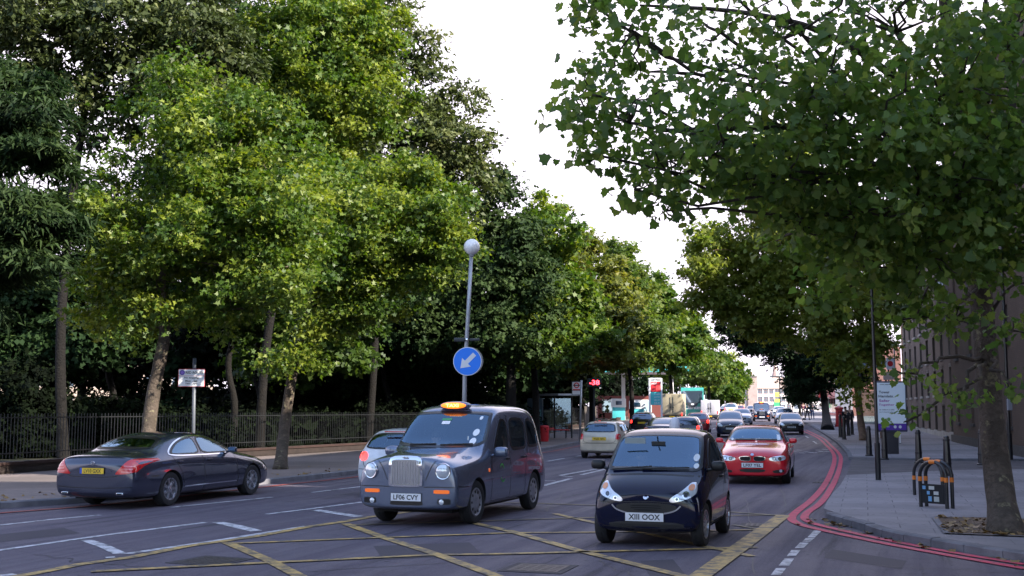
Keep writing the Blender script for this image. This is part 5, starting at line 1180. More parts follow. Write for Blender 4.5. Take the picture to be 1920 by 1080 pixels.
# cycle hoops
def hoop(label, uL, vL, uR, vR, hpx, board):
    a = G(uL, vL, KH); b_ = G(uR, vR, KH); c = (a+b_)/2; x = (b_-a); W_ = x.length; x.normalize(); root = empty('cycle_stand', c); tag(root, label, 'cycle stand'); root['group'] = 'black hooped cycle stands'
    h = hpx*c.y/FPX; back = Vector((-x.y, x.x, 0))
    OR = mat('orange_band', (.75, .20, .02), .4)
    def loop(d, nm):
        m = MB(); pts = [Vector((0, 0, 0))]; r = W_/2; pts = [x*-r + back*d, x*-r + back*d + Vector((0, 0, h-r*.9))]
        for k in range(1, 12): a_ = PI - PI*k/12; pts.append(x*(r*math.cos(a_)) + back*d + Vector((0, 0, h-r*.9+r*.9*math.sin(a_))))
        pts += [x*r + back*d + Vector((0, 0, h-r*.9)), x*r + back*d]; pts = [pts[0]] + chaikin(pts[1:-1], 1, False) + [pts[-1]]
        m.tube(pts, .033, M_BLK, 12)
        for q in (x*-r + Vector((0, 0, h-r*1.15)), x*r + Vector((0, 0, h-r*1.15))): m.tube([q+back*d-Vector((0, 0, .04)), q+back*d+Vector((0, 0, .04))], .037, OR, 12)
        tp = [x*(r*math.cos(a_)) + back*d + Vector((0, 0, h-r*.9+r*.9*math.sin(a_))) for a_ in (PI/2+.22, PI/2, PI/2-.22)]; m.tube(tp, .037, OR, 12)
        m.build(nm, root, 50)
    loop(0, 'frame'); 
    if board:
        loop(.16, 'frame'); T0 = frame(Vector((0, 0, h*.30)) - back*.0, x, Vector((0, 0, 1))); m = MB(); m.box((0, 0, 0), (W_, h*.42, .025), mat('board_black', (.006, .006, .008), .7), M=T0)
        for i, (px, py, w_, c_) in enumerate([(-.34, .13, .09, 'b'), (-.05, .13, .16, 'w'), (-.18, .02, .08, 'b'), (.12, .02, .14, 'w'), (-.12, -.11, .10, 'b'), (.13, -.11, .15, 'g')]): m.box((px*W_, py*h, .014), (w_*W_*1.3, h*(.075 if i < 4 else .11), .004), {'b': mat('stand_blue', (.15, .35, .6), .5), 'w': mat('stand_cream', (.5, .5, .48), .5), 'g': mat('stand_grey', (.42, .44, .42), .5)}[c_], M=T0)
        m.build('notice_board', root)
hoop('front cycle hoop with a black notice board between its legs', 1727, 950, 1776, 954, 84, True)
hoop('bare cycle hoop standing behind the one with the notice board', 1715, 928, 1768, 932, 68, False)
# grey stub post by the panel
b = G(1688, 832, KH); root = empty('marker_post', b); tag(root, 'short thin white marker post behind the information panel', 'post'); m = MB(); m.tube([Vector((0, 0, 0)), Vector((0, 0, .75))], .03, M_SW, 10); m.build('stick', root); m = MB(); m.lathe([(.06, 0), (.05, .03), (0, .035)], M_DKFR, 10); m.build('foot', root)
# petrol station: price totem, canopy, pumps
Y = 104.0; k = Y/FPX; c = at(1230, 800, Y); z = gz(Y)+.1; c.z = z; root = empty('price_sign', c); tag(root, 'tall white fuel price sign with red and turquoise panels', 'sign'); hz = at(1230, 709, Y).z-z; m = MB()
for sx in (-11, 11): m.box((sx*k, 0, hz/2), (3*k, .25, hz), M_SW)
m.build('frame', root); T0 = Matrix.Rotation(PI/2, 4, 'X'); CY = mat('turquoise', (.08, .48, .52), .35)
m = MB(); m.box((0, 0, hz-3*k), (19*k, .2, 7*k), M_SW); add_text(m, 'service', 3.4*k, INK, Matrix.Translation((0, -.11, hz-3*k)) @ T0, 16*k); m.box((0, 0, hz-16*k), (19*k, .2, 18*k), M_SR); add_text(m, 'petrol', 6*k, M_SW, Matrix.Translation((-3*k, -.11, hz-10*k)) @ T0, 10*k)
for q in range(3): m.box(((2+2.5*q)*k, -.11, hz-18*k), (1.5*k, .02, 8*k), mat('sign_redl', (.85, .12, .12), .4))
m.build('red_panel', root)
m = MB(); m.box((0, 0, hz-38*k), (19*k, .2, 24*k), CY)
for q in range(4):
    for j, t_ in enumerate(['114.9', '117.9', '121.9', '55.9'][q:q+1]): add_text(m, t_, 3.2*k, M_SW, Matrix.Translation((2*k, -.11, hz-(30+5.5*q)*k)) @ T0, 10*k)
m.build('price_panel', root)
for i, (u, y, hh, lab) in enumerate([(1195, 112, 2.0, 'turquoise and white fuel pump nearer the price sign'), (1160, 118, 2.2, 'turquoise fuel pump half hidden by a dark trunk')]):
    c = at(u, 800, y); c.z = gz(y)+.1; root = empty('fuel_pump', c); tag(root, lab, 'fuel pump', 'fuel pumps under the canopy'); m = MB(); m.box((0, 0, hh*.3), (1.3, .6, hh*.6), CY, bev=.05); m.build('cabinet', root, 40); m = MB(); m.box((0, 0, hh*.8), (1.5, .7, hh*.4), M_SW, bev=.05); m.box((0, -.36, hh*.8), (.6, .03, .4), DKGLASS); m.build('display_head', root, 40); m = MB(); m.tube(chaikin([(.7, -.2, 1.5), (.95, -.3, .9), (.8, -.3, .3), (.72, -.2, 1.1)], 2, False), .03, BLACK, 8); m.build('hose', root)
Y = 116; c = at(1175, 800, Y); c.z = gz(Y); root = empty('forecourt_canopy', c); tag(root, 'white fuel canopy with a turquoise edge behind the left trees', 'canopy'); m = MB(); m.box((0, 3, 5.2), (13, 9, .5), M_SW, bev=.05); m.box((0, -1.55, 5.2), (13, .1, .55), CY); m.build('roof', root, 40)
for x in (-5, 0, 5): m = MB(); m.box((x, 3, 2.5), (.35, .35, 5.0), M_SW); m.build('column', root)
kk = at(1180, 790, 126); kk.z = gz(126); root = empty('kiosk', kk); tag(root, 'low shop of the fuel station with lit glazing', 'kiosk'); m = MB(); m.box((0, 2, 1.3), (7, 5, 2.6), mat('kiosk_red', (.16, .04, .035), .6)); m.build('wall', root)
for x in (-1.8, 1.2): m = MB(); m.box((x, -.53, 1.5), (2.4, .08, 1.4), M_WFR); fo = m.build('window', root); m = MB(); m.box((x, -.58, 1.5), (2.1, .03, 1.1), mat('lit_glazing', (.2, .3, .32), .2, emit=(.7, .9, 1), es=.2)); m.build('pane', fo)
# palisade by the forecourt
a = at(1180, 800, 84); b_ = at(1166, 800, 74); a.z = b_.z = 0
fc = empty('board_fence', (b_.x, b_.y, gz(b_.y))); tag(fc, 'dull timber fence along the kerb before the fuel station', 'fence'); m = MB(); t = (a-b_); L_ = t.length; t.normalize(); T0 = Matrix((t, Vector((-t.y, t.x, 0)), Vector((0, 0, 1)))).transposed().to_4x4()
for q in range(int(L_/.16)): m.box((q*.16+.08, 2.4, .95), (.13, .03, 1.9), mat('weathered_board', (.12, .10, .085), .8, var=.4, vs=2), M=T0)
m.build('boards', fc); m = MB(); m.box((L_/2, 2.45, 1.5), (L_, .06, .1), mat('weathered_board', (.12, .1, .085)), M=T0); m.build('rail', fc)
# signs and hoardings at the end of the street
Y = 250; c = at(1458, 800, Y); c.z = 1.2; root = empty('forecourt_sign', c); tag(root, 'green and yellow roadside sign below the gabled building', 'sign'); k = Y/FPX; zt = at(1458, 738, Y).z-1.2
m = MB(); m.box((0, 0, zt-2*k), (8*k, .3, 8*k), mat('sign_yellow', (.75, .7, .1), .4)); m.box((0, 0, zt-13*k), (9*k, .3, 6*k), mat('sign_yellow', (.75, .7, .1), .4)); m.box((0, 0, zt-21*k), (12*k, .3, 10*k), mat('sign_green', (.05, .35, .15), .4)); m.build('panel', root); m = MB()
for sx in (-4.5, 4.5): m.box((sx*k, .1, zt/2-10*k*.5), (.3, .2, zt-10*k), M_SW)
m.build('post', root)
Y = 230; c = at(1376, 800, Y); c.z = 1.15; k = Y/FPX; root = empty('road_sign', c); tag(root, 'pale blue round sign at the far end of the left side', 'sign'); m = MB(); m.tube([Vector((0, 0, 0)), Vector((0, 0, at(0, 738, Y).z-1.15))], .12, M_DKFR, 8); m.build('pole', root); m = MB(); zc = at(0, 746, Y).z-1.15; m.lathe([(5*k, 0), (5*k, .1)], mat('sign_sky', (.25, .5, .75), .4), 20, Matrix.Translation((0, -.2, zc)) @ Matrix.Rotation(PI/2, 4, 'X')); m.box((0, -.32, zc), (7*k, .03, 1.6*k), M_SW); m.build('disc', root)
Y = 240; c = at(1464, 800, Y); c.z = 1.2; root = empty('lamp_post', c); tag(root, 'far street lamp beside the green and yellow sign', 'lamp post'); m = MB(); m.tube([Vector((0, 0, 0)), Vector((0, 0, at(0, 706, Y).z-1.2))], .13, M_DKFR, 8); m.build('column', root); m = MB(); m.box((-.8, 0, at(0, 706, Y).z-1.2), (2.4, .3, .25), M_DKFR); m.build('lamp_head', root)
root = empty('post_box', G(1574, 800, KH)); root.location.z = gz(root.location.y)+KH; tag(root, 'bright red box standing by the far dark trunk', 'post box'); m = MB(); m.lathe([(.34, 0), (.34, .15), (.28, .17), (.28, 1.35), (.34, 1.4), (.34, 1.5), (.1, 1.62), (0, 1.64)], M_REDF, 20); m.build('body', root, 40); m = MB(); m.box((0, -.285, 1.15), (.3, .04, .06), BLACK); m.build('slot', root)
# ------------------------------------------------------------ people
SKIN = mat('skin', (.42, .25, .18), .55); HAIR = mat('dark_hair', (.02, .014, .01), .7); SHOE = mat('dark_shoe', (.015, .014, .014), .5)
def skinned(name, nodes_, edges, root, m, levels=2, root_i=0):
    me = bpy.data.meshes.new('s'); me.from_pydata([n[0] for n in nodes_], edges, []); o = bpy.data.objects.new('s', me); link(o)
    md = o.modifiers.new('k', 'SKIN'); sv = me.skin_vertices[0].data
    for i, n in enumerate(nodes_): sv[i].radius = n[1] if isinstance(n[1], tuple) else (n[1], n[1]); sv[i].use_root = (i == root_i)
    md.use_smooth_shade = True; s2 = o.modifiers.new('u', 'SUBSURF'); s2.levels = levels; s2.render_levels = levels
    bpy.context.view_layer.update(); m2 = bpy.data.meshes.new_from_object(o.evaluated_get(bpy.context.evaluated_depsgraph_get())); bpy.data.objects.remove(o)
    m2.materials.clear(); m2.materials.append(m); m2.name = name; return link(bpy.data.objects.new(name, m2), root)
def person(label, loc, rz, top, legs, pose='walk', s=1.0, skin=SKIN, hair=HAIR, bare=False):
    """faces local -y before rz; one continuous body, with clothing and hair as children"""
    root = empty('person', loc, rz); tag(root, label, 'person'); V = lambda *p: (p[0]*s, p[1]*s, p[2]*s)
    sit = pose in ('drive', 'sit'); N = []; E = []
    def add(p, r, par=None): N.append((V(*p), tuple(q*s for q in r) if isinstance(r, tuple) else r*s)); 
    def node(p, r, par):
        add(p, r); i = len(N)-1
        if par is not None: E.append((par, i))
        return i
    hz = .95 if not sit else .0
    pel = node((0, 0, hz), (.145, .10), None); sp1 = node((0, .0, hz+.20), (.13, .09), pel); ch = node((0, .01, hz+.40), (.155, .105), sp1); nk = node((0, .01, hz+.54), .055, ch); hd0 = node((0, -.005, hz+.62), (.062, .072), nk); hd = node((0, -.01, hz+.70), (.075, .09), hd0); node((0, .0, hz+.77), (.062, .078), hd)
    arms = {'walk': [(-.12, .05), (.14, -.02)], 'stand': [(.0, .0), (-.03, 0)]}.get(pose, [(0, 0), (0, 0)]); wr = []; ft = []
    for sd, (sw, _) in zip((1, -1), arms):
        sh = node((sd*.185, .01, hz+.47), .055, ch)
        if pose == 'drive': el = node((sd*.25, -.17, hz+.27), .038, sh); w_ = node((sd*.15, -.38, hz+.36), .026, el); hv = Vector((-sd*.02, -.09, .03))
        elif pose == 'sit': el = node((sd*.24, -.06, hz+.22), .038, sh); w_ = node((sd*.14, -.26, hz+.42 if sd > 0 else hz+.2), .026, el); hv = Vector((-sd*.03, -.05, .08))
        else: el = node((sd*.23, sw*.6+.02, hz+.20), .040, sh); w_ = node((sd*.235, sw*1.6-.05, hz-.03), .027, el); hv = Vector((-sd*.01, -.02+sw*.2, -.09))
        pw_ = Vector(N[w_][0])/s; pm = node(tuple(pw_+hv*.75), (.030, .018), w_); wr.append(w_)
        t = hv.normalized(); side = Vector((0, 1, 0)) if abs(t.z) > .6 else Vector((1, 0, 0))
        for k, (o_, l_) in enumerate(((-.024, .068), (-.008, .078), (.008, .074), (.024, .058))):
            b1 = pw_+hv*1.05+side*o_; f1 = node(tuple(b1+t*l_*.4), .0085, pm); node(tuple(b1+t*l_+Vector((-sd*.012, 0, 0))), .0075, f1)
        th = node(tuple(pw_+hv*.7-side*.038+t*.01), .011, pm); node(tuple(pw_+hv*.9-side*.052+t*.02), .009, th)
    for sd in (1, -1):
        hp = node((sd*.09, 0, hz-.06), .085, pel)
        if sit: kn = node((sd*.13, -.40, hz+.04), .062, hp); an = node((sd*.12, -.70, hz-.20), .042, kn); to = node((sd*.12, -.82, hz-.14), .034, an)
        else:
            st = {'walk': .20*sd, 'stand': .02}.get(pose, 0); kn = node((sd*.10, -st*.5-.03, .50), .06, hp); an = node((sd*.10, -st*1.15+(.04 if st < 0 else 0), .08), .038, kn); to = node((sd*.11, -st*1.15-.14, .04), .034, an)
    b_ = skinned('body', N, E, root, skin)
    def sub(idx, grow, name, m):    # clothing follows the same bones
        keep = [i for i in idx]; mp = {k: j for j, k in enumerate(keep)}
        nn = [(N[i][0], tuple(q+grow*s for q in (N[i][1] if isinstance(N[i][1], tuple) else (N[i][1],)*2))) for i in keep]; ee = [(mp[a], mp[c]) for a, c in E if a in mp and c in mp]; return skinned(name, nn, ee, root, m)

    # indices: torso 0-6, each arm has 3 + 1 + 8 + 2 nodes, then the legs
    per = 14; a0 = 7; armi = []
    for k in range(2): st = a0+k*per; armi += [st, st+1] + ([] if bare else [st+2])
    l0 = a0+2*per; legi = [l0, l0+1, l0+2, l0+4, l0+5, l0+6]
    top_ = [0, 1, 2]+armi; nn = sub(top_, .016, 'jacket', top); sub([0]+legi, .014, 'trousers', legs)
    m = MB()
    for k in (3, 7): a, c = Vector(N[l0+k-1][0]), Vector(N[l0+k][0]); m.tube([a+Vector((0, .06*s, -.02*s)), a.lerp(c, .5), c+Vector((0, -.03*s, 0))], [.046*s, .05*s, .036*s], SHOE, 10)
    m.build('shoe', root, True)
    # face and hair
    h = Vector(N[hd][0]); m = MB(); T0 = Matrix.Translation(h+Vector((0, .018*s, .035*s))) @ Matrix.Diagonal((.085*s, .098*s, .092*s, 1)); m.lathe([(math.cos(R(a)), math.sin(R(a))) for a in range(-15, 91, 15)], hair, 18, T0); m.box(h+Vector((0, .07*s, -.0*s)), (.13*s, .06*s, .12*s), hair, bev=.025*s); m.build('hair', root, True)
    m = MB()
    m.box(h+Vector((0, -.092*s, -.018*s)), (.022*s, .03*s, .035*s), skin, bev=.008*s); m.box(h+Vector((0, -.078*s, -.052*s)), (.045*s, .01*s, .009*s), mat('lips', (.3, .10, .09), .5), bev=.003*s)
    for sd in (1, -1): m.box(h+Vector((sd*.03*s, -.078*s, .006*s)), (.022*s, .012*s, .009*s), INK, bev=.003*s); m.box(h+Vector((sd*.078*s, 0, -.015*s)), (.014*s, .03*s, .05*s), skin, bev=.006*s)
    m.build('face', root, 40)
    return root
# ------------------------------------------------------------ vehicles in the photo
P_TAXI = paint('metallic_slate_blue', (.15, .18, .26), .6, .24, .12); P_CITY = paint('black_blue_paint', (.002, .004, .024), .15, .10, .05); P_CITY.node_tree.nodes['Principled BSDF'].inputs['Coat Weight'].default_value = .55; P_CITY.node_tree.nodes['Principled BSDF'].inputs['Specular IOR Level'].default_value = .25
P_RED = paint('bright_red_paint', (.70, .008, .022), .15, .2, .08)
P_SAL = paint('dark_grey_blue_paint', (.055, .062, .10), .6, .22, .1); P_BEI = paint('champagne_paint', (.60, .54, .44), .35, .35); P_WHI = paint('white_paint', (.74, .75, .78), .1, .3)
P_NAVY = paint('navy_paint', (.012, .02, .06), .4, .25); P_BLK = paint('black_paint', (.008, .008, .014), .3, .22); P_SIL = paint('silver_paint', (.42, .46, .54), .6, .3); P_DRED = paint('dark_red_paint', (.35, .015, .02), .3, .3); P_LBL = paint('pale_blue_paint', (.36, .44, .58), .5, .3)
def put(root, near, L_, yaw, oncoming): return place(root, 0, Vector(near), R(yaw), L_, oncoming)
t = black_cab('slate blue london cab with a lit orange roof sign, turning across the yellow box', P_TAXI, ptext='LF06 CVY'); put(t, (-1.67, 18.35, 0), 4.58, 19.8, True)
t = city_car('glossy black two seat city car with a smiling grille, in front of the red saloon', P_CITY); put(t, (1.80, 15.65, 0), 2.7, 18.8, True)
t = saloon('bright red saloon with twin kidney grilles behind the black city car', P_RED, ptext='LF07 YEL'); put(t, (5.93, 28.6, 0), 4.52, 15.5, True)
t = saloon('dark grey blue saloon with lit red tail lamps, driving away along the left kerb', P_SAL, 5.1, 1.035, 1.035, (.89, 3.93), .345, 'B', 'spoke7', 'long', 'LV10 GXX', True, chrome=True); put(t, (-7.78, 21.5, 0), 5.1, 17.5, False)
t.scale = (1, 1, .94)
t = hatch('champagne small hatchback driving away beyond the slate blue cab', P_BEI, 3.43, 1, .985, ptext='W632 NRG', sub=3); put(t, (3.3, 43.8, 0), 3.43, 17, False)
t = hatch('white hatchback half hidden behind the slate blue cab', P_WHI, 3.9, 1.03, 1.0, (.78, 3.25), .30, 'B', 'LR05', True, lampshape='round', sub=3); put(t, (-2.58, 24.6, 0), 3.9, 17, False)
def far(u, w_px, w_m, v=None):        # near end of a distant car from its width in the photo
    y = w_m*FPX/w_px; p = at(u, 790, y); return Vector((p.x, p.y, gz(p.y)))
t = hatch('dark blue people carrier behind the roof of the black city car', P_NAVY, 4.3, 1.07, 1.12, (.85, 3.5), .32, 'F', '', spot=None); put(t, far(1369, 53, 1.75), 4.3, 11, True)
t = hatch('black hatchback leading the kerbside lane past the dark tree', P_BLK, 3.9, 1.03, 1.0, (.78, 3.25), .30, 'F', 'KR55'); put(t, far(1484, 47, 1.67), 3.9, 11, True)
t = saloon('silver saloon just behind the dark blue people carrier', P_SIL, face='plain', sub=2); put(t, far(1405, 40, 1.8)+Vector((0, 3, 0)), 4.52, 11, True)
t = black_cab('black cab far up the street among the silver cars', P_NAVY, False, True); put(t, far(1429, 33, 1.78)+Vector((0, 0, 0)), 4.58, 11, True)
t = saloon('pale blue saloon behind the black hatchback', P_LBL, face='plain', sub=2); put(t, far(1473, 37, 1.8)+Vector((0, 0, 0)), 4.52, 11, True)
t = saloon('white saloon next to the distant black cab', P_WHI, face='plain', sub=2); put(t, far(1463, 29, 1.8), 4.52, 11, True)
t = hatch('dark hatchback beyond the distant black cab', P_NAVY, 3.9, 1.03, 1.0, (.78, 3.25), .3, 'F', ''); put(t, far(1411, 22, 1.67), 3.9, 11, True)
# queue driving away
t = hatch('black hatchback with a yellow plate beyond the champagne hatchback', P_BLK, 3.8, 1.03, 1.0, (.75, 3.2), .3, 'B', '', True); put(t, far(1203, 46, 1.67)+Vector((0, 0, 0)), 3.8, 13, False)
t = saloon('navy saloon just over the roof of the black city car', P_NAVY, 4.4, near='B', face='plain', yellow=True, sub=2); t2 = t; put(t, Vector(far(1237, 66, 1.8)), 4.4, 12, False)
t = hatch('black estate with a bright rear lamp in front of the dark red car', P_BLK, 4.4, 1.05, 1.0, (.85, 3.6), .31, 'B', '', True); put(t, far(1283, 58, 1.7), 4.4, 12, False)
t = hatch('dark red hatchback with braking lamps before the white van', P_DRED, 3.9, 1.03, 1.0, (.78, 3.25), .3, 'B', '', True); put(t, far(1307, 46, 1.67), 3.9, 12, False)
t = saloon('small blue saloon with red lamps past the white van', P_NAVY, 4.3, near='B', face='plain', yellow=True, lit=True, sub=2); put(t, far(1359, 24, 1.8)+Vector((0, 0, 0)), 4.3, 12, False)
t = hatch('pale four wheel drive at the head of the queue', P_WHI, 4.3, 1.1, 1.25, (.85, 3.5), .36, 'B', '', True); put(t, far(1371, 26, 1.8), 4.3, 12, False)
t = hatch('red hatchback beside the pale four wheel drive', P_DRED, 3.9, 1.03, 1.0, (.78, 3.25), .3, 'B', '', True); put(t, far(1388, 18, 1.67), 3.9, 12, False)
# vans, box truck, coach
def boxbody(label, name, cat, W_, H_, L_, z0, col, near, yaw, cab=None, doors=True, lampz=.8):
    root = empty(name); tag(root, label, cat); m = MB(); m.box((-L_/2, 0, (z0+H_)/2), (L_, W_, H_-z0), col, bev=.07); m.build('body', root, 40)
    if cab: m = MB(); m.prism([(0, z0-.3), (1.7, z0-.3), (1.75, 1.1), (1.2, 1.35), (.75, 2.1), (0, 2.15)], -W_*.45, W_*.45, cab, Matrix.Rotation(PI/2, 4, 'X')); m.build('cab', root, 40)
    if doors:
        for sd in (1, -1): m = MB(); m.box((-L_-.012, sd*W_*.235, (z0+H_)/2), (.03, W_*.455, H_-z0-.22), col, bev=.012); fo = m.build('rear_door', root, 40); m = MB(); m.tube([(-L_-.05, sd*.12, z0+.3), (-L_-.05, sd*.12, H_-.3)], .018, M_DKFR, 8); m.box((-L_-.05, sd*.12, z0+.75), (.05, .14, .1), M_DKFR); m.build('lock_bar', fo)
    for sd in (1, -1):
        m = MB(); m.box((-L_-.02, sd*(W_/2-.1), lampz), (.05, .12, .32), REDLIT, bev=.01); m.build('tail_light', root)
        for x in (-.3 if cab else -.9, -L_+.9): make_wheel(root, x, sd*(W_/2-.15), .36, .22, 'dark')
    m = MB(); m.box((-L_/2, 0, z0-.15), (L_*.96, W_*.8, .35), WELL); m.box((-L_-.03, 0, z0-.12), (.12, W_*.9, .14), M_DKFR); m.build('bumper', root); plate(root, (-L_-.1, 0, z0-.12), (-1, 0, 0), '', True)
    place(root, 0, near, R(yaw), L_, False); return root
y = 2.05*FPX/41; p = at(1260, 790, y); boxbody('beige box truck seen from behind with two plain rear doors', 'box_truck', 'truck', 2.05, 2.75, 4.6, .75, mat('box_beige', (.42, .36, .25), .6, var=.18, vs=1.5), Vector((p.x, p.y, gz(p.y))), 12, M_WFR)
y = 1.95*FPX/33; p = at(1331, 790, y); boxbody('white panel van with a low dark bumper next to the coach', 'van', 'van', 1.95, 2.15, 4.6, .5, mat('van_white', (.62, .60, .63), .4, coat=.5, var=.15, vs=1.2), Vector((p.x, p.y, gz(p.y))), 12)
# coach facing us
Wc, Hc, Lc = 2.5, 3.55, 12.0; y = Wc*FPX/42; p = at(1299, 790, y); root = empty('coach'); tag(root, 'turquoise and white coach with a dark windscreen facing down the street', 'coach'); TQ = paint('turquoise_paint', (.05, .34, .27), .1, .3); WP = paint('coach_white', (.6, .6, .63), .05, .3)
m = MB(); m.prism([(-2.0, .35), (-.05, .35), (0, .9), (-.02, 1.6), (-.25, 3.2), (-.5, 3.5), (-.7, Hc), (-2.0, Hc)], -Wc/2, Wc/2, TQ, Matrix.Rotation(PI/2, 4, 'X')); m.build('front_body', root, 40)
m = MB(); m.box((-2-(Lc-2)/2, 0, (Hc+.35)/2), (Lc-2, Wc-.004, Hc-.35), WP, bev=.08); m.build('rear_body', root, 40)
Mf = Matrix.Translation((-.09, 0, 2.55)) @ Matrix.Rotation(R(-8.2), 4, 'Y') @ Matrix.Rotation(PI/2, 4, 'Z') @ Matrix.Rotation(PI/2, 4, 'X')
m = MB(); m.prism([(-1.12, -.72), (1.12, -.72), (1.1, .62), (-1.1, .62)], 0, .03, DKGLASS, Mf); m.build('windscreen', root); m = MB(); m.prism([(.62*math.cos(a), .52*math.sin(a)) for a in [PI+PI*k/16 for k in range(17)]], 0, .05, M_DKFR, Mf @ Matrix.Translation((0, -.68, 0))); m.lathe([(.18, .05), (.18, .07)], M_SW, 20, Mf @ Matrix.Translation((0, -.88, 0)) @ Matrix.Diagonal((1, .5, 1, 1))); m.build('emblem_panel', root)
m = MB(); add_text(m, 'Clarkes', .42, M_SW, frame((.01, 0, 1.35), (0, 1, 0), (0, 0, 1)), 1.9); m.build('lettering', root)
for sd in (1, -1):
    m = MB(); m.box((-7, sd*Wc/2, 2.35), (9.4, .03, 1.0), DKGLASS); m.build('side_window', root); m = MB(); m.tube([(-.4, sd*1.2, 3.1), (.15, sd*1.4, 3.15), (.2, sd*1.45, 2.8)], .03, M_DKFR, 8); m.box((.2, sd*1.45, 2.5), (.12, .2, .5), M_DKFR, bev=.03); m.build('door_mirror', root, 40)
    m = MB(); m.box((-.02, sd*.95, .75), (.06, .4, .2), LAMPG, bev=.02); m.build('headlight', root)
    for x in (-2.6, -9): make_wheel(root, x, sd*(Wc/2-.15), .48, .28, 'dark')
m = MB(); m.box((-Lc/2, 0, .35), (Lc*.95, 2.1, .2), WELL); m.build('underbody', root); plate(root, (.02, 0, .6), (1, 0, 0), '')
place(root, 0, Vector((p.x, p.y, gz(p.y))), R(9), Lc, True)
# drivers
def rider(label, car, lx, ly, lz, pose, top, s=1.0):
    car_ = car; M = Matrix.Translation(car.location) @ Matrix.Rotation(car.rotation_euler.z, 4, 'Z'); w_ = M @ Vector((lx, ly, lz)); return person(label, w_, car.rotation_euler.z+PI/2, top, mat('dark_trousers', (.03, .03, .04), .8), pose, s, bare=(pose == 'sit'))
byl = {o.get('label', ''): o for o in SC.objects if o.get('category')}
cab_ = [o for k, o in byl.items() if k.startswith('slate blue london')][0]; cty = [o for k, o in byl.items() if k.startswith('glossy black two')][0]
rider('driver of the slate blue cab in a pale shirt', cab_, -2.0, -.36, .66, 'drive', mat('pale_shirt', (.4, .42, .45), .8), .98)
rider('cab passenger with a bare raised arm at the open rear window', cab_, -3.45, .42, .66, 'sit', mat('maroon_top', (.15, .04, .05), .8), .98)
rider('driver of the black city car in a dark jacket', cty, -1.28, -.33, .50, 'drive', mat('dark_jacket', (.04, .04, .05), .8), .95)
# pedestrians
dj = mat('dark_coat', (.015, .015, .02), .85); tr = mat('black_trousers', (.012, .012, .016), .85); bl_ = mat('blue_coat', (.03, .04, .09), .8); jn = mat('denim', (.04, .06, .12), .85); rd = mat('maroon_coat', (.12, .02, .05), .8)
for lab, u, y_, rz, top, leg, ps in [('pedestrian in black standing among the far cluster of bollards', 1586, 73, 10, dj, tr, 'stand'), ('pedestrian in black right behind the one among the bollards', 1594, 80, -10, dj, tr, 'walk'),
                                    ('pedestrian in a dark blue coat walking by the shops', 1514, 118, 20, bl_, tr, 'walk'), ('pedestrian in jeans one step right of the blue coat', 1524, 124, -5, dj, jn, 'walk'), ('distant pedestrian in maroon before the red shop', 1507, 140, 0, rd, tr, 'walk')]:
    p = at(u, 800, y_); person(lab, (p.x, p.y, gz(p.y)+KH), R(rz), top, leg, ps)
# ------------------------------------------------------------ trees
def leaf_mat(name, c1, c2, c3, trans=.35, rough=.5, spec=.4):
    m = bpy.data.materials.new(name); m.use_nodes = True; N, L = nodes(m); b = N['Principled BSDF']; b.inputs['Roughness'].default_value = rough; b.inputs['Specular IOR Level'].default_value = spec
    a = N.new('ShaderNodeAttribute'); a.attribute_name = 'tint'
    rp = N.new('ShaderNodeValToRGB'); e = rp.color_ramp.elements; e[0].position = 0; e[0].color = c1+(1,); e[1].position = 1; e[1].color = c3+(1,); k = rp.color_ramp.elements.new(.5); k.color = c2+(1,)
    L.new(a.outputs['Fac'], rp.inputs[0]); L.new(rp.outputs[0], b.inputs['Base Color'])
    t = N.new('ShaderNodeBsdfTranslucent'); hs = N.new('ShaderNodeHueSaturation'); hs.inputs['Saturation'].default_value = 1.1; hs.inputs['Value'].default_value = 1.9; L.new(rp.outputs[0], hs.inputs['Color']); L.new(hs.outputs[0], t.inputs[0])
    x = N.new('ShaderNodeMixShader'); x.inputs[0].default_value = trans; L.new(b.outputs[0], x.inputs[1]); L.new(t.outputs[0], x.inputs[2]); L.new(x.outputs[0], N['Material Output'].inputs[0]); return m
L_PLANE = leaf_mat('plane_leaf', (.030, .062, .009), (.064, .115, .014), (.19, .225, .030))
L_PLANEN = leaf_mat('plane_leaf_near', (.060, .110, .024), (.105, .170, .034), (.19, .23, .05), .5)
L_OLIVE = leaf_mat('poplar_leaf', (.032, .046, .012), (.062, .082, .021), (.17, .18, .07), .25, .55)
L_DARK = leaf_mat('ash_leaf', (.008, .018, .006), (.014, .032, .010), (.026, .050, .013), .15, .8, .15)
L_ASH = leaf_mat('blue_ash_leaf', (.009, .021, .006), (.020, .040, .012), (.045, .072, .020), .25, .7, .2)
L_MID = leaf_mat('lime_leaf', (.038, .070, .012), (.068, .112, .018), (.14, .165, .03), .42)
L_AUT = leaf_mat('chestnut_leaf', (.065, .085, .014), (.13, .145, .022), (.22, .20, .03))
L_BR = leaf_mat('bright_plane_leaf', (.06, .095, .016), (.12, .165, .026), (.20, .22, .04), .5)  # lightened plane leaf: sunlight put into the colour of crowns standing in shade
L_SHADE = leaf_mat('ivy_leaf', (.002, .004, .0015), (.004, .008, .0025), (.011, .020, .005), .1, .85, .1)  # near-black leaf: the deep shade of the wood is put into its colour
def b_bark(c1, c2, c3, sc):
    def f(m, N, L, b, P):
        v = noise(N, L, stretch(N, L, P, 0, 1, 1), sc, 4, .55, .47, .53); c = mixc(N, L, v, c1, c2); c = mixc(N, L, noise(N, L, P, sc*1.7, 3, .5, .60, .64), c, c3)
        c = mixc(N, L, noise(N, L, P, 18, 6, .7), c, tuple(x*.55 for x in c1)); L.new(c, b.inputs['Base Color']); bump(N, L, b, noise(N, L, P, 14, 6), .7, .03)
    return f
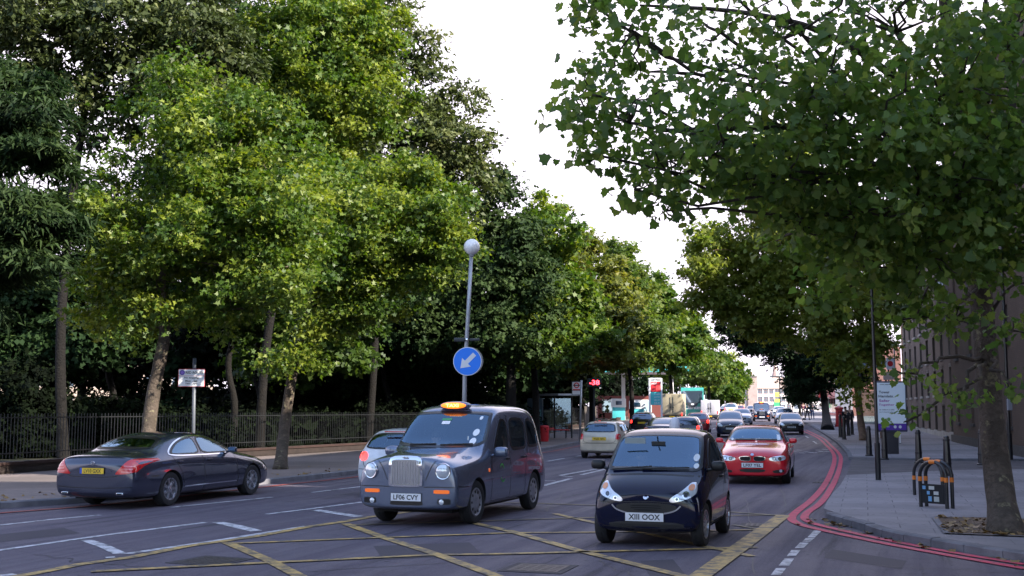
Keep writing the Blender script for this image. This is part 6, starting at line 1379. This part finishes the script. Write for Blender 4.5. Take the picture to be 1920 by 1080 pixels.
BARK = tex_mat('plane_bark', b_bark((.105, .080, .062), (.058, .045, .034), (.21, .185, .11), 3.2), .9)
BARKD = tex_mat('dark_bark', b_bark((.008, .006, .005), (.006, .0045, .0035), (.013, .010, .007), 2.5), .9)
BARKW = tex_mat('warm_bark', b_bark((.22, .13, .08), (.15, .09, .06), (.28, .18, .10), 2.5), .9)
SH = {   # leaf outlines (stalk at the origin, tip along +x), as one face each
 'plane': [(0, 0), (.04, .24), (-.04, .44), (.20, .46), (.38, .60), (.50, .42), (.76, .44), (.78, .22), (1, 0), (.78, -.22), (.76, -.44), (.50, -.42), (.38, -.60), (.20, -.46), (-.04, -.44), (.04, -.24)],
 'lobed': [(0, 0), (-.02, .42), (.26, .22), (.46, .52), (.56, .18), (1, 0), (.56, -.18), (.46, -.52), (.26, -.22), (-.02, -.42)],
 'feather': [(0, 0), (.3, .16), (1.3, 0), (.3, -.16)],
 'oval': [(0, 0), (.35, .28), (1, 0), (.35, -.28)],
 'spray': [(0, 0), (.2, .35), (.45, .12), (.7, .36), (1, 0), (.72, -.3), (.5, -.08), (.2, -.36)]}
def leaves_mesh(name, C, U, Nn, S, tint, shape, mat_):
    """C centres, U pointing, Nn facing (all n x 3), S sizes, tint per leaf"""
    sh = np.array(SH[shape]); k = len(sh); n = len(C)
    U = U/np.maximum(np.linalg.norm(U, axis=1, keepdims=True), 1e-6); W = np.cross(Nn, U); W /= np.maximum(np.linalg.norm(W, axis=1, keepdims=True), 1e-6); Nn = np.cross(U, W)
    fold = (np.abs(sh[:, 1])*.45 - .32*sh[:, 0]**2)
    V = C[:, None, :] + S[:, None, None]*(U[:, None, :]*(sh[None, :, 0, None]-.4) + W[:, None, :]*sh[None, :, 1, None] + Nn[:, None, :]*fold[None, :, None])
    me = bpy.data.meshes.new(name); me.vertices.add(n*k); me.vertices.foreach_set('co', V.reshape(-1).astype(np.float32))
    me.loops.add(n*k); me.loops.foreach_set('vertex_index', np.arange(n*k, dtype=np.int32))
    me.polygons.add(n); me.polygons.foreach_set('loop_start', (np.arange(n)*k).astype(np.int32)); me.polygons.foreach_set('loop_total', np.full(n, k, dtype=np.int32))
    me.materials.append(mat_); me.update(calc_edges=True)
    at_ = me.attributes.new('tint', 'FLOAT', 'FACE'); at_.data.foreach_set('value', np.clip(tint, 0, 1).astype(np.float32)); return me
def crown(name, root, blobs, n, size, shape, mat_, spray=.45, flat=.55, shell=.45, up=.6, tint0=.5, droop=.0, tseed=0):
    """blobs: (centre, (rx, ry, rz)[, weight]); returns spray centres for the twigs"""
    g = np.random.default_rng(100+tseed); vol = np.array([b[1][0]*b[1][1]*b[1][2]*(b[2] if len(b) > 2 else 1) for b in blobs]); vol = vol**.75; vol /= vol.sum()
    o = np.array(root.location); Cs = []; Us = []; Ns = []; Ss = []; Ts = []; sprays = []
    for (b, fr) in zip(blobs, vol):
        c = np.array(b[0])-o; r = np.array(b[1]); nb = max(20, int(n*fr)); area = (r[0]*r[1]+r[0]*r[2]+r[1]*r[2]); ns = max(6, int(area/(spray**2)*1.6)); ns = min(ns, nb//6+1)
        d = g.normal(size=(ns, 3)); d /= np.linalg.norm(d, axis=1, keepdims=True); rad = g.uniform(shell**3, 1, size=(ns, 1))**(1/3)
        rad *= 1 + .16*np.sin(d[:, :1]*5+tseed)+.13*np.sin(d[:, 2:]*7+tseed*2)+.12*np.sin(d[:, 1:2]*6+1)
        sc = c + d*rad*r; st = g.normal(0, .22, ns); sz = spray*g.uniform(.55, 1.35, ns)
        k = g.integers(0, ns, nb); off = g.normal(size=(nb, 3))*np.array([1, 1, flat])*sz[k][:, None]*.62
        off[:, 2] -= droop*np.linalg.norm(off[:, :2], axis=1)
        Cs.append(sc[k]+off); outw = d[k]*.5 + off/np.maximum(sz[k][:, None], .05)*.6
        Us.append(outw*np.array([1, 1, .5]) + g.normal(0, .5, (nb, 3)) + np.array([0, 0, .12 if mat_ is L_PLANE else -.2])); Ns.append(d[k]*.45+np.array([0, 0, up]) + g.normal(0, .62, (nb, 3)))
        Ss.append(size*g.uniform(.45, 1.3, nb)); Ts.append(tint0 + st[k] + g.normal(0, .15, nb)); sprays += [(Vector(p+o), Vector(np.array(b[0]))) for p in sc]
    me = leaves_mesh(name, np.concatenate(Cs), np.concatenate(Us), np.concatenate(Ns), np.concatenate(Ss), np.concatenate(Ts), shape, mat_)
    link(bpy.data.objects.new(name, me), root); return sprays
def wob(a, b, n, amp, r):
    q = []
    L_ = (b-a).length
    for i in range(n+1):
        t = i/n; p = a.lerp(b, t); e = math.sin(PI*t)*amp*L_; q.append(p+Vector((r.uniform(-e, e), r.uniform(-e, e), r.uniform(-e, e)*.6)))
    return q
def tree(label, base, path, r0, r1, blobs, n, size, shape='lobed', leaf=None, bark=None, spray=.45, seed=0, group=None, twigs=40, name='tree', fork=None, up=.6, tint0=.5, shell=.45, flat=.55, droop=0, cat='tree', limb_r=.5, flare=1.3):
    """path: world points of the trunk; limbs run from it to every blob"""
    base = Vector(base); base.z = gz(base.y)+(KH if abs(base.z-KH-gz(base.y)) < .02 else .16); root = empty(name, base); tag(root, label, cat, group); r = random.Random(seed)
    sp = crown('crown', root, blobs, n, size, shape, leaf or L_MID, spray, flat, shell, up, tint0, droop, seed)
    pts = [base+Vector((0, 0, -.15))]+[Vector(p) for p in path]; pts = chaikin(pts, 2, False); m = len(pts)
    rad = [r0+(r1-r0)*(i/(m-1)) for i in range(m)]
    for i, p in enumerate(pts): h = p.z-base.z; rad[i] *= 1+(flare-1)*math.exp(-max(h, 0)/.22) ; rad[i] *= r.uniform(.95, 1.05)
    mb = MB(); mb.tube([p-base for p in pts], rad, bark or BARK, 14)
    top = pts[-1]; ends = []
    for b in blobs:
        c = Vector(b[0]); k = min(range(m//2, m), key=lambda i: (pts[i]-c).length + (i < m-1)*.2*(m-1-i)*.1); a = pts[k]; rr = rad[k]*limb_r*min(1, max(.35, max(b[1])/2.5))
        q = wob(a, c, 7, .07, r); mb.tube([p-base for p in q], [rr*(1-.7*i/7)+.008 for i in range(8)], bark or BARK, 7); ends.append((q, rr))
    if twigs:
        for (p, c) in r.sample(sp, min(twigs, len(sp))):
            q, rr = min(ends, key=lambda e: (e[0][-1]-c).length); a = min(q[3:], key=lambda x: (x-p).length); w_ = wob(a, p, 4, .1, r); t0 = min(.03, rr*.35)+.004
            mb.tube([x-base for x in w_], [t0*(1-.75*i/4)+.002 for i in range(5)], bark or BARK, 4, False)
    mb.build('trunk', root, True, fix=False)
    return root
def B(u, v, y, ru, rv, ry=None, wt=1.0):    # blob from its place and size in the photo and its distance
    k = y/FPX; return (tuple(at(u, v, y)), (ru*k, ry or (ru+rv)*.5*k, rv*k), wt)
def T(*uvy): return [at(u, v, y) for u, v, y in uvy]

# --- street planes on the left pavement
b = G(268, 905, KH)
tree('leaning street plane behind the dark grey saloon, bright green leaves', b, T((283, 760, 29), (299, 680, 29), (312, 620, 28.8), (300, 560, 28.6), (305, 480, 28.4)), .19, .11,
     [B(570, 440, 30, 60, 110, wt=.7), B(590, 330, 31, 60, 60, wt=.7), B(240, 620, 29, 60, 40, wt=.5), B(420, 440, 28.5, 165, 130), B(540, 500, 28, 80, 80), B(300, 520, 29, 110, 90), B(230, 400, 29.5, 100, 110), B(400, 290, 29, 130, 100), B(520, 370, 28, 90, 100), B(330, 190, 30, 80, 80), B(480, 210, 29, 70, 80), B(180, 560, 30, 60, 70), B(440, 580, 29, 110, 45, wt=.8)], 54000, .130, 'lobed', L_PLANE, spray=.40, seed=1, twigs=90, tint0=.58, shell=.3)
b = G(525, 880, KH)
tree('slim street plane with bark of pale brown behind the bonnet of the saloon', b, T((533, 800, 36), (548, 700, 36), (560, 640, 36.2), (600, 540, 36.4), (650, 470, 36.5)), .19, .10,
     [B(720, 430, 36, 150, 90), B(830, 400, 35.5, 65, 75), B(640, 520, 36, 110, 70), B(790, 500, 35.5, 75, 55), B(700, 350, 36.5, 90, 60), B(545, 672, 35.5, 55, 36), B(600, 600, 36, 70, 45), B(780, 325, 36, 60, 40), B(870, 465, 35, 45, 50), B(700, 570, 36, 90, 40)], 48000, .138, 'lobed', L_PLANE, spray=.42, seed=2, twigs=80, tint0=.62, shell=.3)
b = at(486, 840, 44)
tree('tall plane whose bright green top rises over the slim one', b, T((492, 720, 44), (505, 600, 44), (530, 480, 44), (565, 340, 44), (590, 200, 44)), .2, .11,
     [B(620, 60, 43, 120, 110), B(560, 180, 43, 110, 100), B(670, 190, 43, 90, 90), B(520, 60, 44, 80, 90), B(680, 80, 43, 50, 80), B(600, 280, 43, 80, 60)], 42000, .175, 'lobed', L_PLANE, BARKD, spray=.5, seed=3, twigs=60, tint0=.6)
# --- park trees
park = 'park trees behind the railings'
tree('tall olive poplar at the edge of the open sky', at(690, 850, 52), T((700, 700, 52), (710, 500, 52), (740, 300, 52), (750, 100, 52)), .2, .11,
     [B(715, 50, 51, 50, 70), B(650, 0, 52, 100, 100), B(770, 170, 51, 80, 70), B(840, 255, 51, 70, 70), B(860, 345, 51, 60, 70), B(740, 290, 51, 130, 90), B(640, 370, 52, 90, 90), B(560, 440, 52, 90, 90), B(760, 400, 52, 110, 70), B(790, 90, 51, 45, 30), B(870, 172, 51, 36, 22), B(900, 300, 51, 30, 60)], 44000, .26, 'oval', L_OLIVE, BARKD, .5, 4, twigs=60, tint0=.45)
tree('dark green ash showing between the poplar and the globe lamp', at(955, 830, 56), T((960, 700, 56), (950, 500, 56)), .3, .15,
     [B(935, 380, 56, 45, 70), B(960, 470, 56, 60, 80), B(900, 540, 56, 120, 70), B(980, 560, 56, 80, 80), B(880, 620, 56, 140, 60), B(945, 640, 56, 90, 50)], 22000, .28, 'spray', L_ASH, BARKD, .5, 5, twigs=20, tint0=.65)
tree('feathery blue green ash leaning in from the left edge', at(-140, 900, 27), T((-150, 600, 27), (-140, 300, 27)), .3, .12,
     [B(20, 180, 26, 95, 60), B(50, 300, 26, 90, 50), B(20, 390, 26, 110, 55), B(80, 410, 26, 70, 30), B(-60, 250, 27, 140, 140), B(30, 470, 26, 90, 40), B(-40, 540, 27, 80, 80)], 46000, .20, 'feather', L_ASH, BARKD, .5, 6, twigs=20, tint0=.5, droop=.25, flat=.3)
tree('broad olive tree filling the top left corner', at(120, 870, 38), T((110, 640, 38), (130, 400, 38), (160, 200, 38)), .19, .11,
     [B(60, 40, 37, 150, 90), B(220, 60, 37, 120, 90), B(360, 60, 37, 110, 80), B(300, 160, 37, 110, 60), B(130, 150, 37, 100, 60), B(430, 120, 38, 60, 70), B(200, 240, 38, 70, 50), B(400, 180, 37, 60, 60), B(250, -40, 38, 250, 70)], 44000, .22, 'oval', L_OLIVE, BARKD, .42, 7, twigs=60, tint0=.3)
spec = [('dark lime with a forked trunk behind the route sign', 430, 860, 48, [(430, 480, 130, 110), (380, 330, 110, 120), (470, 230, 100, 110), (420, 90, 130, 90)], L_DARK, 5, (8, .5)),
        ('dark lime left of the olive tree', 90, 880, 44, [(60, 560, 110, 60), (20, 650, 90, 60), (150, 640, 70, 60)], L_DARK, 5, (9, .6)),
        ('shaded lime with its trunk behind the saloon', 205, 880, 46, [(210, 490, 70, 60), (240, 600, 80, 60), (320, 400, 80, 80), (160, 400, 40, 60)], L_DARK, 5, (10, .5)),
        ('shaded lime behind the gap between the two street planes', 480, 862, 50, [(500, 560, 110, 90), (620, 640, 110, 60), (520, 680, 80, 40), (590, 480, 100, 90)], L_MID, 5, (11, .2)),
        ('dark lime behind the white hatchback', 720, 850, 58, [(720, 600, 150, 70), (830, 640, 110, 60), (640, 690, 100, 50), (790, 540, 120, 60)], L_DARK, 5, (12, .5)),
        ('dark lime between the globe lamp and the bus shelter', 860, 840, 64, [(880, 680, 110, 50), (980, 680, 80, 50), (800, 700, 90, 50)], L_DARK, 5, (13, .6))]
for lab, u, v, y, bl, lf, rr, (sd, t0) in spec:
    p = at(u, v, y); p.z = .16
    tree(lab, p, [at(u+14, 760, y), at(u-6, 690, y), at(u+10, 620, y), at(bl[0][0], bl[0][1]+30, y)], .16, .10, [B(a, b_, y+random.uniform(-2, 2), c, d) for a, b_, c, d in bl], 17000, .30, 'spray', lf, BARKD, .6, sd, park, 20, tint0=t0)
# deeper wood: trees that close the view behind the first rows
lw = empty('x'); bpy.data.objects.remove(lw)
deep = [(440, 58), (700, 62), (800, 68), (600, 64), (1040, 84), (1090, 100), (1150, 130), (1230, 150), (60, 70), (150, 66), (290, 74), (370, 68), (560, 76), (650, 70), (760, 80), (880, 84), (980, 90), (520, 62), (-60, 60)]
for i, (u, y) in enumerate(deep):
    p = at(u, 800, y); p.z = .16; vv = [(u, 560, 80, 50), (u-50, 640, 70, 45), (u+50, 620, 80, 55)] if u < 1000 else [(u, 680, 60, 40), (u-20, 730, 50, 25)]
    if 250 < u < 1000: vv += [(u+10, 470, 90, 60), (u, 690, 80, 35), (u+30, 750, 90, 32), (u-30, 790, 90, 25)]
    if u > 330 and u < 700: vv += [(u, 330, 90, 90), (u, 180, 80, 90)]
    tree('dim tree deep in the park wood', p, [at(u+5, 720, y), at(u, 600, y)], .32, .2, [B(a, b_, y+random.uniform(-3, 3), c, d) for a, b_, c, d in vv], 10000, .45, 'spray', L_DARK if i % 2 else L_SHADE, BARKD, .8, 40+i, 'dim trees deep in the park wood', 0, tint0=.2)
# --- receding row on the left
row = [('yellow green plane over the bus shelter', 1005, 58, [(1000, 480, 60, 60), (1010, 400, 40, 40), (985, 560, 60, 70), (1050, 440, 45, 50), (1040, 560, 70, 70), (1090, 620, 60, 50), (1020, 640, 90, 50), (960, 600, 60, 60)], L_PLANE, .50),
       ('yellowing plane over the bus stop pole', 1110, 72, [(1090, 470, 35, 45), (1120, 540, 55, 60), (1090, 580, 60, 60), (1150, 600, 50, 60), (1130, 660, 60, 35), (1070, 660, 60, 40)], L_AUT, .35),
       ('leafy plane just past the red number display', 1185, 88, [(1160, 490, 30, 45), (1190, 540, 40, 50), (1180, 610, 50, 55), (1215, 640, 50, 50), (1170, 680, 50, 25)], L_MID, .6),
       ('plane over the fuel price sign', 1260, 108, [(1225, 545, 30, 35), (1250, 600, 38, 45), (1240, 660, 45, 40), (1280, 660, 40, 40), (1290, 620, 30, 35)], L_PLANE, .4),
       ('plane behind the green coach', 1330, 135, [(1300, 640, 35, 35), (1310, 690, 42, 35), (1270, 690, 40, 32), (1335, 700, 30, 30)], L_MID, .5),
       ('last bright plane before the white building', 1365, 158, [(1365, 705, 28, 30), (1350, 735, 40, 20), (1385, 720, 15, 22), (1350, 680, 25, 18)], L_PLANE, .45)]
for i, (lab, u, y, bl, lf, t0) in enumerate(row):
    p = at(u, 800, y); p.z = gz(y)+.12
    tree(lab, p, [at(u, 740, y), at(u-5, 690, y), at(bl[0][0], bl[0][1], y)], .2, .12, [B(a, b_, y+random.uniform(-2, 2), c, d) for a, b_, c, d in bl], 20000, .26+.002*(y-58), 'lobed', lf, BARKD, .5+.003*(y-58), 60+i, 'planes along the left pavement', 20, tint0=t0)
# --- the near plane on the right, its boughs hanging over the camera side of the street
b = G(1888, 1000, KH)
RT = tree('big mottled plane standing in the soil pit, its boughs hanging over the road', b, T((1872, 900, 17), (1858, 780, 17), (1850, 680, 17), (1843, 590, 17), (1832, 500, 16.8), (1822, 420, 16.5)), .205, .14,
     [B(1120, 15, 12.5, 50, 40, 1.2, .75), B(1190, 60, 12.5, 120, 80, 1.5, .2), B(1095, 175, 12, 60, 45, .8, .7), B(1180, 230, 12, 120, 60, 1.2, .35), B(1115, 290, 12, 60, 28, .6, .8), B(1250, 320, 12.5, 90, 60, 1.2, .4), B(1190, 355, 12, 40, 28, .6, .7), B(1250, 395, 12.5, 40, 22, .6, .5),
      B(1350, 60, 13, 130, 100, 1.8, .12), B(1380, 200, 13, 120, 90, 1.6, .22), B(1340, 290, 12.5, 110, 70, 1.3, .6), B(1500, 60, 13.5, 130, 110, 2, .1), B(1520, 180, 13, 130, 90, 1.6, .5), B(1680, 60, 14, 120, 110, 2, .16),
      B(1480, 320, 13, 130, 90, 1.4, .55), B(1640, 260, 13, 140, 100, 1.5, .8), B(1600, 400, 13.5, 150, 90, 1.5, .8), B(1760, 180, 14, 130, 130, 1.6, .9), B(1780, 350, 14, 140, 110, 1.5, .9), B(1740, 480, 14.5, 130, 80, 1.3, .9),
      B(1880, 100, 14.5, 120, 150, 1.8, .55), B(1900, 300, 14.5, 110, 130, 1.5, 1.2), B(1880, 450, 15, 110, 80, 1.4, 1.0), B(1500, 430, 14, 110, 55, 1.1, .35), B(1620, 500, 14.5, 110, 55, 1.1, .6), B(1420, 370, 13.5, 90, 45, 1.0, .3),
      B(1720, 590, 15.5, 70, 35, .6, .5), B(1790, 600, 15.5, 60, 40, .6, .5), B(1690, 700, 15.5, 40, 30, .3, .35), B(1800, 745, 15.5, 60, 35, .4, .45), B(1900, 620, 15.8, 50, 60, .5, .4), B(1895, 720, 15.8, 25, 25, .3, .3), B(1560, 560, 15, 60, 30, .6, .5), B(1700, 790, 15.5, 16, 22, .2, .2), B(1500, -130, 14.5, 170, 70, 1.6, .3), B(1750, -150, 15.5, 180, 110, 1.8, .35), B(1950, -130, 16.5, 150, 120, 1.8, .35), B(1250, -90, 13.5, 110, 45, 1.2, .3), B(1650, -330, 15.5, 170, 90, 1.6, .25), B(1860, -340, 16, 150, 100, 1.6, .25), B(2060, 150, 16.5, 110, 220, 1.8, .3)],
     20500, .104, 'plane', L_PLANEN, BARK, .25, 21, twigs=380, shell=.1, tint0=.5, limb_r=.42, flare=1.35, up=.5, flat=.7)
# heavy upper limbs seen among the leaves
lm = bpy.data.meshes
mb = MB(); r_ = random.Random(5)
for P, a, c in [([(1825, 430, 16.6), (1800, 330, 16), (1760, 260, 15.4), (1690, 250, 14.8), (1560, 235, 14), (1400, 240, 13.2), (1240, 245, 12.4)], .10, .02), ([(1822, 430, 16.6), (1815, 300, 16.3), (1790, 150, 16), (1770, 0, 15.6), (1760, -200, 15.2)], .13, .07),
                ([(1832, 500, 16.8), (1870, 400, 16.6), (1895, 250, 16.4), (1905, 60, 16), (1900, -150, 16)], .08, .04), ([(1815, 300, 16.3), (1700, 160, 15), (1560, 60, 14), (1400, 20, 13), (1200, 10, 12.5)], .07, .012), ([(1800, 330, 16), (1700, 320, 15), (1560, 320, 14), (1400, 325, 13.2)], .05, .012),
                ([(1836, 540, 16.8), (1790, 575, 16.3), (1740, 590, 16), (1690, 600, 15.6)], .035, .008), ([(1845, 610, 17), (1890, 535, 16.7), (1925, 530, 16.5)], .03, .012)]:
    p = chaikin(T(*P), 2, False); n = len(p); mb.tube([q-Vector(RT.location) for q in p], [a+(c-a)*i/(n-1) for i in range(n)], BARK, 10)
o = mb.build('limb', RT, True, fix=False)
# --- further right trees
rg = 'trees along the right pavement'
tree('slender twin plane with a warm brown stem behind the information panel', G(1620, 826, KH), T((1612, 780, 66), (1605, 700, 66), (1590, 640, 66), (1560, 560, 66), (1520, 480, 66)), .22, .10,
     [B(1440, 470, 62, 110, 80), B(1540, 430, 62, 110, 90), B(1400, 560, 62, 90, 60), B(1350, 500, 62, 60, 60), B(1490, 590, 62, 110, 60), B(1590, 600, 62, 80, 70), B(1450, 340, 60, 100, 80), B(1330, 560, 62, 50, 40), B(1580, 680, 60, 35, 40), B(1640, 640, 62, 40, 50), B(1320, 470, 60, 40, 50)], 40000, .27, 'lobed', L_BR, BARKW, .6, 70, rg, 70, tint0=.8, shell=.3)
tree('second plane stem leaning beside the twin, close to the information panel', G(1660, 822, KH), T((1650, 770, 68), (1640, 700, 68), (1625, 640, 68), (1600, 560, 68)), .22, .12,
     [B(1600, 520, 70, 90, 70), B(1680, 560, 70, 70, 60), B(1530, 540, 70, 80, 60), B(1600, 745, 60, 22, 30)], 9000, .28, 'lobed', L_BR, BARKW, .55, 71, rg, 20, tint0=.4)
tree('dark dense tree on the far pavement with a stout trunk', G(1552, 806, KH), T((1548, 770, 104), (1543, 730, 104), (1538, 680, 104)), .40, .22,
     [B(1530, 700, 104, 50, 40), B(1500, 690, 104, 30, 40), B(1560, 660, 104, 70, 40), B(1480, 660, 104, 50, 25), B(1500, 735, 108, 26, 22), B(1590, 690, 104, 45, 40), B(1420, 640, 100, 50, 28), B(1380, 620, 98, 40, 25)], 24000, .34, 'spray', L_DARK, BARKD, .7, 72, rg, 30, tint0=.25)
for i, (u, y, bl) in enumerate([(1500, 150, [(1498, 725, 16, 22), (1505, 700, 20, 20)]), (1520, 190, [(1512, 738, 14, 14), (1500, 742, 10, 12)])]):
    p = at(u, 800, y); p.z = gz(y)+KH
    tree(['dark tree in the row up the right pavement, before the shops', 'smallest dark tree up the right pavement'][i], p, [at(u, 760, y), at(u, 720, y)], .2, .12, [B(a, b_, y, c, d) for a, b_, c, d in bl], 5000, .5, 'spray', L_DARK, BARKD, .9, 80+i, rg, 0, tint0=.4)
# unseen trees added: behind the viewpoint for reflections, on the side road for shade
for i, (x, y, h, r) in enumerate([(-17, -12, 9, 4.5), (-6, -20, 10, 4.5), (4.5, -17, 9, 4), (-27, -4, 9, 4.5), (12, -9, 8.5, 3.2), (15, 7.5, 9, 4.2), (21, 5, 10, 4.2)]):
    rj = random.Random(i); bl = [((x+rj.uniform(-2, 2), y+rj.uniform(-2, 2), h+rj.uniform(-2.5, 2.5)), (r*.6, r*.6, r*.55)) for _ in range(6)]
    tree(['street plane behind the viewpoint, far side', 'street plane behind the viewpoint on its axis', 'street plane behind the viewpoint, side road end', 'street plane behind the viewpoint by the park wall', 'street plane behind the viewpoint at the corner block', 'street plane on the side road by the corner block', 'second street plane on the side road'][i], (x, y, .16), [(x, y, 2), (x+.2, y, 4.5), (x+.1, y+.2, h-1.5)], .22, .14, bl, 7000, .34, 'lobed', L_PLANE, BARK, .6, 300+i, None, 0)
# undergrowth of the park
def bushes(name, label, spots, n, size, leaf, seed, spray=.4, t0=.4):
    for i, (u, v, y, ru, rv) in enumerate(spots):
        c = at(u, v, y); root = empty(name, (c.x, c.y, .16)); tag(root, label, 'bush', 'bushes under the park trees'); crown('foliage', root, [B(u, v, y, ru, rv)], n, size, 'spray', leaf, spray, .7, .3, .6, t0, 0, seed+i)
bushes('bush', 'dim bush under the park trees behind the railings', [(30, 740, 41, 90, 70), (130, 800, 42, 90, 50), (10, 830, 40, 80, 50), (240, 790, 44, 80, 45), (340, 810, 45, 90, 40), (460, 800, 50, 80, 40), (720, 790, 56, 60, 35), (600, 800, 55, 90, 35), (850, 740, 60, 60, 60), (930, 780, 62, 80, 40), (210, 700, 50, 60, 40), (100, 690, 50, 60, 30), (560, 740, 60, 80, 40)], 4200, .20, L_SHADE, 200, t0=.4)
ug = MB()
tg = np.random.default_rng(9); n = 30000
yy = tg.uniform(45, 120, n); xx = tg.uniform(-.6, .13, n)*yy - 2; wl = np.interp(yy, [p.y for p in WL], [p.x for p in WL]); ok = xx < wl-1.2; xx, yy = xx[ok], yy[ok]; n = len(xx)
Cc = np.stack([xx, yy, .16+tg.uniform(0, 1, n)**2*np.interp(yy, [45, 60, 120], [.5, 1.6, 3.6])], 1)
me = leaves_mesh('undergrowth', Cc, tg.normal(size=(n, 3)), tg.normal(0, .4, (n, 3))+np.array([0, 0, 1]), tg.uniform(.3, .8, n), tg.uniform(.0, .6, n), 'spray', L_SHADE)
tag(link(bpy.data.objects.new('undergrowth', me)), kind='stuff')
# dry leaves in the pit, along the kerb and gutter
n = 300; Cc = []
for _ in range(n):
    if tg.random() < .55: k = [tg.random() for _ in range(2)]; q = pit[0].lerp(pit[2], k[0]).lerp(pit[4].lerp(pit[3], k[0]), k[1]); Cc.append((q.x, q.y, KH+.025))
    elif tg.random() < .5: i = tg.integers(0, len(CN)-1); q = CN[i].lerp(CN[i+1], tg.random()); Cc.append((q.x-tg.exponential(.12)-.02, q.y, .012))
    else: i = tg.integers(1, 6); q = LK[i].lerp(LK[i+1], tg.random()); Cc.append((q.x-tg.exponential(.5)-.2, q.y, KH+.012))
Cc = np.array(Cc)
me = leaves_mesh('fallen_leaves', Cc, tg.normal(size=(n, 3))*np.array([1, 1, .05]), tg.normal(0, .12, (n, 3))+np.array([0, 0, 1]), tg.uniform(.05, .12, n), tg.uniform(0, 1, n), 'plane', leaf_mat('dry_leaf', (.16, .09, .04), (.20, .12, .04), (.28, .18, .06), .1))
tag(link(bpy.data.objects.new('fallen_leaves', me)), kind='stuff')
